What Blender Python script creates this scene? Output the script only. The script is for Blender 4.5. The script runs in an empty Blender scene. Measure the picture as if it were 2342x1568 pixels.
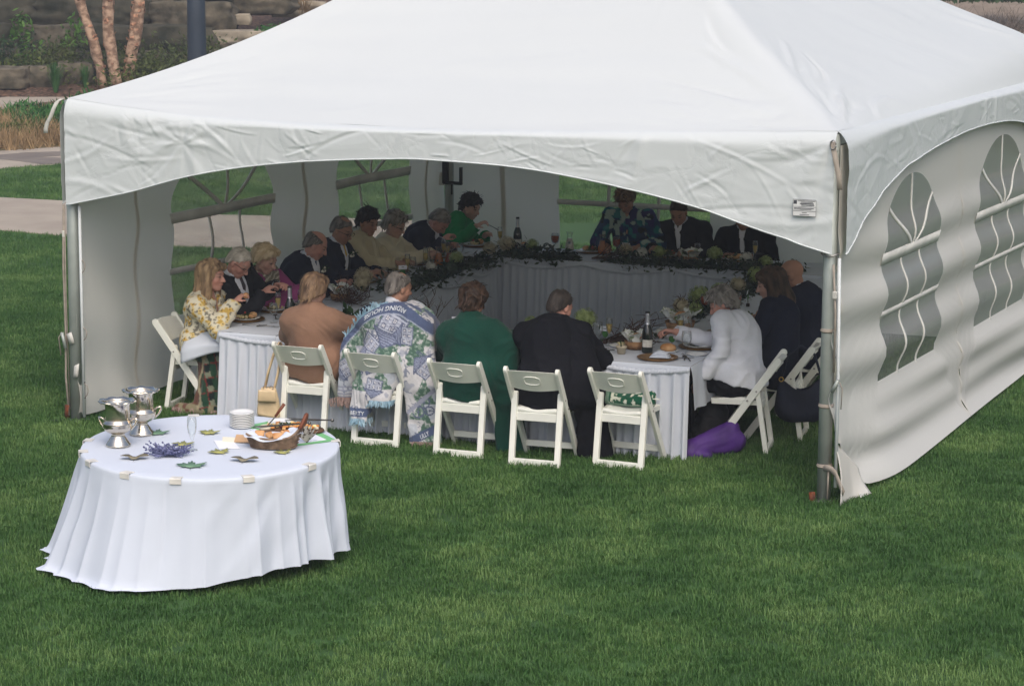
import bpy, bmesh, math, random
import numpy as np
from mathutils import Vector, Matrix

random.seed(7); RNG = np.random.default_rng(7)
S = bpy.context.scene
COL = S.collection

# ------------------------------------------------------------------ camera, sky, sun, exposure
def camera():
    yaw, pitch, roll = -0.436, 0.175, 0.004
    f = Vector((math.sin(yaw)*math.cos(pitch), math.cos(yaw)*math.cos(pitch), -math.sin(pitch)))
    r = Vector((math.cos(yaw), -math.sin(yaw), 0)); u = r.cross(f)
    r2 = math.cos(roll)*r + math.sin(roll)*u; u2 = -math.sin(roll)*r + math.cos(roll)*u
    m = Matrix((r2, u2, -f)).transposed().to_4x4(); m.translation = Vector((10.885, -15.423, 3.919))
    cd = bpy.data.cameras.new('camera'); co = bpy.data.objects.new('camera', cd); COL.objects.link(co)
    co.matrix_world = m; cd.sensor_width = 36; cd.lens = 5626.85/2342*36
    cd.clip_start = 0.1; cd.clip_end = 2000
    cd.dof.use_dof = False
    S.camera = co
camera()
W = bpy.data.worlds.new('World'); S.world = W; W.use_nodes = True
nt = W.node_tree; bg = nt.nodes['Background']; sky = nt.nodes.new('ShaderNodeTexSky')
sky.sky_type = 'NISHITA'; sky.sun_disc = False
SUN_EL, SUN_AZ = math.radians(52), math.radians(146)      # azimuth: compass style, clockwise from +Y
sky.sun_elevation = SUN_EL; sky.sun_rotation = SUN_AZ
sky.air_density = 1.0; sky.dust_density = 6.0; sky.ozone_density = 1.0
nt.links.new(sky.outputs[0], bg.inputs[0]); bg.inputs[1].default_value = 0.15
sl = bpy.data.lights.new('sun', 'SUN'); sl.energy = 0.62; sl.angle = math.radians(60); sl.color = (1, .99, .975)
so = bpy.data.objects.new('sun', sl); COL.objects.link(so)
sd = Vector((math.sin(SUN_AZ)*math.cos(SUN_EL), math.cos(SUN_AZ)*math.cos(SUN_EL), math.sin(SUN_EL)))
so.rotation_euler = (-sd).to_track_quat('-Z', 'Y').to_euler(); so.location = sd*30
S.view_settings.view_transform = 'Standard'; S.view_settings.look = 'None'
S.view_settings.exposure = 0.28; S.view_settings.gamma = 1.0
S.view_settings.use_curve_mapping = False
S.cycles.max_bounces = 6; S.cycles.transparent_max_bounces = 24; S.cycles.diffuse_bounces = 3
S.cycles.caustics_reflective = False; S.cycles.caustics_refractive = False
S.cycles.use_denoising = True

# ------------------------------------------------------------------ materials
def srgb(r, g, b):
    return tuple(((c/255)/12.92 if c/255 <= .04045 else ((c/255+.055)/1.055)**2.4) for c in (r, g, b))
MATS = {}
def nd(nt, typ, **kw):
    n = nt.nodes.new(typ)
    for k, v in kw.items():
        if k.startswith('i_'):
            key = k[2:]
            n.inputs[int(key) if key.isdigit() else key.replace('_', ' ')].default_value = v
        else: setattr(n, k, v)
    return n
def mat(name, col=(.5, .5, .5), rough=.6, var=.12, scale=6., bump=0., bscale=40., metal=0., stretch=None, col2=None, spec=.4, coord='Object', sheen=0., mixlo=.35, mixhi=.65, detail=4, translucent=0.):
    """principled with two-tone noise colour and noise bump"""
    if name in MATS: return MATS[name]
    m = bpy.data.materials.new(name); m.use_nodes = True; MATS[name] = m
    t = m.node_tree; p = t.nodes['Principled BSDF']; L = t.links.new
    p.inputs['Roughness'].default_value = rough; p.inputs['Metallic'].default_value = metal
    p.inputs['Specular IOR Level'].default_value = spec
    if sheen: p.inputs['Sheen Weight'].default_value = sheen
    tc = nd(t, 'ShaderNodeTexCoord'); mp = nd(t, 'ShaderNodeMapping'); L(tc.outputs[coord], mp.inputs[0])
    if stretch: mp.inputs['Scale'].default_value = stretch
    n = nd(t, 'ShaderNodeTexNoise', i_Scale=scale, i_Detail=detail); L(mp.outputs[0], n.inputs['Vector'])
    r = nd(t, 'ShaderNodeMapRange'); r.inputs[1].default_value = mixlo; r.inputs[2].default_value = mixhi
    L(n.outputs[0], r.inputs[0])
    mx = nd(t, 'ShaderNodeMix', data_type='RGBA'); L(r.outputs[0], mx.inputs[0])
    c2 = col2 if col2 else tuple(min(1, c*(1+var)) for c in col); c1 = col if col2 else tuple(c*(1-var) for c in col)
    mx.inputs[6].default_value = (*c1, 1); mx.inputs[7].default_value = (*c2, 1)
    L(mx.outputs[2], p.inputs['Base Color'])
    if bump:
        b = nd(t, 'ShaderNodeBump', i_Strength=bump, i_Distance=.01); n2 = nd(t, 'ShaderNodeTexNoise', i_Scale=bscale, i_Detail=5)
        L(mp.outputs[0], n2.inputs['Vector']); L(n2.outputs[0], b.inputs['Height']); L(b.outputs[0], p.inputs['Normal'])
    if translucent:
        tr = nd(t, 'ShaderNodeBsdfTranslucent'); L(mx.outputs[2], tr.inputs[0])
        ms = nd(t, 'ShaderNodeMixShader'); ms.inputs[0].default_value = translucent
        L(p.outputs[0], ms.inputs[1]); L(tr.outputs[0], ms.inputs[2]); L(ms.outputs[0], t.nodes['Material Output'].inputs[0])
    return m
def vcol_mat(name, rough=.6, bump=0., bscale=60., spec=.3, sheen=0., mul=None, stretch=None):
    """colour read from the mesh's own 'Col' attribute (a woven or printed pattern, skin tones)"""
    if name in MATS: return MATS[name]
    m = bpy.data.materials.new(name); m.use_nodes = True; MATS[name] = m
    t = m.node_tree; p = t.nodes['Principled BSDF']; L = t.links.new
    p.inputs['Roughness'].default_value = rough; p.inputs['Specular IOR Level'].default_value = spec
    if sheen: p.inputs['Sheen Weight'].default_value = sheen
    a = nd(t, 'ShaderNodeVertexColor', layer_name='Col'); L(a.outputs[0], p.inputs['Base Color'])
    if bump:
        tc = nd(t, 'ShaderNodeTexCoord'); mp = nd(t, 'ShaderNodeMapping'); L(tc.outputs['Object'], mp.inputs[0])
        if stretch: mp.inputs['Scale'].default_value = stretch
        b = nd(t, 'ShaderNodeBump', i_Strength=bump, i_Distance=.01); n2 = nd(t, 'ShaderNodeTexNoise', i_Scale=bscale, i_Detail=4)
        L(mp.outputs[0], n2.inputs['Vector']); L(n2.outputs[0], b.inputs['Height']); L(b.outputs[0], p.inputs['Normal'])
    return m
def glass(name, tint=(1, 1, 1), alpha=.18, rough=.05):
    """thin clear glass: mostly see-through with glossy reflections"""
    if name in MATS: return MATS[name]
    m = bpy.data.materials.new(name); m.use_nodes = True; MATS[name] = m
    t = m.node_tree; L = t.links.new; t.nodes.remove(t.nodes['Principled BSDF'])
    tr = nd(t, 'ShaderNodeBsdfTransparent', i_Color=(*tint, 1)); g = nd(t, 'ShaderNodeBsdfGlossy', i_Roughness=rough)
    fr = nd(t, 'ShaderNodeFresnel', i_IOR=1.3); ad = nd(t, 'ShaderNodeMath', operation='MULTIPLY_ADD', i_1=.5, i_2=alpha)
    L(fr.outputs[0], ad.inputs[0]); ms = nd(t, 'ShaderNodeMixShader'); L(ad.outputs[0], ms.inputs[0])
    L(tr.outputs[0], ms.inputs[1]); L(g.outputs[0], ms.inputs[2]); L(ms.outputs[0], t.nodes['Material Output'].inputs[0])
    return m

# ------------------------------------------------------------------ mesh helpers
def fast_mesh(name, V, F):
    """V (n,3) array; F list of tuples or (m,3|4) array"""
    me = bpy.data.meshes.new(name)
    if isinstance(F, np.ndarray) and len(F):
        V = np.asarray(V, np.float32); m, k = F.shape
        me.vertices.add(len(V)); me.vertices.foreach_set('co', V.ravel())
        me.loops.add(m*k); me.loops.foreach_set('vertex_index', F.astype(np.int32).ravel())
        me.polygons.add(m); me.polygons.foreach_set('loop_start', np.arange(0, m*k, k, dtype=np.int32))
        me.polygons.foreach_set('loop_total', np.full(m, k, np.int32))
        me.update(calc_edges=True); me.validate()
    else:
        me.from_pydata([tuple(map(float, v)) for v in V], [], [tuple(map(int, f)) for f in F]); me.update()
    return me
def obj(name, V, F=None, m=None, parent=None, smooth=True, loc=None, rot=None):
    me = V if isinstance(V, bpy.types.Mesh) else fast_mesh(name, V, F)
    o = bpy.data.objects.new(name, me); COL.objects.link(o)
    if m is not None and not me.materials: me.materials.append(MATS[m] if isinstance(m, str) else m)
    if smooth and len(me.polygons): me.polygons.foreach_set('use_smooth', np.ones(len(me.polygons), bool))
    if parent: o.parent = parent
    if loc is not None: o.location = loc
    if rot is not None: o.rotation_euler = rot
    return o
def tag(o, label=None, cat=None, group=None, kind=None):
    if label: o['label'] = label
    if cat: o['category'] = cat
    if group: o['group'] = group
    if kind: o['kind'] = kind
    return o
def thing(name, label, cat, loc=(0, 0, 0), rz=0., group=None):
    o = bpy.data.objects.new(name, None); COL.objects.link(o); o.empty_display_size = .1
    o.location = loc; o.rotation_euler = (0, 0, rz)
    return tag(o, label, cat, group)
def dup(root, loc=None, rz=None, label=None, group=None):
    r = root.copy(); COL.objects.link(r)
    if loc is not None: r.location = loc
    if rz is not None: r.rotation_euler = (root.rotation_euler[0], root.rotation_euler[1], rz)
    tag(r, label, None, group)
    for ch in list(root.children):
        c = ch.copy(); COL.objects.link(c); c.parent = r
        for g in list(ch.children):
            d = g.copy(); COL.objects.link(d); d.parent = c
    return r
class MB:
    """collects simple solids into one mesh"""
    def __init__(s): s.V = []; s.F = []
    def add(s, V, F):
        n = len(s.V); s.V += [tuple(v) for v in V]; s.F += [tuple(i+n for i in f) for f in F]; return s
    def box(s, c, d, M=None):
        x, y, z = d[0]/2, d[1]/2, d[2]/2
        V = [Vector((a, b, e)) for e in (-z, z) for b in (-y, y) for a in (-x, x)]
        if M is not None: V = [M @ v for v in V]
        return s.add([v+Vector(c) for v in V], [(0, 2, 3, 1), (4, 5, 7, 6), (0, 1, 5, 4), (2, 6, 7, 3), (0, 4, 6, 2), (1, 3, 7, 5)])
    def bar(s, a, b, w, h, up=(0, 0, 1)):
        a, b, up = Vector(a), Vector(b), Vector(up); d = (b-a); L = d.length; d.normalize()
        x = d.cross(up)
        if x.length < 1e-4: x = d.cross(Vector((1, 0, 0)))
        x.normalize(); y = x.cross(d)
        M = Matrix((x, d, y)).transposed()
        return s.box((a+b)/2, (w, L, h), M)
    def tube(s, pts, r, n=8, cap=True, closed=False):
        P = [Vector(p) for p in pts]; R = r if isinstance(r, (list, tuple)) else [r]*len(P)
        rings = []; prev = None
        for i, p in enumerate(P):
            d = (P[min(i+1, len(P)-1)]-P[max(i-1, 0)]).normalized()
            if prev is None:
                x = d.cross(Vector((0, 0, 1)))
                if x.length < .05: x = d.cross(Vector((1, 0, 0)))
            else: x = prev - d*prev.dot(d)
            x.normalize(); prev = x; y = d.cross(x)
            rings.append([p + (x*math.cos(6.28318*k/n)+y*math.sin(6.28318*k/n))*R[i] for k in range(n)])
        V = [v for rg in rings for v in rg]; F = []
        for i in range(len(P)-1):
            for k in range(n): F.append((i*n+k, i*n+(k+1) % n, (i+1)*n+(k+1) % n, (i+1)*n+k))
        if cap: F += [tuple(range(n))[::-1], tuple((len(P)-1)*n+k for k in range(n))]
        return s.add(V, F)
    def lathe(s, prof, n=20, c=(0, 0, 0), M=None):
        V = []; F = []; k = len(prof)
        for j in range(n):
            a = 6.28318531*j/n
            for (r, z) in prof:
                v = Vector((r*math.cos(a), r*math.sin(a), z)); v = M @ v if M is not None else v
                V.append(v+Vector(c))
        for j in range(n):
            for i in range(k-1): F.append((j*k+i, ((j+1) % n)*k+i, ((j+1) % n)*k+i+1, j*k+i+1))
        return s.add(V, F)
    def grid(s, fn, nu, nv, closeu=False):
        V = [fn(i/nu, j/nv) for j in range(nv+1) for i in range(nu if closeu else nu+1)]; w = nu if closeu else nu+1
        F = [(j*w+i, j*w+(i+1) % w, (j+1)*w+(i+1) % w, (j+1)*w+i) for j in range(nv) for i in range(nu)]
        return s.add(V, F)
    def ball(s, c, r, n=10, m=6, M=None):
        rx, ry, rz = r if isinstance(r, (tuple, list)) else (r, r, r)
        prof = [(max(1e-4, math.sin(math.pi*i/m)), -math.cos(math.pi*i/m)) for i in range(m+1)]
        V = []; F = []; k = len(prof)
        for j in range(n):
            a = 6.28318531*j/n
            for (q, z) in prof:
                v = Vector((q*math.cos(a)*rx, q*math.sin(a)*ry, z*rz)); v = M @ v if M is not None else v; V.append(v+Vector(c))
        for j in range(n):
            for i in range(k-1): F.append((j*k+i, ((j+1) % n)*k+i, ((j+1) % n)*k+i+1, j*k+i+1))
        return s.add(V, F)
    def build(s, name, m, parent=None, smooth=False, **k): return obj(name, s.V, s.F, m, parent, smooth, **k)
    def mesh(s, name, m, smooth=False):
        me = fast_mesh(name, s.V, s.F); me.materials.append(MATS[m] if isinstance(m, str) else m)
        if smooth: me.polygons.foreach_set('use_smooth', np.ones(len(me.polygons), bool))
        return me
def bevel(o, w=.004, seg=2):
    b = o.modifiers.new('bevel', 'BEVEL'); b.width = w; b.segments = seg; b.limit_method = 'ANGLE'; return o
def set_col(o, C):
    me = o.data; a = me.color_attributes.new('Col', 'FLOAT_COLOR', 'POINT')
    C = np.asarray(C, np.float32)
    if C.shape[1] == 3: C = np.concatenate([C, np.ones((len(C), 1), np.float32)], 1)
    a.data.foreach_set('color', C.ravel())

# value noise on arrays -------------------------------------------------------
_T = RNG.random((64, 64, 64)).astype(np.float32)
def vnoise(P, f=1.):
    q = np.asarray(P, np.float32)*f; i = np.floor(q).astype(int); u = q-i; u = u*u*(3-2*u); i &= 63; j = (i+1) & 63
    def g(a, b, c): return _T[a, b, c]
    x0, y0, z0 = i[..., 0], i[..., 1], i[..., 2]; x1, y1, z1 = j[..., 0], j[..., 1], j[..., 2]; ux, uy, uz = u[..., 0], u[..., 1], u[..., 2]
    a = g(x0, y0, z0)*(1-ux)+g(x1, y0, z0)*ux; b = g(x0, y1, z0)*(1-ux)+g(x1, y1, z0)*ux
    c = g(x0, y0, z1)*(1-ux)+g(x1, y0, z1)*ux; d = g(x0, y1, z1)*(1-ux)+g(x1, y1, z1)*ux
    return ((a*(1-uy)+b*uy)*(1-uz)+(c*(1-uy)+d*uy)*uz)*2-1
def fbm(P, f=1., o=3):
    s = 0; a = 1.
    for _ in range(o): s = s+a*vnoise(P, f); f *= 2.03; a *= .5
    return s
def vnorm(V, F):
    n = np.zeros_like(V); a = V[F[:, 0]]; fn = np.cross(V[F[:, 1]]-a, V[F[:, 2]]-a) if F.shape[1] == 3 else np.cross(V[F[:, 2]]-a, V[F[:, 3]]-V[F[:, 1]])
    for k in range(F.shape[1]): np.add.at(n, F[:, k], fn)
    return n/(np.linalg.norm(n, axis=1, keepdims=True)+1e-9)

# ------------------------------------------------------------------ frame of the four tables (square of tables stands slightly turned)
TA = .061; T0 = Vector((.945, .59, 0)); TX = Vector((math.cos(TA), math.sin(TA), 0)); TY = Vector((-math.sin(TA), math.cos(TA), 0))
def TL(s, t, z=0.): return T0 + TX*s + TY*t + Vector((0, 0, z))
# ================================================================== THE SETTING: lawn, paths, beds
mat('soil_grass', srgb(44, 74, 34), .9, scale=.9, col2=srgb(58, 92, 44), bump=.5, bscale=90)
mat('concrete', srgb(150, 140, 128), .85, scale=1.3, col2=srgb(166, 156, 142), bump=.25, bscale=60, detail=8)
mat('wet_concrete', srgb(112, 100, 88), .45, scale=2.2, col2=srgb(128, 115, 102), detail=6)
mat('mulch', srgb(52, 38, 30), .95, scale=14, col2=srgb(120, 92, 74), bump=.9, bscale=30, detail=8, mixlo=.42, mixhi=.72)
mat('dry_soil', srgb(116, 92, 64), .95, scale=5, col2=srgb(92, 90, 56), bump=.8, bscale=30, detail=8)
mat('bank_soil', srgb(120, 108, 94), .95, scale=3, col2=srgb(140, 126, 112), bump=.8, bscale=20, detail=8)
mat('rock', srgb(60, 57, 47), .95, scale=4.2, col2=srgb(106, 98, 84), bump=1., bscale=16, detail=9)
mat('rock_dark', srgb(36, 40, 30), .95, scale=3.2, col2=srgb(74, 70, 58), bump=1., bscale=14, detail=9)
mat('rock_pale', srgb(120, 112, 98), .95, scale=3, col2=srgb(158, 148, 132), bump=.9, bscale=12, detail=9)
mat('leaf_olive', srgb(52, 66, 30), .7, scale=1.6, col2=srgb(92, 104, 48), translucent=.25)
mat('leaf_green', srgb(40, 84, 36), .6, scale=2.5, col2=srgb(74, 128, 62), translucent=.25)
mat('leaf_fresh', srgb(66, 112, 34), .6, scale=3, col2=srgb(104, 146, 56), translucent=.3)
mat('leaf_dark', srgb(24, 48, 22), .6, scale=3, col2=srgb(50, 86, 40), translucent=.2)
mat('straw', srgb(126, 104, 74), .85, scale=3, col2=srgb(172, 146, 110), translucent=.2)
mat('twig', srgb(84, 74, 68), .9, scale=9, col2=srgb(120, 108, 100))
mat('bark_birch', srgb(120, 96, 80), .9, scale=7, col2=srgb(178, 150, 128), bump=1., bscale=22, stretch=(1, 1, 1.4), detail=9, mixlo=.42, mixhi=.58)
mat('bark_flake', srgb(92, 62, 50), .9, scale=14, col2=srgb(206, 158, 130), bump=.6, detail=6)
mat('lamp_post', srgb(44, 54, 68), .5, var=.06, scale=2)

def sheet(name, pts, z, m, label=None, thick=0.):
    V = [(x, y, z) for x, y in pts]; n = len(V); F = [tuple(range(n))]
    if thick:
        V += [(x, y, z-thick) for x, y in pts]; F += [(i, (i+1) % n, n+(i+1) % n, n+i)[::-1] for i in range(n)]
    o = obj(name, V, F, m, smooth=False); tag(o, label, None, None, 'structure')
    bm = bmesh.new(); bm.from_mesh(o.data); bmesh.ops.triangulate(bm, faces=bm.faces[:])
    bmesh.ops.recalc_face_normals(bm, faces=bm.faces[:]); bm.to_mesh(o.data); bm.free()
    if o.data.polygons[0].normal.z < -.5: o.data.flip_normals()
    return o
sheet('ground', [(-110, -40), (90, -40), (90, 160), (-110, 160)], 0, 'soil_grass', 'flat green lawn reaching far beyond the tent')
sheet('path', [(-60, 12.4), (-11.04, 11.92), (-9.49, 11.83), (-8.44, 11.91), (-6.4, 11.38), (-5.15, 11.75), (-4.1, 11.98), (-3.3, 12.13), (-2.7, 11.9), (-2.4, 11.2),
   (-2.32, 10.23), (-2.86, 9.71), (-3.59, 9.09), (-4.73, 8.77), (-6.36, 8.95), (-7.41, 9.02), (-8.76, 9.05), (-60, 9.3)], .012, 'concrete', 'pale concrete path crossing the lawn behind the tent', .05)
sheet('plaza', [(-60, 11.9), (-12.69, 13.98), (-11.8, 14.93), (-11.53, 15.56), (-11.33, 15.96), (-10.27, 17.41), (-8, 20), (-9.5, 22), (-11.83, 19.83), (-12.3, 19.23), (-12.92, 18.23), (-13.43, 17.13), (-14.14, 15.81), (-60, 13.6)], .012, 'concrete', 'second concrete walk with a wet patch beyond the lawn strip', .05)
sheet('wet_patch', [(-13.6, 16.3), (-13.0, 16.6), (-12.88, 17.09), (-12.41, 17.5), (-12.0, 17.0), (-12.3, 16.6), (-11.76, 16.6), (-11.36, 16.0), (-11.53, 15.66), (-12.18, 15.9)], .016, 'wet_concrete', 'dark wet patch on the concrete walk')
sheet('walkway', [(-70, 20.5), (-18.36, 21.11), (-17.64, 22.8), (-17.38, 23.28), (-17.01, 24.04), (-16.37, 25.33), (-14, 30), (-15, 33), (-20.53, 32.11), (-20.51, 30.68), (-20.36, 28.8), (-20.26, 26.33), (-20.62, 23.96), (-70, 23.4)], .012, 'concrete', 'far concrete walkway curving past the mulch bed', .05)
sheet('mulch_island', [(-18.47, 24.23), (-18.66, 25.48), (-18.66, 26.6), (-17.0, 25.8), (-17.3, 24.34), (-17.84, 24.2)], .02, 'mulch', 'brown mulch wedge set into the far walkway')
sheet('dry_bed', [(-60, 14.0), (-14.14, 15.95), (-13.43, 17.27), (-12.92, 18.37), (-12.3, 19.4), (-9.5, 22.3), (-14, 29.5), (-16.3, 25.2), (-16.95, 24.0), (-17.3, 23.2), (-17.55, 22.7), (-18.3, 20.95), (-60, 20.3)], .008, 'dry_soil', 'bed of dry straw coloured grass between two walks')
# far frame: u along the view's width, v depth from the camera
VR = Vector((math.cos(-.436), math.sin(.436), 0)); VF = Vector((math.sin(-.436), math.cos(-.436), 0)); CAM = Vector((10.885, -15.423, 0))
def far(u, v, z=0.): return CAM + VR*u + VF*v + Vector((0, 0, z))
def bank(name, u0, u1, v0, v1, zf, m, label, nu=60, nv=24):
    def fn(a, b):
        u, v = u0+(u1-u0)*a, v0+(v1-v0)*b; p = far(u, v)
        z = zf(u, v); n = float(fbm(np.array([[p.x, p.y, .3]]), .8)[0]); return far(u, v, z+.1*n*min(1, b*4))
    g = MB().grid(fn, nu, nv); o = g.build(name, m, smooth=True); tag(o, label, None, None, 'structure'); return o
bank('mulch_bank', -40, 2, 50.9, 66, lambda u, v: -.05+min(.26, max(0, v-51.0)*.24)+max(0, v-52.3)*.09+max(0, v-57)*.12, 'mulch', 'mulch covered bank rising to the stone ledges')
bank('earth_bank', 4.5, 26, 40, 70, lambda u, v: -.05+(v-40)*.085, 'bank_soil', 'bare greyish earth bank behind the tent on the right')

# leafy masses ---------------------------------------------------------------
def leaf_mesh(n, rx, ry, rz, size, seed, clump=14, flat=.0, up=0.):
    r = np.random.default_rng(seed); cc = r.normal(size=(clump, 3)); cc /= np.linalg.norm(cc, axis=1, keepdims=True)
    cc *= (r.random((clump, 1))**.4); cc[:, 2] = np.abs(cc[:, 2])
    P = cc[r.integers(0, clump, n)] + r.normal(size=(n, 3))*.24
    P[:, 2] = np.maximum(P[:, 2], 0.02); P *= np.array([rx, ry, rz])
    d = r.normal(size=(n, 3)); d[:, 2] += up; d /= np.linalg.norm(d, axis=1, keepdims=True); e = np.cross(d, r.normal(size=(n, 3))); e /= np.linalg.norm(e, axis=1, keepdims=True)
    s = size*(.6+.8*r.random((n, 1))); V = np.stack([P-d*s, P+e*s*.42, P+d*s, P-e*s*.42], 1).reshape(-1, 3)
    return V, np.arange(n*4).reshape(n, 4)
def branch_mesh(seed, h, spread, n, r0=.012, sub=3):
    r = random.Random(seed); mb = MB()
    for i in range(n):
        a = r.uniform(0, 6.28); sp = spread*r.uniform(.3, 1); p = Vector((r.uniform(-.1, .1)*spread, r.uniform(-.1, .1)*spread, 0)); pts = [p]
        tip = Vector((math.cos(a)*sp, math.sin(a)*sp, h*r.uniform(.6, 1)))
        for k in range(1, 5): pts.append(p.lerp(tip, k/4)+Vector((r.uniform(-.04, .04), r.uniform(-.04, .04), r.uniform(-.03, .03)))*spread*1.5)
        mb.tube(pts, [r0*(1-.2*k) for k in range(5)], 4, cap=False)
        for q in range(sub):
            b = pts[r.randint(1, 3)]; t = b+Vector((r.uniform(-.3, .3)*spread, r.uniform(-.3, .3)*spread, r.uniform(.1, .35)*h))
            mb.tube([b, b.lerp(t, .5)+Vector((r.uniform(-.03, .03),)*3), t], [r0*.5, r0*.4, r0*.2], 3, cap=False)
    return mb
def shrub(loc, rad, n, size, m, label, seed, clump=14, stems=8, group=None, name='shrub', up=0.):
    t = thing(name, label, 'shrub', loc, 0, group); V, F = leaf_mesh(n, *rad, size, seed, clump, up=up)
    obj('foliage', V, F, m, t, False); branch_mesh(seed, rad[2]*.95, max(rad[0], rad[1])*.7, stems, .012, 2).build('stem', 'twig', t); return t
E1 = 'green ground cover on the mulch bank'
shrub(far(-8.6, 52.6, .1), (1.5, .9, .85), 5200, .055, 'leaf_olive', 'olive green shrub mass between the birch trunks and the lamp post', 11, 30, 30)
shrub(far(-7.0, 52.8, .15), (1.3, .9, .8), 4600, .055, 'leaf_olive', 'olive green shrub mass right behind the dark lamp post', 12, 30, 30)
shrub(far(-5.9, 53.2, .2), (1.0, .8, .6), 3000, .055, 'leaf_olive', 'low olive shrub close to the tent roof edge, right of the lamp post', 13, 22, 20)
shrub(far(-9.9, 52.8, .2), (.9, .8, .8), 2600, .05, 'leaf_olive', 'thin olive shrub just left of the birch trunks', 14, 22, 20)
shrub(far(-10.9, 53.6, .35), (.8, .6, .7), 900, .06, 'leaf_dark', 'dark sparse shrub against the left stone ledge', 15, 16, 14)
for i, (u, v, z, s) in enumerate([(-10.35, 53.0, .3, 1.), (-9.7, 54.2, .9, .8), (-10.9, 55.0, 1.0, .7)]):
    shrub(far(u, v, z), (.35*s, .3*s, .8*s), 170, .07, 'leaf_fresh', ['fresh green sapling leaves before the left stone ledge', 'fresh green twig leaves high beside the left birch trunk', 'fresh green sprig at the top left stone'][i], 20+i, 9, 5, name='sapling')
shrub(far(-3.6, 58, 1.45), (.5, .4, .28), 700, .06, 'leaf_green', 'small blue green shrub between the upper tan grass tufts', 30, 10, 5)
shrub(far(-5.3, 55.5, .95), (.5, .4, .3), 700, .06, 'leaf_green', 'small green shrub on the ledge left of the lower tan tuft', 31, 10, 5)
shrub(far(-6.6, 57, 1.25), (.4, .3, .28), 500, .05, 'leaf_green', 'small green shrub on the ledge touching the lamp post', 32, 9, 5)
def blade_clump(loc, h, spread, n, m, label, seed, name, cat, w=.012, droop=.5):
    r = random.Random(seed); mb = MB()
    for i in range(n):
        a = r.uniform(0, 6.28); l = h*r.uniform(.6, 1.1); s = spread*r.uniform(.1, 1); d = Vector((math.cos(a), math.sin(a), 0)); p = Vector((-d.y, d.x, 0))
        b = d*r.uniform(0, .12)*spread; ww = w*r.uniform(.7, 1.2)
        q = [b, b+d*s*.35+Vector((0, 0, l*.55)), b+d*s*.8+Vector((0, 0, l*(1-.15*droop))), b+d*s*1.1+Vector((0, 0, l*(1-.35*droop*r.random())))]
        V = []
        for k, c in enumerate(q): wd = ww*(1-.3*k); V += [c-p*wd, c+p*wd]
        mb.add(V, [(0, 1, 3, 2), (2, 3, 5, 4), (4, 5, 7, 6)])
    o = mb.build(name, m); o.location = loc; return tag(o, label, cat)
blade_clump(far(-9.55, 51.5, .08), .62, .28, 150, 'leaf_green', 'upright green strap leaved clump before the boulders', 40, 'daylily_clump', 'plant', .014)
blade_clump(far(-9.0, 51.9, .12), .5, .2, 80, 'leaf_green', 'smaller green strap leaved clump left of the birch trunks', 41, 'daylily_clump', 'plant', .012)
blade_clump(far(-5.2, 54.2, .55), .62, .34, 260, 'straw', 'lower round tan grass tuft near the roof edge', 42, 'dry_grass_tuft', 'grass tuft', .008, 1)
blade_clump(far(-4.85, 57.2, 1.15), .8, .5, 320, 'straw', 'upper larger tan grass tuft near the roof edge', 43, 'dry_grass_tuft', 'grass tuft', .008, 1)
# dry strip: uncountable tufts
def dry_strip():
    r = np.random.default_rng(5); n = 26000; V = []; 
    A = np.array([(-13.9, 16.0), (-12.2, 19.2)]); B = np.array([(-18.2, 21.2), (-16.6, 25.0)])
    a = r.random((n, 1))*1.9-.75; b = r.random((n, 1)); p = (A[0]*(1-a)+A[1]*a)*(1-b)+(B[0]*(1-a)+B[1]*a)*b
    k = vnoise(np.concatenate([p, 0*a], 1), .9)[:, None]; keep = (r.random((n, 1)) < .55+.5*k)[:, 0]; p = p[keep]; n = len(p)
    h = .1+.2*r.random((n, 1)); d = r.normal(size=(n, 2))*.09; w = r.normal(size=(n, 2)); w /= np.linalg.norm(w, axis=1, keepdims=True); w *= .012
    z0 = np.zeros((n, 1)); V = np.stack([np.concatenate([p-w, z0], 1), np.concatenate([p+w, z0], 1), np.concatenate([p+d, h], 1)], 1).reshape(-1, 3)
    tag(obj('dry_grass', V, np.arange(n*3).reshape(n, 3), 'straw', smooth=False), 'dry straw coloured grass strip between the concrete walks', 'grass', kind='stuff')
dry_strip()
def green_weeds(name, cx, cy, rx, ry, n, m, label, h=.3):
    r = np.random.default_rng(int(abs(cx*10))); a = r.random(n)*6.28; q = r.random(n)**.6
    p = np.stack([cx+np.cos(a)*q*rx, cy+np.sin(a)*q*ry, r.random(n)*h*(1.1-q)], 1); d = r.normal(size=(n, 3)); d[:, 2] = abs(d[:, 2])+.4; d *= .07; e = np.cross(d, r.normal(size=(n, 3))); e *= .2/.07*.07/np.linalg.norm(e, axis=1, keepdims=True)*.12
    V = np.stack([p-e, p+e, p+d], 1).reshape(-1, 3); o = obj(name, V, np.arange(3*n).reshape(n, 3), m, smooth=False); return tag(o, label, 'plant')
green_weeds('leafy_weed', -15.35, 22.35, 1.25, 1.5, 5200, 'leaf_green', 'green leafy weeds beside the tent corner strap', .5)
green_weeds('leafy_weed', -16.9, 22.6, .6, .7, 900, 'leaf_green', 'small green weeds on the near edge of the far walkway', .3)
green_weeds('leafy_weed', -14.9, 19.6, .9, .9, 1300, 'leaf_olive', 'thin green weeds scattered in the dry grass strip', .2)
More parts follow.
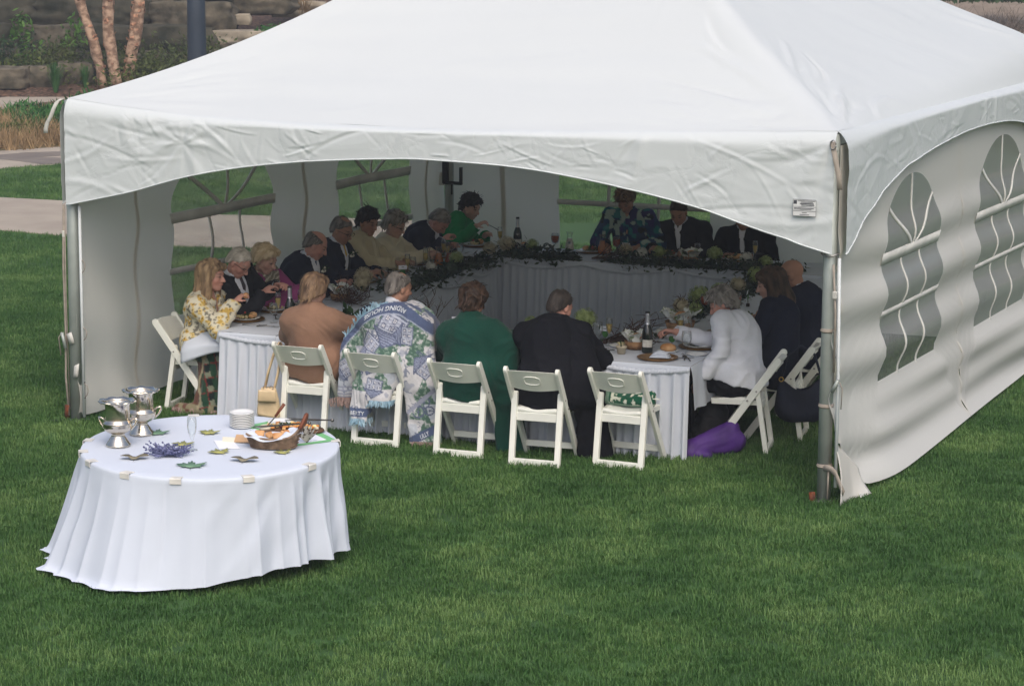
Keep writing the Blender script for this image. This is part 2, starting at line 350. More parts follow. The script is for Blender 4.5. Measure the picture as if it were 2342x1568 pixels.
# rocks ---------------------------------------------------------------------
def rock_mesh(seed, dx, dy, dz, rough=.15, nn=15):
    r = np.random.default_rng(seed); bm = bmesh.new(); bmesh.ops.create_cube(bm, size=1.); bmesh.ops.subdivide_edges(bm, edges=bm.edges[:], cuts=nn, use_grid_fill=True)
    V = np.array([v.co for v in bm.verts]); q = V/np.linalg.norm(V, axis=1, keepdims=True)*.62; V = V*.68+q*.32
    off = r.random(3)*40; n = fbm(V*np.array([dx, dy, dz])+off, 1.6, 3)[:, None]; st = vnoise(V*np.array([dx*.3, dy*.3, dz])+off, 9.)[:, None]
    n = n+.35*np.abs(fbm(V*np.array([dx, dy, dz*1.6])+off+3, 4.5, 3))[:, None]-.12; V = V*(1+rough*n) + np.stack([V[:, 0], V[:, 1], 0*V[:, 2]], 1)*st*.10; V *= np.array([dx, dy, dz])*1.12
    F = np.array([[v.index for v in f.verts] for f in bm.faces]); bm.free(); return V, F
wall = thing('stone_ledge_wall', 'dark stacked stone ledge wall behind the birch trees', 'stone wall', far(-10, 56, .3))
def stone(parent, u, v, z, d, m, seed, rz=0., name='stone'):
    V, F = rock_mesh(seed, *d); o = obj(name, V, F, m, parent); o.location = far(u, v, z)-(parent.location if parent else Vector((0, 0, 0))); o.rotation_euler = (0, 0, .436+rz); return o
rr = random.Random(3); k = 0
for row, (z, hgt, vv) in enumerate([(.42, .62, 55.2), (.98, .56, 55.6), (1.52, .6, 56.1), (2.1, .6, 56.6)]):
    u = -13.6+rr.uniform(0, .8)
    while u < -7.2:
        w = rr.uniform(1.0, 2.5); k += 1
        stone(wall, u+w/2, vv+rr.uniform(-.12, .12), z+rr.uniform(-.04, .04), (w*.97, 1.0, hgt*rr.uniform(.88, 1.02)), 'rock_dark' if rr.random() < .75 else 'rock', 100+k, rr.uniform(-.06, .06)); u += w
ledge = thing('limestone_ledge', 'pale layered limestone ledges right of the lamp post', 'stone ledge', far(-5, 57, 1))
for i, (u, v, z, d, m) in enumerate([(-6.0, 57.0, 1.78, (1.7, 1.0, .5), 'rock'), (-7.9, 56.6, 1.7, (1.5, .9, .8), 'rock'), (-6.4, 56.2, 1.4, (.75, .5, .22), 'rock_pale'), (-4.8, 57.6, 1.62, (.9, .6, .28), 'rock_pale'), (-5.9, 55.6, 1.02, (2.4, .8, .3), 'rock_pale'),
      (-6.1, 55.3, .75, (1.7, .7, .32), 'rock'), (-4.6, 55.9, 1.08, (1.5, .8, .26), 'rock_pale'), (-4.5, 55.4, .8, (1.6, .8, .2), 'rock'), (-3.9, 58.6, 1.98, (1.4, .8, .3), 'rock'), (-5.0, 58.8, 2.2, (1.3, .8, .35), 'rock_dark'), (-2.9, 58.4, 1.9, (.9, .6, .3), 'rock_pale'),
      (-7.2, 55.8, 1.05, (.5, .4, .25), 'rock_pale'), (-4.2, 57.0, 1.4, (.6, .5, .2), 'rock_pale'), (-5.2, 57.2, 1.5, (.7, .4, .16), 'rock_pale'), (-6.9, 57.8, 2.15, (1.6, .9, .45), 'rock_dark'), (-3.4, 56.8, 1.25, (1.2, .7, .2), 'rock_pale')]):
    stone(ledge, u, v, z, d, m, 200+i, rr.uniform(-.15, .15))
for i, (u, v, z, d) in enumerate([(-10.75, 52.0, .34, (1.05, .7, .40)), (-9.95, 52.2, .36, (.8, .6, .44)), (-9.25, 52.5, .38, (.72, .6, .5)), (-11.6, 52.1, .36, (.9, .7, .42))]):
    V, F = rock_mesh(300+i, *d); o = obj('boulder', V, F, 'rock' if i != 3 else 'rock_pale'); o.location = far(u, v, z); o.rotation_euler = (0, 0, .4)
    tag(o, ['long low boulder at the left end of the mulch bed', 'middle boulder of the row, left of the strap leaved clump', 'boulder right behind the strap leaved clump', 'boulder cut by the left picture edge'][i], 'boulder')
# birch with three trunks -------------------------------------------------------
def birch():
    t = thing('river_birch', 'river birch with three peeling pink brown trunks', 'tree', far(-8.3, 51.8, .1)); o = t.location
    for i, (b, tp, r0) in enumerate([((-.32, .1), (-.85, 2.3), .105), ((-.05, .0), (-.17, 2.6), .115), ((.22, .3), (.44, 2.5), .125)]):
        mb = MB(); pts = []; R = []
        for q in range(17):
            f = q/16; x = b[0]+(tp[0]-b[0])*f*1.75; z = f*4.2; pts.append(VR*x+VF*(b[1])+Vector((0, 0, z))+VR*(.05*math.sin(f*9+i*2))); R.append(r0*(1.1-.35*f)*(1+.05*math.sin(q*2.1+i)))
        mb.tube(pts, R, 14); V = np.array(mb.V); V += .025*fbm(V*np.array([1, 1, .6])+i*7, 7., 3)[:, None]*np.array([1, 1, 0]); mb.V = [tuple(v) for v in V]
        tr = mb.build('trunk', 'bark_birch', t, True); fl = MB(); rq = random.Random(50+i)
        for q in range(150 if i == 2 else 70):
            f = rq.random(); a = rq.uniform(0, 6.28); j = int(f*15); c = Vector(pts[j]).lerp(Vector(pts[j+1]), f*15-j); d = Vector((math.cos(a), math.sin(a), 0)); s = rq.uniform(.02, .06); p = Vector((-d.y, d.x, 0)); c = c+d*(R[j]+.012)
            fl.add([c-p*s, c+p*s*.7, c+p*s+Vector((0, 0, s*1.3))+d*.03*rq.random(), c-p*s*.8+Vector((0, 0, s))], [(0, 1, 2, 3)])
        tag(fl.build('bark_flake', 'bark_flake', tr), kind='stuff')
    cr, Fc = leaf_mesh(900, 2.2, 2.2, 2.0, .08, 77, 30); obj('crown', cr+np.array([0, 0, 4.0]), Fc, 'leaf_fresh', t, False)
birch()
def lamp():
    t = thing('lamp_post', 'dark blue grey lamp post rising behind the tent roof', 'lamp post', far(-5.32, 41.6))
    bevel(MB().box((0, 0, .15), (.36, .36, .3)).build('base', 'lamp_post', t), .02)
    MB().lathe([(.17, .3), (.155, 2), (.13, 4.6), (0, 4.6)], 24).build('post', 'lamp_post', t, True)
    MB().lathe([(.09, 4.6), (.2, 4.7), (.22, 5.1), (.05, 5.25), (0, 5.25)], 20).build('lantern', 'lamp_post', t, True)
lamp()
# right top: bare shrub, grass patch, evergreen
t = thing('bare_shrub', 'leafless grey brown shrub on the earth bank behind the roof', 'shrub', far(8.1, 41.4, .95))
branch_mesh(61, 1.35, 1.25, 130, .009, 5).build('branch', 'twig', t)
t = thing('bare_shrub', 'second leafless shrub farther left, half hidden by the roof', 'shrub', far(6.8, 42.2, 1.0))
branch_mesh(62, 1.5, 1.1, 110, .009, 5).build('branch', 'twig', t)
shrub(far(10.6, 56, 1.9), (2.6, 1.2, 1.3), 4200, .08, 'leaf_dark', 'dark evergreen shrub in the top right corner', 63, 26, 14, name='evergreen_shrub')
green_weeds('leafy_weed', far(8.55, 40.6).x, far(8.55, 40.6).y, .55, .45, 2200, 'leaf_fresh', 'small green grass patch at the right foot of the earth bank', .3)
bpy.context.view_layer.update()
for o in bpy.data.objects:
    if o.get('label', '').startswith('small green grass patch'): o.location.z = 1.05
for i, (u, v) in enumerate([]): pass
# a trunk cut by the left edge
tt = thing('tree', 'dark tree trunk at the upper left picture edge', 'tree', far(-11.55, 52.5, .2)); MB().tube([VR*(.08*q)+Vector((0, 0, q*.9)) for q in range(6)], [.26-.02*q for q in range(6)], 12).build('trunk', 'rock_dark', tt, True)
Vc, Fc = leaf_mesh(500, 1.6, 1.6, 1.4, .08, 79, 20); obj('crown', Vc+np.array([0, 0, 4.2]), Fc, 'leaf_fresh', tt, False)
# ================================================================== THE TENT
TW, TD, TH = 6.037, 6.42, 2.494
def pvc(name, col, trans, wr=.25):
    m = bpy.data.materials.new(name); m.use_nodes = True; MATS[name] = m; t = m.node_tree; L = t.links.new; p = t.nodes['Principled BSDF']
    p.inputs['Roughness'].default_value = .42; p.inputs['Specular IOR Level'].default_value = .35
    tc = nd(t, 'ShaderNodeTexCoord'); n = nd(t, 'ShaderNodeTexNoise', i_Scale=.9, i_Detail=8); L(tc.outputs['Object'], n.inputs['Vector'])
    mx = nd(t, 'ShaderNodeMix', data_type='RGBA'); L(n.outputs[0], mx.inputs[0]); mx.inputs[6].default_value = (*[c*.94 for c in col], 1); mx.inputs[7].default_value = (*col, 1)
    L(mx.outputs[2], p.inputs['Base Color'])
    # fine creases
    n2 = nd(t, 'ShaderNodeTexNoise', i_Scale=5., i_Detail=6, i_Roughness=.55, i_Distortion=.6); L(tc.outputs['Object'], n2.inputs['Vector'])
    v = nd(t, 'ShaderNodeTexVoronoi', feature='DISTANCE_TO_EDGE', i_Scale=2.6); mp = nd(t, 'ShaderNodeMix', data_type='VECTOR'); mp.inputs[0].default_value = .25
    L(tc.outputs['Object'], mp.inputs[4]); L(n2.outputs['Color'], mp.inputs[5]); L(mp.outputs[1], v.inputs['Vector'])
    mr = nd(t, 'ShaderNodeMapRange', i_1=0., i_2=.06, i_3=0., i_4=.45); L(v.outputs['Distance'], mr.inputs[0])
    ad = nd(t, 'ShaderNodeMath', operation='ADD'); L(mr.outputs[0], ad.inputs[0]); L(n2.outputs[0], ad.inputs[1])
    b = nd(t, 'ShaderNodeBump', i_Strength=wr, i_Distance=.02); L(ad.outputs[0], b.inputs['Height']); L(b.outputs[0], p.inputs['Normal'])
    tr = nd(t, 'ShaderNodeBsdfTranslucent', i_Color=(*[c*f for c, f in zip(col, (.98, .87, .72))], 1)); ms = nd(t, 'ShaderNodeMixShader'); ms.inputs[0].default_value = trans
    L(p.outputs[0], ms.inputs[1]); L(tr.outputs[0], ms.inputs[2]); L(ms.outputs[0], t.nodes['Material Output'].inputs[0]); return m
pvc('roof_vinyl', (.655, .695, .705), .10, .05); pvc('valance_vinyl', (.635, .68, .695), .06, .15); pvc('wall_vinyl', (.83, .84, .82), .38, .05)
def vinyl():
    m = bpy.data.materials.new('clear_vinyl'); m.use_nodes = True; MATS['clear_vinyl'] = m; t = m.node_tree; L = t.links.new; p = t.nodes['Principled BSDF']
    p.inputs['Base Color'].default_value = (.72, .74, .74, 1); p.inputs['Roughness'].default_value = .7
    tr = nd(t, 'ShaderNodeBsdfTransparent', i_Color=(.93, .95, .94, 1)); g = nd(t, 'ShaderNodeBsdfGlossy', i_Roughness=.12)
    a = nd(t, 'ShaderNodeMixShader', i_0=.20); L(tr.outputs[0], a.inputs[1]); L(p.outputs[0], a.inputs[2])
    fr = nd(t, 'ShaderNodeLayerWeight', i_Blend=.25); k = nd(t, 'ShaderNodeMath', operation='MULTIPLY', i_1=.22); L(fr.outputs['Fresnel'], k.inputs[0])
    b = nd(t, 'ShaderNodeMixShader'); L(k.outputs[0], b.inputs[0]); L(a.outputs[0], b.inputs[1]); L(g.outputs[0], b.inputs[2]); L(b.outputs[0], t.nodes['Material Output'].inputs[0])
vinyl()
mat('pole_metal', srgb(158, 166, 162), .42, var=.08, scale=8, metal=.25, bump=.1, bscale=30)
mat('strap_web', srgb(150, 142, 132), .9, scale=20)
mat('strap_white', srgb(196, 196, 190), .8, scale=10)
mat('strap_dark', srgb(40, 40, 42), .7, scale=10)
mat('steel', srgb(150, 150, 150), .35, metal=.9, scale=20)
mat('rust', srgb(120, 62, 34), .9, scale=20, col2=srgb(70, 44, 30))
mat('mullion', srgb(218, 218, 212), .6, scale=4, translucent=.12)
mat('print_ink', srgb(70, 74, 80), .8, scale=10)
mat('sticker_white', srgb(214, 216, 216), .6, scale=10)

tent = thing('frame_tent', 'large white frame tent with arched valances and window walls', 'tent', (0, 0, 0))
def lerp_tab(x, T):
    xs = [a for a, b in T]; ys = [b for a, b in T]; 
    # smooth (catmull) interpolation
    i = max(0, min(len(xs)-2, int(np.searchsorted(xs, x))-1)); u = (x-xs[i])/(xs[i+1]-xs[i]); p1, p2 = ys[i], ys[i+1]
    p0 = ys[i-1] if i else p1-(p2-p1); p3 = ys[i+2] if i+2 < len(ys) else p2+(p2-p1)
    return .5*(2*p1+(p2-p0)*u+(2*p0-5*p1+4*p2-p3)*u*u+(3*p1-p0-3*p2+p3)*u**3)
HIP = [lambda t: .98*t+1.08*t*t, lambda t: 1.5*t+.56*t*t, lambda t: .25*(1-math.exp(-t/.03))+1.28*t+.53*t*t, lambda t: .98*t+1.08*t*t]   # corners front-left, front-right, back-right, back-left
EAVE_F = [(0, 0), (.4, -.04), (1.07, -.085), (2.06, -.108), (2.98, -.108), (3.8, -.088), (4.77, -.052), (5.69, -.016), (6.04, 0)]
def roof_pt(face, t, s):
    """face 0 front 1 right 2 back 3 left; t 0 eave..1 peak; s 0..1 across"""
    A, B = HIP[face], HIP[(face+1) % 4]
    x0 = t*TW/2; x1 = TW-t*TW/2; y0 = t*TD/2; y1 = TD-t*TD/2
    x, y = [(x0+(x1-x0)*s, y0), (x1, y0+(y1-y0)*s), (x1-(x1-x0)*s, y1), (x0, y1-(y1-y0)*s)][face]
    z = TH + A(t)*(1-s)+B(t)*s
    if face == 0: z += lerp_tab(s*TW, EAVE_F)*(1-t)**2
    z -= .16*t*(1-t)*4*s*(1-s)*(.5 if face == 1 else 1)
    return x, y, z
def strokes(P, n, seed, box, lmin, lmax, wid, amp, dirs=None):
    """thin sharp creases: P (m,2) surface coordinates -> displacement"""
    r = np.random.default_rng(seed); out = np.zeros(len(P))
    for k in range(n):
        c = np.array([r.uniform(box[0], box[1]), r.uniform(box[2], box[3])]); a = r.uniform(0, math.pi) if dirs is None else dirs(c, r); L_ = r.uniform(lmin, lmax); d = np.array([math.cos(a), math.sin(a)]); cv = r.uniform(-.9, .9)
        q = P-c; u = q @ d; v = q @ np.array([-d[1], d[0]])-cv*u*u; w = wid*r.uniform(.6, 1.5); m = (np.abs(u) < L_) & (np.abs(v) < 4*w)
        e = np.clip(1-(u[m]/L_)**2, 0, 1)**.7; out[m] += amp*r.uniform(.4, 1.2)*r.choice([-1, 1])*(np.exp(-(v[m]/w)**2)-.45*np.exp(-((v[m]-1.3*w)/w)**2))*e
    return out
def roof():
    nu, nv = 170, 100; VV = []; FF_ = []; HW = []
    for face in range(2):
        T = (np.arange(nv+1)/nv); Sx = np.arange(nu+1)/nu; V = np.array([roof_pt(face, t*.985, s) for t in T for s in Sx])
        ss = np.tile(Sx, nv+1); tt = np.repeat(T, nu+1); edge = np.minimum(1, np.minimum(ss, 1-ss)*14)*np.minimum(1, tt*30); w = np.zeros(len(V))
        for (cx, cy, am) in ((0., 0., .008), (TW, 0., .020), (TW, TD, .018)):   # tension wrinkles fan out from the corners
            dx = V[:, 0]-cx; dy = V[:, 1]-cy; r = np.hypot(dx, dy); a = np.arctan2(dy, dx)
            n = vnoise(np.stack([a*21+.5*np.sin(r*5), r*.8, 0*r+cx], 1))+.4*vnoise(np.stack([a*46, r*1.3, 0*r+cx+3], 1)); w += am*np.clip(n, -.2, 1)*np.exp(-((r-.75)/.6)**2)
        w += .008*vnoise(np.stack([V[:, 0]*.55, V[:, 1]*.55, V[:, 2]*7+V[:, 1]*3], 1))*np.clip(1-tt*.6, 0, 1) + .003*vnoise(np.stack([V[:, 0]*1.3, V[:, 1]*5, V[:, 2]*13], 1)) + .010*vnoise(V*np.array([.5, .5, 1.]), 1.4)
        P2 = V[:, :2]; w = w*edge
        w += strokes(P2, 26, 5, (TW-1.3, TW-.05, .05, 1.3), .18, .6, .024, .020, lambda c, r: math.atan2(c[1]-0., c[0]-TW)+r.uniform(-.12, .12))*np.minimum(1, tt*40)
        w += strokes(P2, 60, 15, (.3, TW-.2, .1, TD*.6), .15, .6, .02, .0035, lambda c, r: r.uniform(-.5, .5)+(0 if c[0] < TW*.7 else 1.2))*edge
        V[:, 2] += w; F = np.array([(j*(nu+1)+i, j*(nu+1)+i+1, (j+1)*(nu+1)+i+1, (j+1)*(nu+1)+i) for j in range(nv) for i in range(nu)]); FF_.append(F+sum(len(x) for x in VV)); VV.append(V)
        HW.append(np.exp(-(((1-ss if face == 0 else ss)*(1-tt*.98)*TW)/.16)**2)*np.minimum(1, tt*5))
    V = np.concatenate(VV); o = obj('roof_panel', V, np.concatenate(FF_), 'roof_vinyl', tent); g = o.vertex_groups.new(name='hip'); hw = np.concatenate(HW)
    for i in np.where(hw > .03)[0]: g.add([int(i)], float(hw[i]), 'REPLACE')
    wd = o.modifiers.new('weld', 'WELD'); wd.merge_threshold = .002; sm_ = o.modifiers.new('soft', 'SMOOTH'); sm_.vertex_group = 'hip'; sm_.iterations = 40; sm_.factor = .6
    for face in (2, 3):
        nu, nv = 40, 24; V = np.array([roof_pt(face, j/nv*.985, i/nu) for j in range(nv+1) for i in range(nu+1)]); F = np.array([(j*(nu+1)+i, j*(nu+1)+i+1, (j+1)*(nu+1)+i+1, (j+1)*(nu+1)+i) for j in range(nv) for i in range(nu)]); obj('roof_panel', V, F, 'roof_vinyl', tent)
    MB().lathe([(.0, 4.62), (.06, 4.6), (.06, 4.45), (.09, 4.4)], 16, (TW/2, TD/2, 0)).build('peak_cap', 'pole_metal', tent, True)
roof()
def wrinkle(P, seed, amp=1.):
    q = P*np.array([1, 1, 1.]) + seed
    warp = np.stack([vnoise(q, 1.1), vnoise(q+9.3, 1.1), vnoise(q+5.1, 1.1)], 1)*.55
    a = 1-np.abs(vnoise((q+warp)*np.array([1., 1., .8]), 2.1)); b = 1-np.abs(vnoise(q*np.array([.75, .75, 1.6])+warp*1.4, 4.3))
    return amp*(.010*np.clip(a-.72, 0, 1)*3.5+.0035*np.clip(b-.7, 0, 1)*3+.012*vnoise(q, .9))
VAL_F = [(0, 1.69), (.57, 1.817), (1.07, 1.956), (1.56, 2.051), (2.07, 2.116), (2.78, 2.167), (3.13, 2.174), (3.8, 2.151), (4.46, 2.069), (5.1, 1.948), (5.72, 1.778), (6.037, 1.69)]
VAL_R = [(0, 1.69), (.08, 1.715), (.42, 1.89), (.82, 2.024), (1.4, 2.147), (2.14, 2.215), (3.2, 2.262), (4.3, 2.24), (5.2, 2.13), (5.9, 1.93), (6.42, 1.69)]
def valance(face):
    nu, nv = (430, 50) if face < 2 else (100, 14); Lg = TW if face in (0, 2) else TD; V = []
    for j in range(nv+1):
        for i in range(nu+1):
            q = i/nu*Lg; top = TH + (lerp_tab(q, EAVE_F) if face == 0 else 0) + .004; bot = lerp_tab(q, VAL_F) if face in (0, 2) else lerp_tab(q, VAL_R)
            v = j/nv; z = top+(bot-top)*v; o = (.06 if face == 0 else .075)*(1-(1-min(1, v*6))**2)-.012*(v == 0)   # rolls over the eave tube
            V.append([(q, -o, z), (TW+o, q, z), (q, TD+o, z), (-o, q, z)][face])
    V = np.array(V); w = wrinkle(V, 3.7+face*11)
    vv = np.repeat(np.arange(nv+1)/nv, nu+1); uu = np.tile(np.arange(nu+1)/nu, nv+1)*Lg
    ed = np.minimum(1, vv*5)
    if face == 0:   # creases drawn together at a tie point left of the middle, and at the right corner
        for (cx, cz, am, rr) in ((1.05, 2.2, .009, .32), (6.0, 2.4, .012, .6)):
            dx = uu-cx; dz = V[:, 2]-cz; r = np.hypot(dx, dz); a = np.arctan2(dz, dx); w += am*vnoise(np.stack([a*4., r*1., 0*r+cx], 1))*np.exp(-((r-.15)/rr)**2)
    w *= .8; P2 = np.stack([uu, V[:, 2]], 1)
    if face < 2: w += (1. if face == 0 else .45)*strokes(P2, 150, 40+face, (0, Lg, 1.75, 2.45), .06, .26, .010, .0042) + (1. if face == 0 else .6)*strokes(P2, 26, 60+face, (0, Lg, 1.8, 2.4), .25, .6, .018, .005, lambda c, r: r.uniform(-.5, .5))
    w *= ed; 
    if face == 0: V[:, 1] -= w
    elif face == 1: V[:, 0] += w
    elif face == 2: V[:, 1] += w
    else: V[:, 0] -= w
    F = np.array([(j*(nu+1)+i, j*(nu+1)+i+1, (j+1)*(nu+1)+i+1, (j+1)*(nu+1)+i) for j in range(nv) for i in range(nu)])
    o = obj('valance', V, F, 'valance_vinyl', tent)
    # bound hem
    hem = MB(); B = V[nv*(nu+1):]; hem.tube([Vector(b) for b in B[::3]], .006, 5); hem.build('hem', 'valance_vinyl', o, True)
for fc in range(4): valance(fc)
def pole(x, y, x1, y1):
    a, b = Vector((x, y, -.02)), Vector((x1, y1, TH-.02)); o = MB().tube([a, a.lerp(b, .5), b], .046, 20).build('pole', 'pole_metal', tent, True)
    bevel(MB().box(a+Vector((0, 0, .03)), (.15, .15, .012)).build('foot_plate', 'steel', o), .003)
    return o, a, b
P1 = pole(-.02, .03, .0, .03); P2 = pole(5.985, .06, 6.0, .03); P3 = pole(.03, TD-.04, .03, TD-.04); P4 = pole(TW-.03, TD-.04, TW-.03, TD-.04)
for a, b in (((.0, .03), (TW, .03)), ((TW-.03, 0), (TW-.03, TD)), ((TW, TD-.03), (0, TD-.03)), ((.03, TD), (.03, 0))):
    MB().tube([Vector((*a, TH-.13)), Vector((*b, TH-.13))], .03, 12).build('eave_rail', 'pole_metal', tent, True)
# walls --------------------------------------------------------------------------
def outline(cx, hw, zb, zs, zt, ang, cz):
    """distance from (cx,cz) to the arched window outline in direction ang"""
    c, s = math.cos(ang), math.sin(ang); lo, hi = 0., 4.
    for _ in range(26):
        m = (lo+hi)/2; x, z = c*m, cz+s*m
        ins = abs(x) <= hw and z >= zb and (z <= zs or (x/hw)**2+((z-zs)/(zt-zs))**2 <= 1)
        if ins: lo = m
        else: hi = m
    return lo
def wall(label, mp, Lg, wins, zbot, ztop, edges):
    """mp(q,z)->3D with folds; wins: list of (centre, half width, zbottom, zspring, ztop, second bar z)"""
    body = MB(); panes = []; strips = []
    for k, (c, hw, zb, zs, zt, zbar) in enumerate(wins):
        l, r = edges[k], edges[k+1]; cz = (zb+zt)/2
        cor = [math.atan2(z-cz, q-c) for q, z in ((l, ztop), (r, ztop), (r, zbot(r)), (l, zbot(l)))]
        angs = sorted([2*math.pi*i/110-math.pi for i in range(110)]+cor+[math.atan2(z-cz, q) for q, z in ((hw, zb), (-hw, zb))])
        inn, out = [], []
        for a in angs:
            d = outline(c, hw, zb, zs, zt, a, cz); inn.append((c+math.cos(a)*d, cz+math.sin(a)*d))
            dx, dz = math.cos(a), math.sin(a); m, hi_ = 0., 6.
            for _ in range(30):
                md_ = (m+hi_)/2; q_, z_ = c+dx*md_, cz+dz*md_
                if l <= q_ <= r and z_ <= ztop and z_ >= zbot(q_): m = md_
                else: hi_ = md_
            out.append((c+dx*m, cz+dz*m))
        n = len(angs); M = 16; V = []
        for j in range(M+1):
            for i in range(n):
                f = j/M; V.append(mp(inn[i][0]*(1-f)+out[i][0]*f, inn[i][1]*(1-f)+out[i][1]*f))
        body.add(V, [(j*n+i, j*n+(i+1) % n, (j+1)*n+(i+1) % n, (j+1)*n+i) for j in range(M) for i in range(n)])
        pv = MB(); V = []; M2 = 14
        for j in range(1, M2+1):
            f = j/M2
            for i in range(n): V.append(mp(c*(1-f)+inn[i][0]*f, cz*(1-f)+inn[i][1]*f))
        V.append(mp(c, cz)); pv.add(V, [(j*n+i, j*n+(i+1) % n, (j+1)*n+(i+1) % n, (j+1)*n+i) for j in range(M2-1) for i in range(n)]+[(len(V)-1, (i+1) % n, i) for i in range(n)])
        panes.append(pv)
        st = []
        st.append((((c-hw-.03, zs), (c+hw+.03, zs)), .085)); st.append((((c-hw-.02, zbar), (c+hw+.02, zbar)), .05))
        for fx in (-.33, .33): st.append((((c+fx*hw, zb-.02), (c+fx*hw, zs)), .032))
        for fx, fz in ((-.78, .62), (0, 1.0), (.78, .62)): st.append((((c, zs), (c+fx*hw, zs+(zt-zs)*fz)), .034))
        for (p, q), w in st:
            N = 40; d = Vector((q[0]-p[0], q[1]-p[1])).normalized(); nn = Vector((-d.y, d.x)); V = []
            for i in range(N+1):
                f = i/N; a = Vector(p).lerp(Vector(q), f); V += [mp(*(a+nn*w/2), off=.004), mp(*(a-nn*w/2), off=.004)]
            for i in range(N+1):
                f = i/N; a = Vector(p).lerp(Vector(q), f); V += [mp(*(a+nn*w/2), off=-.004), mp(*(a-nn*w/2), off=-.004)]
            K = 2*(N+1); F = [(2*i, 2*i+2, 2*i+3, 2*i+1) for i in range(N)]+[(K+2*i, K+2*i+1, K+2*i+3, K+2*i+2) for i in range(N)]
            F += [(2*i, K+2*i, K+2*i+2, 2*i+2) for i in range(N)]+[(2*i+1, 2*i+3, K+2*i+3, K+2*i+1) for i in range(N)]
            s_ = MB().add(V, F); strips.append((k, s_))
    for e_ in edges:   # welded seams between panels
        def sf(a, b, o_): return mp(min(Lg, max(0, e_+(a-.5)*(.03 if 'right' in label else .05))), zbot(e_)+.01+(ztop-zbot(e_)-.01)*b, off=o_)
        body.grid(lambda a, b: sf(a, b, .0035), 4, 90); body.grid(lambda a, b: sf(a, b, -.0035), 4, 90)
    # plain stretches
    for l, r in ((0, edges[0]), (edges[-1], Lg)):
        if r-l > .02:
            n = max(3, int((r-l)/.05)); body.grid(lambda a, b: mp(l+(r-l)*a, zbot(l+(r-l)*a)+(ztop-zbot(l+(r-l)*a))*b), n, 60)
    o = body.build('side_wall', 'wall_vinyl', tent, True); o['label'] = label
    for pv in panes: pv.build('window_pane', 'clear_vinyl', o, True)
    for k, s_ in strips: s_.build('mullion', 'mullion', o, True)
    return o
def sm(a, b, x): x = max(0., min(1., (x-a)/(b-a))); return x*x*(3-2*x)
def fold_r(q, z):
    a = .030*sm(1.95, 1.45, z); w = a*math.sin(z*15.5+.35*math.sin(q*1.3)+q*.25)
    w += .036*sm(.75, .3, z)*math.sin(z*21+q*.55+.6*math.sin(q*.9)) + .03*sm(1.0, .2, z)*math.sin(q*.9+z*6)
    w += .03*sm(.3, 1.2, q)*(1-sm(1.5, 1.9, z)); w += .09*sm(.8, 0., z)*sm(.1, .9, q)
    return w
def mp_r(q, z, off=0.): return (TW+.02+fold_r(q, z)+off, q, z)
def fold_l(q, z):
    w = .02*sm(2.0, 1.4, z)*math.sin(q*2.1+z*9+.8*math.sin(z*3+q)) + .02*math.sin(q*3.7+.5*math.sin(z*2)) + .03*sm(.8, .1, z)*math.sin(q*2.6+z*4)
    w += .012*math.sin(q*11+1.5*math.sin(z*2.2))*sm(1.2, .2, z)
    return w
def mp_l(q, z, off=0.): return (-.01+fold_l(q, z)*sm(2.35, 1.9, z)+off, q, z)
def mp_b(q, z, off=0.): return (q, TD+.01+.02*math.sin(q*2.3+z*7)+.02*math.sin(q*4.1)*sm(1, .1, z)+off, z)
wall('right side wall with rippled window panels', mp_r, TD, [(1.73, .71, .66, 1.52, 2.06, 1.13), (4.36, .80, .66, 1.53, 2.12, 1.13)], lambda q: .05+.37*math.exp(-(q/.24)**2) if q < 1.5 else .05, 2.40, [.04, 3.05, 5.8])
wall('left side wall seen from inside', mp_l, TD, [(2.23, .80, .62, 1.42, 2.0, .98), (4.88, .71, .62, 1.42, 2.0, .98)], lambda q: .05, 2.40, [.9, 3.55, 6.0])
wall('back wall seen from inside', mp_b, TW, [(1.99, .78, .62, 1.5, 2.05, 1.1)], lambda q: .05, 2.40, [.6, 3.3])
# front corner details -----------------------------------------------------------
def ribbon(pts, w, m, name, parent=None, side=(1, 0, 0)):
    sv = Vector(side)*w/2; V = []; 
    for p in pts: V += [Vector(p)-sv, Vector(p)+sv]
    o = obj(name, V, [(2*i, 2*i+1, 2*i+3, 2*i+2) for i in range(len(pts)-1)], m, parent or tent)
    so_ = o.modifiers.new('s', 'SOLIDIFY'); so_.thickness = .003; return o
for z in (1.17, .66, .25):   # webbing round the near pole
    x = 5.985+.015*z/2.4; y = .06-.03*z/2.4
    MB().tube([Vector((x+.05*math.cos(a), y+.05*math.sin(a), z+.006*math.sin(a))) for a in np.linspace(0, 6.283, 22)], .004, 4, closed=True).build('pole_strap', 'strap_web', tent, True)
    MB().lathe([(.0485, z-.014), (.0495, z-.014), (.0495, z+.014), (.0485, z+.014)], 20, (x, y, 0)).build('pole_strap', 'strap_web', tent, True)
ribbon([(6.02, -.06, 2.43), (6.05, -.07, 2.3), (6.075, -.075, 2.2), (6.085, -.08, 2.12)], .035, 'strap_web', 'strap_tail', side=(.9, .4, 0))
MB().tube([Vector((6.03+.02*math.cos(a), -.075, 2.41+.03*math.sin(a))) for a in np.linspace(0, 6.283, 14)], .004, 5).build('ring', 'steel', tent, True)
MB().tube([Vector((6.04, -.03, 1.62)), Vector((6.062, -.03, 1.3)), Vector((6.06, -.025, .9))], .008, 6).build('cord', 'strap_web', tent, True)
MB().tube([Vector((6.055, -.035, .77)), Vector((6.095, -.035, .855))], .014, 8).build('tension_rod', 'pole_metal', tent, True)
MB().tube([Vector((6.095, -.035, .855)), Vector((6.125, -.035, .80)), Vector((6.12, -.035, .66))], .004, 5).build('cord', 'strap_web', tent, True)
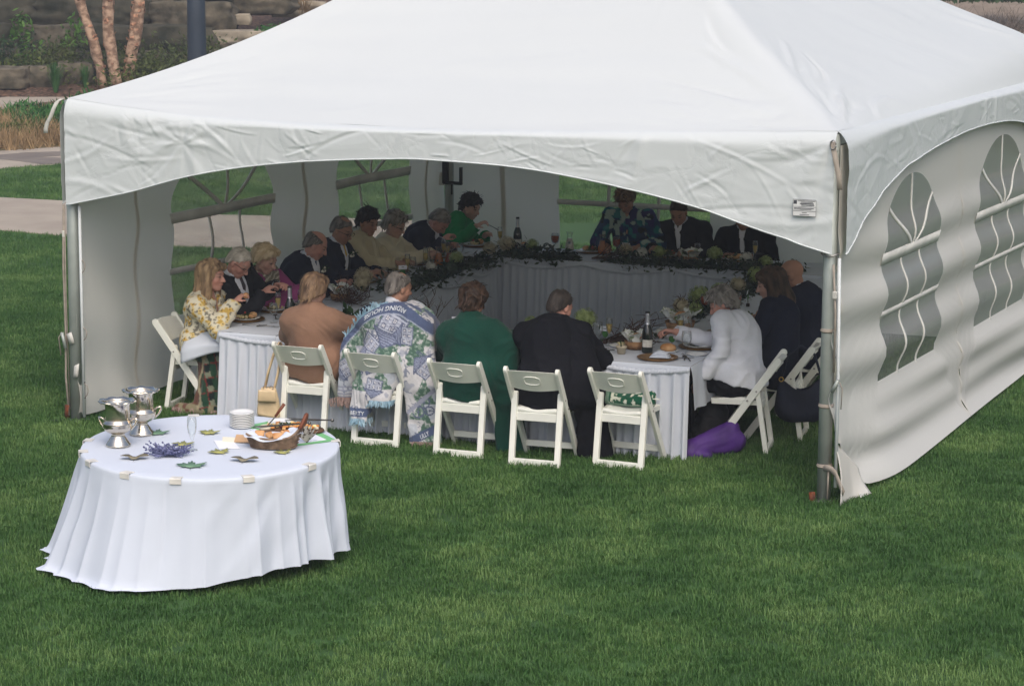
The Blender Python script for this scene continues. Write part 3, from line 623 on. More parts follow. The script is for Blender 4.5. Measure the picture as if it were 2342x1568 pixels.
bevel(MB().box((6.058, -.04, 1.42), (.03, .02, .05)).build('buckle', 'strap_white', tent), .004)
MB().tube([Vector((6.0+.062*math.cos(a), .03+.06*math.sin(a), 1.68+.01*math.cos(a*2))) for a in np.linspace(0, 6.283, 20)], .006, 6).build('wire_loop', 'steel', tent, True)
MB().tube([Vector((6.07, .0, 1.66)), Vector((6.083, .0, .9)), Vector((6.085, .0, .12))], .012, 6).build('wall_edge', 'valance_vinyl', tent, True)
ribbon([(6.0, -.0, .25), (6.06, -.015, .245), (6.09, -.02, .22), (6.13, -.03, .14), (6.155, -.03, .09)], .04, 'strap_web', 'strap_tail', side=(.3, 0, .95))
MB().tube([Vector((6.03, -.0, .03)), Vector((6.035, .0, .24))], .006, 6).build('cord', 'strap_web', tent, True)
MB().tube([Vector((5.93, .0, -.02)), Vector((5.925, -.005, .07))], .022, 8).build('tent_stake', 'rust', tent, True)
def flap():
    def fn(a, b):   # a along the hem from the edge, b downwards
        y = .0+.42*a; z = .42*(1-b)*(1-.62*a)+.012; x = 6.07+.04*math.sin(b*3)*(1-a)+.06*b*b+.04*a
        if a > .55: x += (a-.55)*.12*b
        return (x, y-.05*b, z)
    o = MB().grid(fn, 16, 14).build('wall_flap', 'wall_vinyl', tent, True); s_ = o.modifiers.new('s', 'SOLIDIFY'); s_.thickness = .004
    def tip(a, b): return (6.11+.085*a+.02*b, .30+.04*b-.08*a*(1-b), .012+.035*math.sin(3.14*a)*(1-b)+.05*(1-a)*b)
    MB().grid(tip, 10, 6).build('wall_flap', 'wall_vinyl', tent, True)
flap()
# manufacturer's plate on the front valance: small print
pl = tent
def plate():
    x0, x1, z0, z1, y = 5.77, 5.93, 1.935, 2.045, -.085
    o = MB().box(((x0+x1)/2, y, (z0+z1)/2), (x1-x0, .002, z1-z0)).build('care_label', 'sticker_white', tent); ink = MB()
    def bar(a, b, c, d): ink.box((x0+(a+b)/2*(x1-x0), y-.002, z0+(c+d)/2*(z1-z0)), ((b-a)*(x1-x0), .001, (d-c)*(z1-z0)))
    bar(0, 1, 0, .02); bar(0, 1, .98, 1); bar(0, .012, 0, 1); bar(.988, 1, 0, 1)
    bar(.03, .17, .72, .94); bar(.2, .96, .9, .93); bar(.35, .85, .82, .85); bar(.3, .9, .72, .78); bar(.35, .92, .64, .68); bar(.02, .98, .56, .58); bar(.05, .9, .46, .50); bar(.05, .8, .39, .42); bar(.02, .98, .3, .32); bar(.4, .6, .2, .23); bar(.3, .7, .08, .11)
    ink.build('print', 'print_ink', o)
plate()
# left corner details
ribbon([(-.02, -.05, 2.49), (-.05, -.07, 2.47), (-.075, -.08, 2.42), (-.10, -.085, 2.36), (-.135, -.085, 2.31), (-.15, -.085, 2.26), (-.15, -.085, 2.23)], .035, 'strap_white', 'strap_tail', side=(.9, .3, .1))
for z in (1.22, .70, .26):
    MB().tube([Vector((.075+.012, -.005, z-.06)), Vector((.075, -.005, z-.06)), Vector((.075, -.005, z+.06)), Vector((.087, -.005, z+.06))], .008, 6).build('buckle_bar', 'strap_dark', tent, True)
    MB().tube([Vector((.08+.035*math.sin(a), -.005, z-.05*math.cos(a))) for a in np.linspace(0, 3.14, 9)], .004, 5).build('loop', 'strap_web', tent, True)
MB().tube([Vector((-.07, .0, 1.68)), Vector((-.085, -.0, 1.2)), Vector((-.08, 0, .7)), Vector((-.09, 0, .35)), Vector((-.07, 0, .05))], .009, 6).build('cord', 'strap_web', tent, True)
MB().tube([Vector((-.06, .0, 1.66)), Vector((-.068, -.0, 1.0)), Vector((-.06, 0, .1))], .005, 6).build('cord', 'strap_web', tent, True)
MB().tube([Vector((-.065, -.03, .58)), Vector((-.095, -.03, .70))], .013, 8).build('tension_rod', 'pole_metal', tent, True)
MB().tube([Vector((-.095, -.03, .70)), Vector((-.125, -.03, .66)), Vector((-.11, -.03, .52))], .005, 6).build('cord', 'strap_web', tent, True)
ribbon([(-.03, -.03, .70), (-.01, -.035, .66), (.0, -.035, .62)], .05, 'strap_white', 'strap_tail', side=(.9, 0, .4))
ribbon([(.035, -.03, .46), (.03, -.035, .40), (.025, -.035, .36)], .05, 'strap_white', 'strap_tail', side=(.9, 0, .4))
bevel(MB().box((-.075, 0, 1.46), (.022, .018, .05)).build('buckle', 'strap_white', tent), .004)
MB().tube([Vector((-.09, -.0, .02)), Vector((-.085, .0, .13))], .02, 8).build('tent_stake', 'rust', tent, True)
ribbon([(-.08, -.02, .02), (-.16, -.06, .012), (-.24, -.1, .010)], .05, 'strap_dark', 'strap_tail', side=(0, 1, .1))
MB().tube([Vector((.075, -.005, .05)), Vector((.08, -.005, 1.68))], .012, 6).build('wall_edge', 'valance_vinyl', tent, True)
# dark bracket on the back left pole
MB().box((.11, TD-.12, 1.235), (.20, .03, .03)).box((.03, TD-.12, 1.34), (.06, .03, .22)).box((.2, TD-.12, 1.31), (.025, .03, .17)).build('rail_bracket', 'strap_dark', tent)
bevel(MB().box((-.03, TD-.10, 1.27), (.09, .02, .13)).build('canvas_pad', 'wall_vinyl', tent), .005)
MB().box((.1, TD-.12, 1.17), (.012, .02, .1)).build('strap_tail', 'strap_dark', tent)
# ================================================================== TABLES AND CHAIRS
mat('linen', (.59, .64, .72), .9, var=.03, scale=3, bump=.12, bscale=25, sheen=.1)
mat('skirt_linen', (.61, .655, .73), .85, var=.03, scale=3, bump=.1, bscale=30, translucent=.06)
mat('plywood', srgb(150, 120, 86), .7, scale=4, stretch=(1, 8, 1))
mat('dark_steel', srgb(60, 60, 62), .5, metal=.6)
mat('chair_resin', srgb(232, 234, 226), .38, var=.03, scale=5, spec=.5)
mat('chair_scuff', srgb(150, 150, 146), .6, scale=9)
TZ = .69
def banquet(label, s0, s1, t0, t1, z, legs_at):
    c = TL((s0+s1)/2, (t0+t1)/2, 0); th = thing('banquet_table', label, 'table', c, TA, 'banquet tables set in a square')
    bevel(MB().box((0, 0, z-.025), (s1-s0-.02, t1-t0-.02, .03)).build('tabletop', 'plywood', th), .006)
    for i in (-1, 1):
        for j in (-1, 1):
            x, y = i*((s1-s0)/2-.14), j*((t1-t0)/2-.14)
            MB().tube([Vector((x, y, 0)), Vector((x, y, z-.045))], .014, 8).build('leg', 'dark_steel', th, True)
banquet('front banquet table with the empty white chair at it', .49, 3.78, .01, .71, TZ, 0)
banquet('left banquet table in front of the row of nine guests', -.2, .48, .27, 4.5, TZ, 0)
banquet('back banquet table before the woman in the blue floral blouse', -.2, 3.78, 4.52, 5.22, TZ+.03, 0)
banquet('right banquet table before the man in the white shirt', 3.08, 3.78, .72, 4.5, TZ, 0)
def cloth_top(label, poly, z, hang=.0, name='tablecloth', drops=()):
    """flat cloth with a short fall along chosen edges: drops = {edge index: depth}"""
    mb = MB(); P = [TL(s, t, z) for s, t in poly]; n = len(P)
    mb.add(P, [tuple(range(n))])
    for e, dep in dict(drops).items():
        a, b = P[e], P[(e+1) % n]; d = (b-a).normalized(); out = Vector((d.y, -d.x, 0)); L_ = (b-a).length; nu = max(6, int(L_/.035))
        def fn(u, v, a=a, b=b, out=out, dep=dep, L_=L_):
            p = a.lerp(b, u); w = .5+.5*float(vnoise(np.array([[u*L_*3.1, dep*7, e]]))[0]); r = v
            dp = min(1., dep/.2); return p+out*(.012*math.sin(min(1, r*4)*1.57)+(.03*w*r+.012*r*math.sin(u*L_*24+3*w))*dp)+Vector((0, 0, -dep*r*(.88+.12*w)-.002))
        mb.grid(fn, nu, 8)
    o = mb.build(name, 'linen', None, True); bm = bmesh.new(); bm.from_mesh(o.data); bmesh.ops.remove_doubles(bm, verts=bm.verts[:], dist=.0015); bm.to_mesh(o.data); bm.free()
    es = o.modifiers.new('e', 'EDGE_SPLIT'); es.split_angle = 1.0
    return tag(o, label, 'tablecloth', 'white tablecloths on the banquet tables')
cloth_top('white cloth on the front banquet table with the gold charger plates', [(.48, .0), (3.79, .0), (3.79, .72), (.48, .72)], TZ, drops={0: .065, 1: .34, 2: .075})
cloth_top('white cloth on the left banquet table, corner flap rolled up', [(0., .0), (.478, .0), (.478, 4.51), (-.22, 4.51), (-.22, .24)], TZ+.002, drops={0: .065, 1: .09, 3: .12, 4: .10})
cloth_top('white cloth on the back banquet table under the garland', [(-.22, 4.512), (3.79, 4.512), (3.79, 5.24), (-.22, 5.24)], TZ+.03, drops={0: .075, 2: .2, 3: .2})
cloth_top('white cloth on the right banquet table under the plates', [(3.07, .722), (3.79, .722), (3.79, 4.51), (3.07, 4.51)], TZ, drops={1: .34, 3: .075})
def skirt(label, pts, z, seed, out_flip=1, scal=.05, ruffle=True):
    """pleated skirt clipped along a path of (s,t) points; hem just above the grass"""
    P = [TL(s, t, 0) for s, t in pts]; seg = [(P[i+1]-P[i]).length for i in range(len(P)-1)]; Lg = sum(seg)
    def at(q):
        for i, l in enumerate(seg):
            if q <= l or i == len(seg)-1: return P[i].lerp(P[i+1], min(1, q/l)), (P[i+1]-P[i]).normalized()
            q -= l
    rs = random.Random(seed); ph = []; x = 0
    while x < Lg+.3: ph.append(x); x += rs.uniform(.05, .11)
    cum = np.array(ph)
    def pleat(q): 
        i = int(np.searchsorted(cum, q)); a, b = (cum[i-1] if i else 0), cum[min(i, len(cum)-1)]; u = (q-a)/max(.01, b-a); return math.sin(u*6.283)*min(1., (b-a)/.08)
    nu = int(Lg/.011); nv = 14
    def top(q): u = (q/Lg)*max(1, round(Lg/.75)); return z-.02-scal*math.sin(math.pi*(u % 1))**1.0
    def fn(u, v):
        q = u*Lg; p, d = at(q); o = Vector((d.y, -d.x, 0))*out_flip; zt = top(q); amp = .006+.03*v**.8; big = .03*float(vnoise(np.array([[q*1.6, 0, seed]]))[0])*v
        return p+o*(.022+amp*pleat(q)+.03*v+big)+d*(.008*v*pleat(q+.03))+Vector((0, 0, zt+(.015-zt)*v+.008*v*math.sin(q*5)))
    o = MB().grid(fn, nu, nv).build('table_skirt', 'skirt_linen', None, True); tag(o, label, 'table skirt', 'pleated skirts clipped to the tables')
    if ruffle:   # gathered header
        def rf(u, v): q = u*Lg; p, d = at(q); oo = Vector((d.y, -d.x, 0))*out_flip; return p+oo*(.03+.008*math.sin(q*260)*abs(v-.5)*2+.012*math.sin(v*3.14))+Vector((0, 0, top(q)+.014-.034*v+.004*math.sin(q*170+v*5)))
        MB().grid(rf, int(Lg/.009), 3).build('ruffled_header', 'skirt_linen', o, True)
    return o
skirt('white pleated skirt along the near side of the front table', [(.0, .0), (3.79, .0)], TZ, 1, 1, .034)
skirt('white pleated skirt on the inner side of the left table', [(.49, .74), (.49, 4.5)], TZ, 2, 1, .07)
skirt('grey shaded pleated skirt along the front of the back table', [(.49, 4.5), (3.07, 4.5)], TZ+.03, 3, 1, .05)
skirt('white pleated skirt on the inner side of the right table', [(3.06, 4.5), (3.06, .74)], TZ, 4, 1, .05)
# folding chair --------------------------------------------------------------------
def chair_proto():
    t = thing('folding_chair', 'white resin folding chair', 'chair', (0, 0, 0), 0, 'white folding chairs round the tables'); R = 'chair_resin'
    hw = .193; top = Vector((0, -.275, .70)); foot = Vector((0, .215, 0)); d = (foot-top).normalized()
    def rounded_bar(name, a, b, w, h, cap_a=True, parent=t):
        # flat bar, width across x = w, depth h, round upper tip
        a, b = Vector(a), Vector(b); ax = (b-a).normalized(); n = Vector((1, 0, 0)).cross(ax).normalized(); V = []; F = []
        prof = [(0, -h/2+h*.0, .0)]
        pts = []; 
        for k in range(7): an = math.pi*k/6; pts.append((-h/2*math.cos(an), -h/2*math.sin(an)))
        outl = [(p[0], p[1]) for p in pts]; Lb = (b-a).length; outl = outl+[(h/2, Lb), (-h/2, Lb)]
        m = len(outl)
        for sx in (-w/2, w/2):
            for (q, l) in outl: V.append(a+n*q+ax*l+Vector((sx, 0, 0)))
        F = [tuple(range(m)), tuple(range(m, 2*m))[::-1]]+[(i, m+i, m+(i+1) % m, (i+1) % m) for i in range(m)]
        o = obj(name, V, F, R, parent, False); return bevel(o, .004)
    for s in (-1, 1): rounded_bar('back_post', top+Vector((s*hw, 0, 0)), foot+Vector((s*hw, 0, 0)), .026, .054)
    # curved backrest
    def br(u, v, th):
        x = (u-.5)*2*(hw-.008); z = .695-.135*v-.02*math.sin(math.pi*u)*(1 if v > .5 else -.6)*.8; y = -.272+(.70-z)*.7-.035*math.cos((u-.5)*3.14)
        return Vector((x, y+th, z))
    mb = MB(); n, m = 20, 5
    V = [br(i/n, j/m, th) for th in (-.009, .009) for j in range(m+1) for i in range(n+1)]; K = (n+1)*(m+1)
    F = [(j*(n+1)+i, j*(n+1)+i+1, (j+1)*(n+1)+i+1, (j+1)*(n+1)+i) for j in range(m) for i in range(n)]; F += [tuple(q+K for q in f)[::-1] for f in F]
    rim = [i for i in range(n+1)]+[(j)*(n+1)+n for j in range(1, m+1)]+[m*(n+1)+i for i in range(n-1, -1, -1)]+[j*(n+1) for j in range(m-1, 0, -1)]
    F += [(rim[i], K+rim[i], K+rim[(i+1) % len(rim)], rim[(i+1) % len(rim)]) for i in range(len(rim))]
    b = obj('backrest', V, F, R, t, True); es = b.modifiers.new('e', 'EDGE_SPLIT'); es.split_angle = .9
    ring = []
    for k in range(29):
        a = 6.2832*k/28; cx = .05*math.cos(a); cx = (cx+(.03 if math.cos(a) > 0 else -.03)*abs(math.cos(a))**.3)*.75; cz = .632+.019*math.sin(a); ring.append(br(.5+cx/(2*(hw-.008)), (.695-cz)/.135, -.012))
    MB().tube(ring, .0042, 6).build('hand_grip', R, b, True)
    # rear frame
    hr = .172; a = Vector((0, -.125, .505)); f = Vector((0, -.205, 0.0))
    for s in (-1, 1): rounded_bar('rear_leg', a+Vector((s*hr, 0, 0)), f+Vector((s*hr, 0, 0)), .042, .036)
    bevel(MB().box((0, -.202, .022), (2*hr-.034, .03, .052)).build('rear_crossbar', R, t), .004)
    bevel(MB().box((0, -.145, .345), (2*hr-.034, .02, .06)).build('seat_rail', R, t), .004)
    bevel(MB().bar((-hw+.012, .155, .088), (hw-.012, .155, .088), .022, .045).build('front_stretcher', R, t), .004)
    # seat
    def st(u, v): x = (u-.5)*.31; y = -.15+.36*v; return Vector((x, y, .405+.008*math.cos((v-.4)*5)-.006*math.cos((u-.5)*6)))
    g = MB().grid(st, 10, 10); o = g.build('seat', R, t, True); sl_ = o.modifiers.new('s', 'SOLIDIFY'); sl_.thickness = .03; sl_.offset = -1
    for s in (-1, 1):
        bevel(MB().bar((s*.155, -.15, .385), (s*.155, .205, .385), .022, .04).build('seat_side_rail', R, t), .003)
        MB().tube([Vector((s*(hw-.005), -.06, .405)), Vector((s*(hw+.016), -.06, .405))], .008, 8).build('bolt', 'chair_scuff', t, True)
        MB().tube([Vector((s*(hw-.005), -.125, .475)), Vector((s*(hw+.016), -.125, .475))], .007, 8).build('bolt', 'chair_scuff', t, True)
    return t
CH = chair_proto(); _first = [True]
def chair(s, t, face, label, tilt=0.):
    loc = TL(s, t, 0); rz = TA+face
    if _first[0]:
        _first[0] = False; CH.location = loc; CH.rotation_euler = (0, 0, rz); CH['label'] = label; return CH
    return dup(CH, loc, rz, label)
FF, FL, FR, FB = 0., -math.pi/2, math.pi/2, math.pi
chair(.86, -.13, FF+.0, 'white folding chair carrying the woman in the tan shawl, beige handbag on it')
chair(1.49, -.195, FF-.02, 'white folding chair half covered by the woven scenic blanket')
chair(2.20, -.31, FF+.0, 'white folding chair under the guest in the dark green shawl')
chair(2.815, -.39, FF+.04, 'white folding chair under the man in the black suit')
chair(3.405, -.215, FF-.05, 'empty white folding chair with the green patterned cushion on it')
chair(4.03, .52, FR+.16, 'white folding chair under the man in the white shirt')
chair(4.14, 1.1, FR+.12, 'white folding chair with the navy tote bag hung on its back')
chair(4.18, 1.95, FR+.05, 'white folding chair half hidden by the near tent pole')
for i, (s, t, l) in enumerate([(-.40, .36, 'white folding chair under the woman in the yellow floral jacket'), (-.43, .92, 'white folding chair under the white haired man with tilted head'), (-.43, 1.42, 'white folding chair under the woman in the pink jacket'), (-.43, 2.08, 'white folding chair under the balding man in the navy suit'), (-.43, 2.72, 'white folding chair under the man with the yellow tie'),
      (-.43, 3.38, 'white folding chair under the dark haired woman in cream'), (-.41, 3.95, 'white folding chair under the white haired woman in cream'), (-.39, 4.5, 'white folding chair under the man bending low over his plate'), (-.37, 5.32, 'white folding chair under the woman in the bright green jacket')]):
    chair(s, t, FL+(.12 if i == 0 else random.uniform(-.05, .05)), l)
for i, (s, t, l) in enumerate([(1.52, 5.5, 'white folding chair under the woman in the blue floral blouse'), (2.03, 5.52, 'white folding chair under the bowed man in the dark suit at the back'), (2.64, 5.52, 'white folding chair under the guest cut off by the valance')]):
    chair(s, t, FB+random.uniform(-.04, .04), l)
# ================================================================== PEOPLE (bodies grown as one smooth surface from blended volumes)
def npv(*a): return np.array(a, np.float32)
class Vol:
    def __init__(s, lo, hi, h):
        s.h = h; s.lo = np.array(lo, np.float32); n = np.ceil((np.array(hi)-s.lo)/h).astype(int)+1; s.n = n; s.f = np.full(n, .2, np.float32)
    def sub(s, lo, hi):
        a = np.clip(np.floor((np.array(lo)-s.lo)/s.h).astype(int), 0, s.n-1); b = np.clip(np.ceil((np.array(hi)-s.lo)/s.h).astype(int)+1, 1, s.n)
        if (b <= a).any(): return None
        ax = [s.lo[i]+s.h*np.arange(a[i], b[i], dtype=np.float32) for i in range(3)]
        return (slice(a[0], b[0]), slice(a[1], b[1]), slice(a[2], b[2])), ax[0][:, None, None], ax[1][None, :, None], ax[2][None, None, :]
    def put(s, d, sl, k):
        f = s.f[sl]
        if k > 0:
            g = np.clip(.5+.5*(d-f)/k, 0, 1); s.f[sl] = d*(1-g)+f*g-k*g*(1-g)
        else: s.f[sl] = np.minimum(f, d)
    def cone(s, a, b, ra, rb=None, k=.03, sq=None):
        """tapered capsule; sq=(axis vector, factor) flattens it along an axis"""
        rb = ra if rb is None else rb; a = np.asarray(a, np.float32); b = np.asarray(b, np.float32); m = max(ra, rb)*(1.35 if sq else 1.)+k+2*s.h
        q = s.sub(np.minimum(a, b)-m, np.maximum(a, b)+m)
        if q is None: return s
        sl, X, Y, Z = q; d = b-a; L2 = float(d@d)+1e-9
        px, py, pz = X-a[0], Y-a[1], Z-a[2]; t = np.clip((px*d[0]+py*d[1]+pz*d[2])/L2, 0, 1)
        qx, qy, qz = px-t*d[0], py-t*d[1], pz-t*d[2]
        if sq is not None:
            n = np.asarray(sq[0], np.float32); w = qx*n[0]+qy*n[1]+qz*n[2]; c = (1/sq[1]-1)*w; qx, qy, qz = qx+c*n[0], qy+c*n[1], qz+c*n[2]
        s.put(np.sqrt(qx*qx+qy*qy+qz*qz)-(ra+t*(rb-ra)), sl, k); return s
    def _ell(s, c, r, M, pad):
        c = np.asarray(c, np.float32); r = np.asarray(r, np.float32); m = float(r.max())+pad+2*s.h; q = s.sub(c-m, c+m)
        if q is None: return None
        sl, X, Y, Z = q; p = [X-c[0], Y-c[1], Z-c[2]]
        if M is not None: p = [p[0]*M[0][i]+p[1]*M[1][i]+p[2]*M[2][i] for i in range(3)]
        u = [p[i]/r[i] for i in range(3)]; k0 = np.sqrt(u[0]**2+u[1]**2+u[2]**2)+1e-6; k1 = np.sqrt(sum((u[i]/r[i])**2 for i in range(3)))+1e-6
        return sl, k0*(k0-1)/k1
    def ell(s, c, r, M=None, k=.02):
        q = s._ell(c, r, M, k)
        if q: s.put(q[1], q[0], k)
        return s
    def cut(s, c, r, M=None, k=.01):
        q = s._ell(c, r, M, k)
        if q:
            sl, d = q; f = s.f[sl]; d = -d
            if k > 0: g = np.clip(.5-.5*(f-d)/k, 0, 1); s.f[sl] = f*(1-g)+d*g+k*g*(1-g)
            else: s.f[sl] = np.maximum(f, d)
        return s
    def cutcone(s, a, b, ra, rb=None):
        t = Vol.__new__(Vol); t.h, t.lo, t.n = s.h, s.lo, s.n; t.f = np.full(s.n, .2, np.float32); t.cone(a, b, ra, rb, 0); s.f = np.maximum(s.f, -t.f); return s
    def clip(s, fn):
        """keep where fn(X,Y,Z) < 0"""
        X = s.lo[0]+s.h*np.arange(s.n[0], dtype=np.float32)[:, None, None]; Y = s.lo[1]+s.h*np.arange(s.n[1], dtype=np.float32)[None, :, None]; Z = s.lo[2]+s.h*np.arange(s.n[2], dtype=np.float32)[None, None, :]
        s.f = np.maximum(s.f, fn(X, Y, Z)+0*s.f); return s
    def mesh(s):
        f = s.f; f[0], f[-1], f[:, 0], f[:, -1], f[:, :, 0], f[:, :, -1] = (.2,)*6
        ins = f < 0; n = np.array(f.shape)-1; c = np.zeros(n, np.int8)
        co = [(i, j, k) for i in (0, 1) for j in (0, 1) for k in (0, 1)]
        for (i, j, k) in co: c += ins[i:n[0]+i, j:n[1]+j, k:n[2]+k]
        I = np.argwhere((c > 0) & (c < 8)); idx = np.full(n, -1, np.int32); idx[tuple(I.T)] = np.arange(len(I))
        acc = np.zeros((len(I), 3), np.float32); cnt = np.zeros(len(I), np.float32)
        for a in co:
            for ax in range(3):
                if a[ax] == 0:
                    b = list(a); b[ax] = 1; fa = f[tuple((I+a).T)]; fb = f[tuple((I+b).T)]; x = (fa < 0) != (fb < 0); t = np.where(x, fa/np.where(x, fa-fb, 1), 0)
                    p = np.array(a, np.float32)+np.zeros((len(I), 3), np.float32); p[:, ax] = t; acc += p*x[:, None]; cnt += x
        V = (I+acc/np.maximum(cnt, 1)[:, None])*s.h+s.lo; Q = []
        for ax in range(3):
            u, v = (ax+1) % 3, (ax+2) % 3; sa = [slice(None)]*3; sb = [slice(None)]*3; sa[ax] = slice(0, -1); sb[ax] = slice(1, None)
            A, B = ins[tuple(sa)], ins[tuple(sb)]; E = np.argwhere(A != B); E = E[(E[:, u] > 0) & (E[:, v] > 0) & (E[:, u] < n[u]) & (E[:, v] < n[v])]
            fl = A[tuple(E.T)]; e = np.eye(3, dtype=int); q = np.stack([idx[tuple((E-e[u]-e[v]).T)], idx[tuple((E-e[v]).T)], idx[tuple(E.T)], idx[tuple((E-e[u]).T)]], 1)
            q[~fl] = q[~fl][:, ::-1]; Q.append(q)
        return V, np.concatenate(Q)
def rotm(pitch=0., yaw=0., roll=0.):
    """columns: right, forward, up of the rotated frame (pitch>0 looks down, yaw>0 turns left)"""
    m = Matrix.Rotation(yaw, 3, 'Z') @ Matrix.Rotation(-pitch, 3, 'X') @ Matrix.Rotation(roll, 3, 'Y'); return np.array(m, np.float32)
SKIN = {'fair': srgb(198, 158, 140), 'pink': srgb(194, 144, 128), 'tan': srgb(170, 128, 108), 'warm': srgb(186, 142, 120)}
vcol_mat('skin', .55, .12, 120, .35)
vcol_mat('hair', .6, .5, 70, .3, stretch=(1, 1, .18)); vcol_mat('woven', .95, .35, 160, .1, sheen=.2); vcol_mat('printed_fabric', .85, .25, 50, .2)
for nm, c, b in (('suit_black', srgb(20, 21, 27), .25), ('suit_navy', srgb(34, 38, 54), .25), ('suit_charcoal', srgb(38, 39, 44), .25), ('navy_knit', srgb(28, 32, 48), .3), ('shirt_white', (.70, .72, .78), .2), ('cream_wool', srgb(196, 184, 152), .5), ('cream_wool_pale', srgb(208, 198, 170), .5),
                 ('green_jacket', srgb(12, 128, 70), .3), ('pink_jacket', srgb(150, 70, 122), .3), ('shawl_tan', srgb(136, 106, 88), .3), ('shawl_green', srgb(18, 60, 50), .35), ('purple_cloth', srgb(52, 40, 92), .3), ('trouser_dark', srgb(26, 27, 33), .3), ('dress_purple', srgb(60, 44, 84), .3)):
    mat(nm, c, .9, var=.1, scale=5, bump=b, bscale=45, sheen=(0. if 'suit' in nm or 'dark' in nm or 'navy' in nm else .08), spec=.12)
mat('tie_blue', srgb(50, 66, 112), .5, scale=30); mat('tie_yellow', srgb(196, 158, 60), .5, scale=30, col2=srgb(214, 180, 90)); mat('tie_dark', srgb(52, 44, 54), .5, scale=30)
mat('leather_shoe', srgb(24, 20, 18), .4); mat('spectacle', srgb(30, 28, 28), .3, metal=.3); mat('pearl', srgb(226, 222, 208), .25)
def hair_cols(V, c1, c2, seed, f=60):
    n = vnoise(np.stack([V[:, 0]*f, V[:, 1]*f, V[:, 2]*f*.16], 1)+seed)*.6+.5+.25*vnoise(V*14+seed); n = np.clip(n, 0, 1)[:, None]
    return np.array(c1)*(1-n)+np.array(c2)*n
def ik(a, b, l1, l2, pole):
    a, b, pole = (np.array(x, float) for x in (a, b, pole)); d = b-a; L_ = np.linalg.norm(d)
    if L_ > (l1+l2)*.985: b = a+d/L_*(l1+l2)*.985; d = b-a; L_ = np.linalg.norm(d)
    u = d/L_; x = (l1*l1-l2*l2+L_*L_)/(2*L_); h = math.sqrt(max(0, l1*l1-x*x)); p = pole-u*(pole@u); p /= np.linalg.norm(p)+1e-9
    return a+u*x+p*h, b
def hand_prims(v, wrist, direc, palm_n, side, r=1., curl=.9, spread=1.):
    """palm and five jointed fingers; direc: wrist->knuckles, palm_n: out of the palm"""
    d = np.array(direc, float); d /= np.linalg.norm(d); n = np.array(palm_n, float); n -= d*(n@d); n /= np.linalg.norm(n); x = np.cross(d, n)*side
    P = np.array(wrist, float); pc = P+d*.05; M = np.stack([x, d, n], 1)
    v.ell(pc, (.041*r, .05*r, .017*r), M, .012)
    for i, (o, L_) in enumerate(((-.030, .066), (-.010, .076), (.011, .072), (.030, .056))):
        p = P+d*.088+x*o*r; c = curl*(.85+.12*i); dd = d
        for j, seg in enumerate((.46, .30, .24)):
            a = c*(.7 if j == 0 else .9); dd = dd*math.cos(a)+np.cross(x, dd)*math.sin(a)*(-1 if np.cross(x, d)@n < 0 else 1); q = p+dd*L_*seg*r; v.cone(p, q, .0088*r, .008*r, .004); p = q
    p = P+d*.028-x*.036*r; dd = d*.7-x*.55+n*.45; dd /= np.linalg.norm(dd); q = p+dd*.036*r; v.cone(p, q, .0115*r, .0105*r, .008); dd = d*.8-x*.05+n*.6; dd /= np.linalg.norm(dd); v.cone(q, q+dd*.03*r, .0102*r, .0085*r, .004)
    return P+d*.09+n*.03
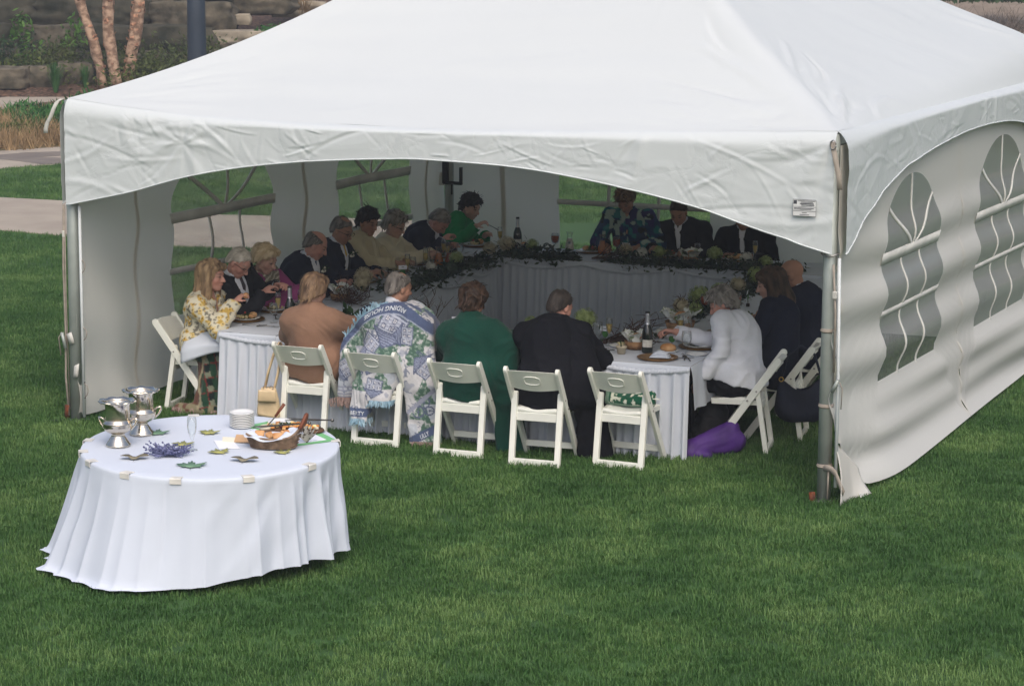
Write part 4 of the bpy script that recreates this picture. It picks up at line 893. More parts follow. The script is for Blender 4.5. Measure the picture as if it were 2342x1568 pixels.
def person(label, s, t, face, head, pitch=.35, yaw=0., roll=0., skin='fair', top='suit_navy', girth=1., sw=.185, hands=None, hair=None, hc=((.05, .04, .03), (.1, .08, .06)), shirt=None, tie=None, seatz=.425, extra=None, vneck=True, bottoms='trouser_dark', fem=False, puff=.014, curl=.9, noarms=False, hs=1., glasses=False, wrinkle_amp=.007, seed=None, boxy=None, tuck=None):
    """head: (s,t,z) of the head centre in the table frame"""
    seed = seed if seed is not None else int(abs(s*31+t*57)*10) % 97
    base = TL(s, t, 0); rz = TA+face; th = thing('person', label, 'person', base, rz, 'guests seated at the tables')
    Ri = Matrix.Rotation(-rz, 3, 'Z'); loc = lambda p: np.array(Ri @ (TL(*p)-base), np.float32)
    hd = loc(head); hip = npv(0, 0, seatz+.115); R = rotm(pitch, yaw, roll); hx = lambda x, y, z: hd + R @ npv(x, y, z)*hs
    up = hd-hip; up /= np.linalg.norm(up)
    nb = hd + R @ npv(0, -.03, -.07) - .085*(up*.6+npv(0, 0, .4))
    us = nb-hip; tl = float(np.linalg.norm(us)); us /= tl; xs = np.cross(npv(0, 1, 0), us); xs = npv(1, 0, 0)-us*us[0]; xs /= np.linalg.norm(xs); fs = np.cross(us, xs); MT = np.stack([xs, fs, us], 1)
    chest = hip+us*tl*.64-fs*.02; shd = [nb-us*.055+xs*sg*sw-fs*.005 for sg in (-1, 1)]
    if hands is None: hands = [(-.12, .34, .76), (.12, .34, .76)]
    arms = []
    for i, sg in enumerate((-1, 1)):
        hpos = np.array(hands[i][:3], float); e, w = ik(shd[i], hpos, .285*hs, .25*hs, npv(sg*.75, -.35, -.75) if len(hands[i]) < 4 else hands[i][3]); arms.append((np.array(e, np.float32), np.array(w, np.float32)))
    # ---- body ----
    allp = np.stack([hip, hd, nb]+[a for ar in arms for a in ar]+shd); v = Vol(allp.min(0)-.2, allp.max(0)+.2, .0085)
    v.cone(hip+xs*-.08, hip+xs*.08, .12*girth, k=.03); v.cone(hip, chest, .125*girth, .12*girth, .04); v.ell(chest, (.155*girth, .105*girth, .17), MT, .05); v.cone(shd[0], shd[1], .05, k=.05)
    v.cone(nb-us*.02, hx(0, -.02, -.05), .058 if not fem else .047, .052 if not fem else .043, .02)
    for i in range(2):
        e, w = arms[i]; v.cone(shd[i], e, .048, .038, .02); v.cone(e, w, .038, .026, .015)
        dr = w-e; dr = dr/np.linalg.norm(dr); dr = dr*.8+npv(0, .25, -.1); pn = hands[i][4] if len(hands[i]) > 4 else npv(-(-1, 1)[i]*.35, .2, -.9)
        arms[i] = (e, w, hand_prims(v, w, dr, pn, (-1, 1)[i], 1.0 if not fem else .9, curl))
    e_ = lambda c, r, k=.015: v.ell(hx(*c), np.array(r)*hs, R, k)
    e_((0, -.012, .03), (.073, .093, .083)); e_((0, .018, -.025), (.060, .070, .085), .02); v.cone(hx(0, .045, -.088), hx(0, .05, -.09), .024*hs, k=.03); v.cone(hx(-.045, .01, -.06), hx(-.01, .05, -.088), .022*hs, k=.02); v.cone(hx(.045, .01, -.06), hx(.01, .05, -.088), .022*hs, k=.02)
    v.cone(hx(-.03, .078, .024), hx(.03, .078, .024), .011*hs, k=.015); v.cone(hx(0, .085, .008), hx(0, .106, -.032), .008*hs, .0135*hs, .008); v.cone(hx(-.011, .094, -.034), hx(.011, .094, -.034), .009*hs, k=.006)
    for sg in (-1, 1): v.cut(hx(sg*.030, .098, .004), (.015*hs,)*3, None, .008); e_((sg*.031, .074, .003), (.013,)*3, .004); e_((sg*.073, -.008, -.012), (.010, .021, .032), .006); e_((sg*.038, .05, -.03), (.024, .024, .022), .02)
    e_((0, .086, -.058), (.023, .010, .006), .006); e_((0, .083, -.067), (.020, .010, .006), .006); v.cut(hx(0, .097, -.0625), np.array((.022, .006, .0022))*hs, R, .003)
    V, F = v.mesh(); b = obj('body', V, F, 'skin', th)
    H = (V-hd) @ R / hs; sk = np.array(SKIN[skin]); C = np.repeat(sk[None], len(V), 0); C *= (1+.07*vnoise(V*22+seed)[:, None])
    isface = (H[:, 1] > .03) & (np.abs(H[:, 2]) < .12) & (np.linalg.norm(H, axis=1) < .16)
    def blend(mask_d, rad, col, a=1.): 
        w = (np.clip(1-mask_d/rad, 0, 1)*1.6).clip(0, 1)[:, None]*a*isface[:, None]; C[:] = C*(1-w)+np.array(col)*w
    for sg in (-1, 1):
        d = np.sqrt(((H[:, 0]-sg*.031)/1.5)**2+((H[:, 2]-.003)/.75)**2); blend(d, .013, (.05, .035, .03)); d = np.sqrt(((H[:, 0]-sg*.033)/2.6)**2+(H[:, 2]-.027)**2); blend(d, .009, np.array(hc[0])*.8, .7)
        d = np.linalg.norm(H-np.array([sg*.045, .06, -.035]), axis=1); blend(d, .04, sk*np.array([1.02, .75, .72]), .35)
    d = np.sqrt((H[:, 0]/3.)**2+(H[:, 2]+.0625)**2); blend(d, .010, (sk*np.array([.82, .5, .5]) if fem else sk*np.array([.85, .6, .58])), .85)
    set_col(b, C)
    # ---- hair ----
    if hair:
        hv = Vol(hd-npv(.19, .19, .34 if hair in ('long', 'bob') else .16)-npv(0, .08, 0), hd+npv(.19, .19, .2), .0085); he = lambda c, r, k=.02: hv.ell(hx(*c), np.array(r)*hs, R, k)
        hcone = lambda a, b_, ra, rb, k=.02: hv.cone(hx(*a), hx(*b_), ra*hs, rb*hs, k)
        def hclip(fn):
            def g(X, Y, Z):
                q = [X-hd[0], Y-hd[1], Z-hd[2]]; L3 = [(q[0]*R[0][i]+q[1]*R[1][i]+q[2]*R[2][i])/hs for i in range(3)]; return fn(*L3)
            hv.clip(g)
        if hair in ('short', 'ring', 'thin'):
            he((0, -.014, .032), (.081, .101, .090)); he((0, -.05, -.02), (.072, .062, .075))
            hclip(lambda x, y, z: np.maximum((y-.05)-(z-.055)*1.1, np.maximum(-.075-z-.25*(y+.1), (y-.012)-(z+.02)*.6)))
            if hair == 'ring': hclip(lambda x, y, z: (z-.055)-.3*np.abs(x)+.3*(y))
            if hair == 'thin': hclip(lambda x, y, z: .045-np.sqrt(x*x+(y+.0)**2+(z-.115)**2))
        elif hair == 'full':
            he((0, -.015, .045), (.092, .108, .095)); he((0, -.055, -.01), (.084, .07, .085)); he((0, .06, .085), (.062, .045, .032))
            hclip(lambda x, y, z: np.maximum((y-.058)-(z-.045)*1.2, np.maximum(-.085-z, (y-.028)-(z+.05)*.55)))
        elif hair == 'curly':
            he((0, -.02, .03), (.103, .115, .112)); he((0, -.05, -.03), (.085, .075, .085))
            hclip(lambda x, y, z: np.maximum((y-.058)-(z-.045)*1.2, -.115-z))
        elif hair == 'bob':
            he((0, -.012, .04), (.090, .105, .095)); hcone((-.06, -.03, .03), (-.066, -.015, -.12), .05, .035); hcone((.06, -.03, .03), (.066, -.015, -.12), .05, .035); hcone((0, -.06, .03), (0, -.075, -.13), .075, .055, .04); hcone((-.05, .05, .085), (.05, .05, .085), .03, .03)
            hclip(lambda x, y, z: np.maximum((y-.055)-(z-.035)*1.3, -.16-z+.02*np.sin(x*90)))
            hclip(lambda x, y, z: np.where((np.abs(x) < .058) & (y > .02), (y-.05)-(z-.04)*1.3, -1.))
        elif hair == 'long':
            he((0, -.012, .042), (.090, .107, .095)); 
            for sg in (-1, 1): hcone((sg*.06, -.01, .04), (sg*.078, .0, -.14), .045, .036); hcone((sg*.07, .0, -.1), (sg*.088, .01, -.25), .036, .022)
            hcone((0, -.06, .03), (0, -.085, -.16), .08, .07, .04); hcone((0, -.085, -.14), (0, -.09, -.27), .07, .04, .03); hcone((-.055, .062, .07), (.055, .062, .075), .026, .026)
            hclip(lambda x, y, z: np.where((np.abs(x) < .06) & (y > .02), (y-.055)-(z-.035)*1.4, -1.))
        HV, HF = hv.mesh()
        if len(HV) > 50:
            n = vnorm(HV, HF); q = (HV-hd) @ R; am = {'short': .004, 'ring': .003, 'thin': .004, 'full': .011, 'curly': .012, 'bob': .007, 'long': .008}[hair]
            HV = HV+n*(am*vnoise(np.stack([q[:, 0]*42, q[:, 1]*42, q[:, 2]*(30 if hair in ('full', 'curly') else 9)], 1)+seed)+am*.8*vnoise(q*np.array([90, 90, 16])+seed))[:, None]
            ho = obj('hair', HV, HF, 'hair', th); set_col(ho, hair_cols(q, hc[0], hc[1], seed))
            # loose locks
            rs_ = np.random.default_rng(seed); k = 260 if hair in ('full', 'curly', 'bob', 'long') else 140; ii = rs_.integers(0, len(HV), k); P0 = HV[ii]; nn = n[ii]; dn = (R @ npv(0, -.25, -1.)); dn = dn-nn*(nn @ dn)[:, None]; dn /= np.linalg.norm(dn, axis=1, keepdims=True)+1e-6
            if hair in ('full', 'curly'): dn = dn+rs_.normal(size=dn.shape)*.8
            sd_ = np.cross(dn, nn); Ln = (.045 if hair in ('long', 'bob') else .022)*(.6+.8*rs_.random((k, 1))); wd = .0032
            LV = np.stack([P0-sd_*wd+nn*.001, P0+sd_*wd+nn*.001, P0+dn*Ln*.6+sd_*wd*.8+nn*.006, P0+dn*Ln*.6-sd_*wd*.8+nn*.006, P0+dn*Ln+nn*.003], 1).reshape(-1, 3); o5 = np.arange(k)*5
            LF = [(a, a+1, a+2, a+3) for a in o5]+[(a+3, a+2, a+4) for a in o5]; lo_ = obj('hair_lock', LV, LF, 'hair', ho, False); tag(lo_, kind='stuff'); set_col(lo_, hair_cols((LV-hd) @ R, np.array(hc[0])*.9, np.minimum(1, np.array(hc[1])*1.15), seed+3))
    # ---- clothes ----
    def torso(e, arm=True, h=.0115, low=0.):
        c = Vol(allp.min(0)-.26, allp.max(0)+.26, h); c.cone(hip+xs*-.085-npv(0, 0, low), hip+xs*.085-npv(0, 0, low), .13*girth+e, k=.03); c.cone(hip, chest, .132*girth+e, .128*girth+e, .05); c.ell(chest, (.165*girth+e, .115*girth+e, .18), MT, .05)
        if fem: 
            for sg in (-1, 1): c.ell(chest+xs*sg*.07+fs*(.075+e)-us*.02, (.06, .05, .06), MT, .04)
        if boxy: c.cone(hip+us*.0-fs*.01, chest+us*.05-fs*.01, .165*girth+e, .155*girth+e, .07, sq=(fs, .84)); c.cone(hip-npv(.06, .02, .06), hip+npv(.06, -.02, -.06), .13*girth+e, k=.06); c.cone(shd[0]-us*.03, shd[1]-us*.03, .07+e, k=.05)
        c.cone(shd[0], shd[1], .054+e, k=.06); c.cone(nb-us*.03, nb+us*.015, .07+e, .06+e, .04)
        if arm:
            for i in range(2):
                a = arms[i]; c.cone(shd[i], a[0], .060+e, .052+e, .014); c.cone(a[0], a[1]+(a[0]-a[1])*.06, .052+e, .040+e, .02)
        return c
    def dress(vol, name, m, amp=wrinkle_amp, parent=th):
        V, F = vol.mesh(); n = vnorm(V, F); q = V+seed*1.3; wp = np.stack([vnoise(q*3.+k*7) for k in range(3)], 1)*.16; w = amp*1.6*np.clip(1-np.abs(vnoise((q+wp)*np.array([8, 8, 11])))*1.6, 0, 1)**1.5+amp*.9*vnoise(q*np.array([9, 9, 5]))+amp*.35*vnoise(q*24); V = V+n*(w-amp*.6)[:, None]
        o = obj(name, V, F, m, parent); return o, V, F
    if boxy is None: boxy = (top or '').startswith('suit') or top in ('shirt_white', 'navy_knit', 'cream_wool')
    if top:
        c = torso(puff, not noarms); c.cutcone(nb+us*.045-fs*.01, hd, .066 if not fem else .062, .12)
        for i in range(2):
            a = arms[i]; dr = a[1]-a[0]; dr = dr/np.linalg.norm(dr); c.cutcone(a[1]+dr*.045, a[1]+dr*.2, .062, .09)
        if vneck:
            a0 = nb+us*.02+fs*.08; a1 = hip+us*tl*.42+fs*(.14*girth+.03); c.cutcone(a0, a1, .062 if vneck is True else vneck, .012)
        if tuck is not None: tz_ = float(hip[2])+tuck; c.clip(lambda X, Y, Z: (tz_-Z)+.25*(Y))
        o, V, F = dress(c, 'jacket' if top != shirt else 'shirt', top)
        if extra and 'paint' in extra: set_col(o, extra['paint'](V, (V-chest) @ MT, seed))
    if shirt and shirt != top:
        c = torso(.004, False); c.cutcone(nb+us*.05, hd, .056, .12); dress(c, 'shirt', shirt, .002)
        for i in range(2):
            a = arms[i]; dr = (a[0]-a[1]); dr = dr/np.linalg.norm(dr); mb = MB(); mb.tube([Vector(a[1]+dr*.035), Vector(a[1]-dr*.004)], [.040, .038], 14, cap=False); mb.build('cuff', shirt, th, True)
    if shirt:
        cv = Vol(nb-.14, nb+.14, .007); cc_ = .012 if shirt == top else 0.; cv.cone(nb+us*.015+fs*.004, nb+us*.052+fs*.008, .066+cc_, .062+cc_*.5, 0); cv.cutcone(nb-us*.05, nb+us*.2+fs*.03, .054, .056); dress(cv, 'collar', shirt, .0)
    if tie:
        mb = MB(); pts = [nb+us*.025+fs*.074, nb-us*.06+fs*.112, chest+us*.0+fs*(.125*girth+.012), hip+us*tl*.36+fs*(.145*girth+.014)]; ws = (.014, .022, .03, .036); V = []
        for p, w in zip(pts, ws): V += [p-xs*w, p+fs*.008, p+xs*w]
        o = obj('tie', V, [(3*i+j, 3*i+j+1, 3*i+j+4, 3*i+j+3) for i in range(3) for j in range(2)], tie, th); s2 = o.modifiers.new('s', 'SOLIDIFY'); s2.thickness = .008
    if bottoms:
        lv = Vol(npv(-.3, -.25, .0), npv(.3, .62, seatz+.34), .0135)
        lv.cone(hip+npv(-.08, 0, -.01), hip+npv(.08, 0, -.01), .125*girth, k=.03)
        for sg in (-1, 1):
            kn = npv(sg*.105, .40, seatz+.075); an = npv(sg*.105, .40, .09); lv.cone(npv(sg*.085, .02, seatz+.09), kn, .088, .068, .03); lv.cone(kn, an, .066, .05, .02)
        if fem and bottoms not in ('trouser_dark',): lv.cone(npv(-.1, .3, seatz+.07), npv(.1, .3, seatz+.07), .08, k=.06); lv.cone(npv(-.1, .40, seatz+.03), npv(-.1, .42, .3), .075, .09, .06); lv.cone(npv(.1, .40, seatz+.03), npv(.1, .42, .3), .075, .09, .06)
        lv.clip(lambda X, Y, Z: .07-Z); dress(lv, 'skirt' if fem and bottoms != 'trouser_dark' else 'trousers', bottoms, .006)
        for sg in (-1, 1):
            fv = Vol(npv(sg*.105-.1, .28, -.01), npv(sg*.105+.1, .66, .16), .011); fv.cone(npv(sg*.105, .385, .055), npv(sg*.11, .54, .035), .042, .034, .02); fv.cone(npv(sg*.105, .39, .06), npv(sg*.105, .39, .1), .04, .04, .02); fv.clip(lambda X, Y, Z: .004-Z); V, F = fv.mesh(); obj('shoe', V, F, 'leather_shoe', th)
    if glasses:
        mb = MB()
        for sg in (-1, 1):
            mb.tube([Vector(hx(sg*.033+.021*math.cos(a), .103, .0+.016*math.sin(a))) for a in np.linspace(0, 6.283, 15)], .0022, 4); mb.tube([Vector(hx(sg*.055, .1, .004)), Vector(hx(sg*.078, .02, .006)), Vector(hx(sg*.078, -.02, -.008))], .0022, 4)
        mb.tube([Vector(hx(-.012, .105, .003)), Vector(hx(.012, .105, .003))], .002, 4); mb.build('glasses', 'spectacle', th, True)
    th['_'] = 0; del th['_']
    info = dict(th=th, hd=hd, R=R, nb=nb, us=us, fs=fs, xs=xs, MT=MT, chest=chest, hip=hip, shd=shd, arms=arms, dress=dress, base=base, rz=rz, tl=tl, allp=allp)
    return info
def world(info, p): return info['base']+Matrix.Rotation(info['rz'], 3, 'Z') @ Vector([float(x) for x in p])
GREY = (srgb(88, 84, 80), srgb(160, 154, 146)); WHITE = (srgb(150, 142, 128), srgb(208, 200, 186)); DARKBR = (srgb(30, 22, 20), srgb(62, 48, 42)); BLACK = (srgb(18, 15, 18), srgb(40, 34, 38)); BLOND = (srgb(84, 64, 48), srgb(190, 160, 124)); ASH = (srgb(80, 62, 50), srgb(146, 120, 94)); LIGHTBL = (srgb(176, 150, 112), srgb(226, 206, 170)); SALT = (srgb(60, 56, 54), srgb(140, 134, 128)); BROWN = (srgb(44, 33, 26), srgb(86, 66, 50)); REDBR = (srgb(34, 24, 19), srgb(74, 54, 40))
def floral_yellow(V, q, seed):
    """printed yellow blossoms with dark centres and grey sprigs on cream"""
    base = np.array(srgb(212, 206, 184)); C = np.repeat(base[None], len(V), 0); r = np.random.default_rng(4); ii = r.choice(len(V), 260, replace=False); sp = V[ii]
    ok = []; 
    for p in sp:
        if all(np.linalg.norm(p-o) > .042 for o in ok): ok.append(p)
    n = vnoise(V*55); C[n > .35] = srgb(120, 116, 104); C[(vnoise(V*40+7) > .5)] = srgb(190, 160, 84)
    for k, p in enumerate(ok):
        d = np.linalg.norm(V-p, axis=1); a = np.arctan2((V-p)[:, 2], (V-p)[:, 1]+(V-p)[:, 0]); rad = .0185*(1+.25*np.cos(a*5+k)); C[d < rad] = srgb(206, 170, 84) if k % 3 else srgb(216, 192, 128); C[d < .0065] = srgb(84, 58, 30)
    return C
def floral_blue(V, q, seed):
    C = np.repeat(np.array(srgb(22, 60, 96))[None], len(V), 0); a = vnoise(V*16+3); b = vnoise(V*13+30); c = vnoise(V*19+60)
    C[a > .25] = srgb(18, 110, 112); C[b > .38] = srgb(40, 36, 96); C[c > .45] = srgb(150, 170, 160); C[(a < -.5)] = srgb(10, 30, 40); return C
PEOPLE = {}
vp = lambda *a: np.array(a, float)
# ---- left row, facing right ----
PEOPLE['L1'] = person('long haired blonde woman in a yellow floral jacket at the near left corner', -.36, .36, FL, (-.25, .34, 1.065), .06, -.0, 0., 'pink', 'printed_fabric', .95, .165, [(-.16, .22, .70), (.10, .34, .88, vp(.6, -.3, -.8))], 'long', BLOND, None, None, fem=True, vneck=.05, bottoms='navy_knit', extra={'paint': floral_yellow}, puff=.02, wrinkle_amp=.009, curl=1.0)
PEOPLE['L2'] = person('white haired man in a dark suit bowing his head, near left end', -.39, .92, FL, (-.20, .70, 1.125), .62, -.15, -.05, 'pink', 'suit_charcoal', 1.08, .19, [(-.02, .40, .92), (.16, .36, .88)], 'short', WHITE, 'shirt_white', 'tie_dark', glasses=True)
PEOPLE['L3'] = person('blonde woman in a pink jacket with a striped pale scarf', -.39, 1.42, FL, (-.26, 1.27, 1.075), .42, -.1, 0., 'fair', 'pink_jacket', .95, .165, [(-.10, .42, .80), (.16, .45, .84)], 'bob', LIGHTBL, None, None, fem=True, vneck=.05, puff=.016)
PEOPLE['L4'] = person('balding man in a navy suit with boutonniere turned away, fourth from the near left', -.40, 2.08, FL, (-.17, 2.03, 1.10), .5, .35, 0., 'pink', 'suit_navy', 1.1, .20, [(-.10, .48, .78), (.16, .46, .80)], 'ring', SALT, 'shirt_white', 'tie_blue')
PEOPLE['L5'] = person('grey haired man with glasses, dark suit and yellow tie', -.40, 2.72, FL, (-.26, 2.73, 1.14), .40, -.15, 0., 'tan', 'suit_navy', 1.05, .195, [(-.12, .42, .78), (.12, .45, .80)], 'thin', SALT, 'shirt_white', 'tie_yellow', glasses=True)
PEOPLE['L6'] = person('short dark haired woman in an open cream jacket', -.40, 3.38, FL, (-.35, 3.47, 1.12), .28, -.35, 0., 'tan', 'cream_wool', 1., .175, [(-.12, .40, .78), (.14, .42, .80)], 'full', BLACK, 'cream_wool_pale', None, fem=True, vneck=.07)
PEOPLE['L7'] = person('white haired woman with glasses in a pale cream wrap', -.38, 3.95, FL, (-.31, 3.97, 1.04), .38, -.1, 0., 'fair', 'cream_wool_pale', 1., .17, [(-.12, .38, .78), (.14, .46, .80)], 'full', GREY, None, None, fem=True, vneck=False, puff=.025, glasses=True)
PEOPLE['L8'] = person('grey haired man in a dark suit bending low to eat', -.42, 4.5, FL, (-.12, 4.57, 1.01), .95, -.05, 0., 'pink', 'suit_navy', 1.1, .2, [(-.06, .42, .78), (.10, .40, .86)], 'short', GREY, 'shirt_white', None)
PEOPLE['L9'] = person('dark haired woman in a bright green jacket lifting a fork', -.40, 5.32, FL, (-.2, 5.53, 1.04), .35, -.25, 0., 'fair', 'green_jacket', .95, .17, [(-.08, .40, .78), (.14, .40, .90, vp(.5, -.2, -.9))], 'full', BLACK, None, None, fem=True, vneck=False, puff=.02)
# ---- back row, facing the camera ----
PEOPLE['B1'] = person('woman in a blue and teal floral blouse with her head bowed', 1.52, 5.46, FB, (1.50, 5.22, 1.22), .75, .0, 0., 'tan', 'printed_fabric', 1.05, .185, [(-.16, .36, .80), (.14, .42, .80)], 'full', (srgb(70, 52, 36), srgb(132, 104, 72)), None, None, fem=True, vneck=.045, extra={'paint': floral_blue}, puff=.016)
PEOPLE['B2'] = person('bowed man in a dark suit beside the floral blouse', 2.04, 5.48, FB, (2.0, 5.30, 1.12), .6, .05, 0., 'tan', 'suit_black', 1.12, .205, [(-.14, .42, .78), (.2, .42, .80)], 'short', DARKBR, 'shirt_white', 'tie_dark', vneck=.034)
PEOPLE['B3'] = person('dark suited guest mostly hidden behind the front valance', 2.64, 5.48, FB, (2.62, 5.34, 1.10), .5, .0, 0., 'tan', 'suit_black', 1.12, .205, None, 'short', DARKBR, 'shirt_white', 'tie_dark', vneck=.034)
# ---- right row, facing left ----
PEOPLE['R1'] = person('grey haired man in a white shirt leaning over his plate', 3.99, .52, FR, (3.80, .74, 1.035), .45, .12, 0., 'pink', 'shirt_white', 1.16, .2, [(-.24, .20, .55, vp(-.7, -.5, -.3)), (.06, .50, .83, vp(.5, -.5, -.7))], 'full', GREY, 'shirt_white', None, vneck=False, puff=.011, wrinkle_amp=.008, tuck=-.02)
PEOPLE['R2'] = person('brown haired woman in a dark jacket behind the white shirted man', 4.11, 1.1, FR, (4.02, 1.25, 1.125), .25, .25, 0., 'fair', 'navy_knit', 1., .175, None, 'long', BROWN, None, None, fem=True, vneck=False)
PEOPLE['R3'] = person('bald man with glasses in a dark suit beside the near pole', 4.15, 1.98, FR, (3.98, 2.02, 1.09), .38, .1, 0., 'tan', 'suit_navy', 1.1, .2, None, None, SALT, 'shirt_white', None, glasses=True)
# ---- front row, backs to the camera ----
PEOPLE['F1'] = person('fair haired woman wrapped in a plain tan shawl, back to the lawn', .87, -.09, FF, (.86, -.10, 1.08), .30, -.25, 0., 'fair', None, .98, .165, [(-.14, .36, .76), (.2, .40, .78)], 'bob', ASH, None, None, fem=True, bottoms='dress_purple')
PEOPLE['F2'] = person('grey haired man wearing the scenic woven blanket, face turned right', 1.51, -.15, FF, (1.535, -.06, 1.135), .22, -.62, 0., 'tan', 'suit_navy', 1.08, .195, [(-.14, .34, .76), (.14, .36, .76)], 'thin', SALT, 'shirt_white', None, vneck=False, boxy=False, puff=.004)
PEOPLE['F3'] = person('curly brown haired guest wrapped in a dark green shawl', 2.20, -.26, FF, (2.15, -.10, 1.075), .30, -.05, 0., 'tan', None, 1., .165, [(-.10, .40, .76), (.12, .44, .80)], 'curly', REDBR, None, None, fem=True, bottoms='trouser_dark')
PEOPLE['F4'] = person('short haired man in a long black suit coat, back to the lawn', 2.83, -.33, FF, (2.81, -.04, 1.07), .42, -.42, 0., 'pink', 'suit_black', 1.16, .215, [(-.10, .52, .76), (.15, .52, .77)], 'short', (srgb(34, 28, 26), srgb(78, 70, 64)), 'shirt_white', None, vneck=False, puff=.016)
# ================================================================== SHAWLS, BLANKET, COAT TAIL
from mathutils.bvhtree import BVHTree
def wrap_vol(I, e, h, lo=(-.5, -.42, -.02), hi=(.55, .5, .0), arm=True, fat=.0, slope=False):
    hd = I['hd']; v = Vol(npv(*lo), npv(hi[0], hi[1], float(I['nb'][2])+.14), h); us, xs, fs = I['us'], I['xs'], I['fs']
    v.cone(I['hip']-xs*.1-fs*.03, I['hip']+xs*.1-fs*.03, .135+e, k=.05); v.cone(I['hip']-fs*.02, I['chest'], .14+e+fat, .13+e+fat, .06); v.ell(I['chest'], (.175+e+fat, .12+e, .2), I['MT'], .06)
    dn_ = .045 if slope else .01; v.cone(I['shd'][0]*.97+I['shd'][1]*.03-us*dn_, I['shd'][1]*.97+I['shd'][0]*.03-us*dn_, .058+e-(.01 if slope else 0), k=.07); v.cone(I['nb']-us*(.10 if slope else .05), I['nb']+us*.012, (.135 if slope else .085)+e*.6, .07+e*.5, .05)
    if arm:
        for i in range(2): a = I['arms'][i]; v.cone(I['shd'][i]-us*(dn_-.01), a[0], (.062 if slope else .075)+e, .085+e, .08); v.cone(a[0], a[0]+(a[1]-a[0])*.62, .08+e, .06+e*.6, .06)
    return v
def neck_cut(v, I, r=.07): v.cutcone(I['nb']+I['us']*.05+I['fs']*.01, I['hd'], r, .13)
def folds(V, F, amp, seed, vert=True):
    n = vnorm(V, F); q = V+seed; wv = vnoise(q*3.)[:, None]*.5
    w = (1-np.abs(vnoise((q+wv)*np.array([9, 9, 2.2 if vert else 6]))))*1.2+.6*vnoise((q+wv)*np.array([5, 5, 3.]))+.35*vnoise(q*np.array([22, 22, 8]))
    return V+n*(w*amp-amp*.8)[:, None]
# tan shawl
I = PEOPLE['F1']; v = wrap_vol(I, .026, .009, slope=True); v.cone((0, -.03, .54), (0, -.07, .44), .19, .17, .06, sq=(npv(0, 1, 0), .75)); neck_cut(v, I, .058); v.clip(lambda X, Y, Z: .405-Z-.02*np.sin(X*14)); V, F = v.mesh(); obj('shawl', folds(V, F, .008, 3), F, 'shawl_tan', I['th'])
cv = Vol(I['nb']-.16, I['nb']+.16, .008); cv.cone(I['nb']-I['us']*.03, I['nb']+I['us']*.02, .088, .084, 0); cv.cutcone(I['nb']-I['us']*.1, I['nb']+I['us']*.2, .07, .072); V, F = cv.mesh(); obj('shawl_collar', folds(V, F, .008, 5, False), F, 'shawl_tan', I['th'])
# green shawl with a long fall on the right
I = PEOPLE['F3']; v = wrap_vol(I, .030, .0095, slope=True); v.cone((0, -.03, .54), (0, -.08, .44), .19, .18, .06, sq=(npv(0, 1, 0), .75)); v.cone((.22, .04, .76), (.27, .02, .40), .12, .11, .10, sq=(npv(.4, -.9, 0), .6)); v.cone((.27, .02, .44), (.31, .02, .03), .11, .12, .05, sq=(npv(.4, -.9, 0), .32)); neck_cut(v, I, .06)
v.clip(lambda X, Y, Z: np.where(X < .19, .40-Z-.015*np.sin(X*17), .012-Z)); V, F = v.mesh(); obj('shawl', folds(V, F, .010, 9), F, 'shawl_green', I['th'])
cv = Vol(I['nb']-.17, I['nb']+.17, .008); cv.cone(I['nb']-I['us']*.04-I['fs']*.01, I['nb']+I['us']*.03, .105, .088, 0); cv.cutcone(I['nb']-I['us']*.1, I['nb']+I['us']*.2, .07, .078); V, F = cv.mesh(); obj('shawl_collar', folds(V, F, .009, 15, False), F, 'shawl_green', I['th'])
# black coat: skirt of the coat round the seat and a long tail on the right
I = PEOPLE['F4']; v = Vol(npv(-.5, -.4, -.02), npv(.55, .42, 1.05), .011); h_ = I['hip']; us_ = I['us']; v.cone(h_+npv(-.12, .0, -.02), h_+npv(.12, .0, -.02), .135, k=.03); v.cone(h_+npv(0, -.02, -.02), h_+us_*.34, .22, .21, .10, sq=(I['fs'], .62)); v.cone(h_+npv(-.03, -.06, -.1), npv(-.03, -.20, .33), .12, .035, .05)
v.cone(h_+us_*.30+npv(.2, .0, 0), npv(.28, .08, .5), .12, .12, .10); v.cone(npv(.28, .08, .5), npv(.31, .14, .05), .11, .13, .05, sq=(npv(.3, -.95, 0), .5)); v.clip(lambda X, Y, Z: np.where(X < .17, .36-Z-.03*np.sin(X*19), .012-Z)); V, F = v.mesh(); obj('coat_tail', folds(V, F, .012, 21), F, 'suit_black', I['th'])
# woven scenic blanket --------------------------------------------------------------
I = PEOPLE['F2']; v = wrap_vol(I, .040, .0065, (-.52, -.42, -.02), (.56, .42, 0), fat=.01)
v.cone((-.30, -.02, .72), (-.34, -.06, .34), .09, .075, .08, sq=(npv(.5, -.85, 0), .6)); v.cone((-.02, -.16, .60), (-.04, -.24, .37), .17, .14, .06, sq=(npv(0, 1, 0), .42)); v.cone((-.13, -.23, .42), (-.15, -.275, .21), .085, .075, .03, sq=(npv(0, 1, 0), .3))
v.cone((.22, -.06, .85), (.29, -.10, .45), .14, .12, .08, sq=(npv(.25, -.97, 0), .6)); v.cone((.29, -.10, .5), (.335, -.14, .04), .13, .125, .05, sq=(npv(.25, -.97, 0), .28)); neck_cut(v, I, .085)
TOPZ = lambda x: 1.035-1.7*(x-.06)**2
def bclip(X, Y, Z):
    top = Z-(TOPZ(X)+.014)-.0*Y; low = np.where(X < -.24, .30-Z, np.where(X < -.2, .24-Z, np.where(X < -.06, .19-Z-.3*(X+.2), np.where(X < .17, .335-Z, .012-Z)))); return np.maximum(top, low)
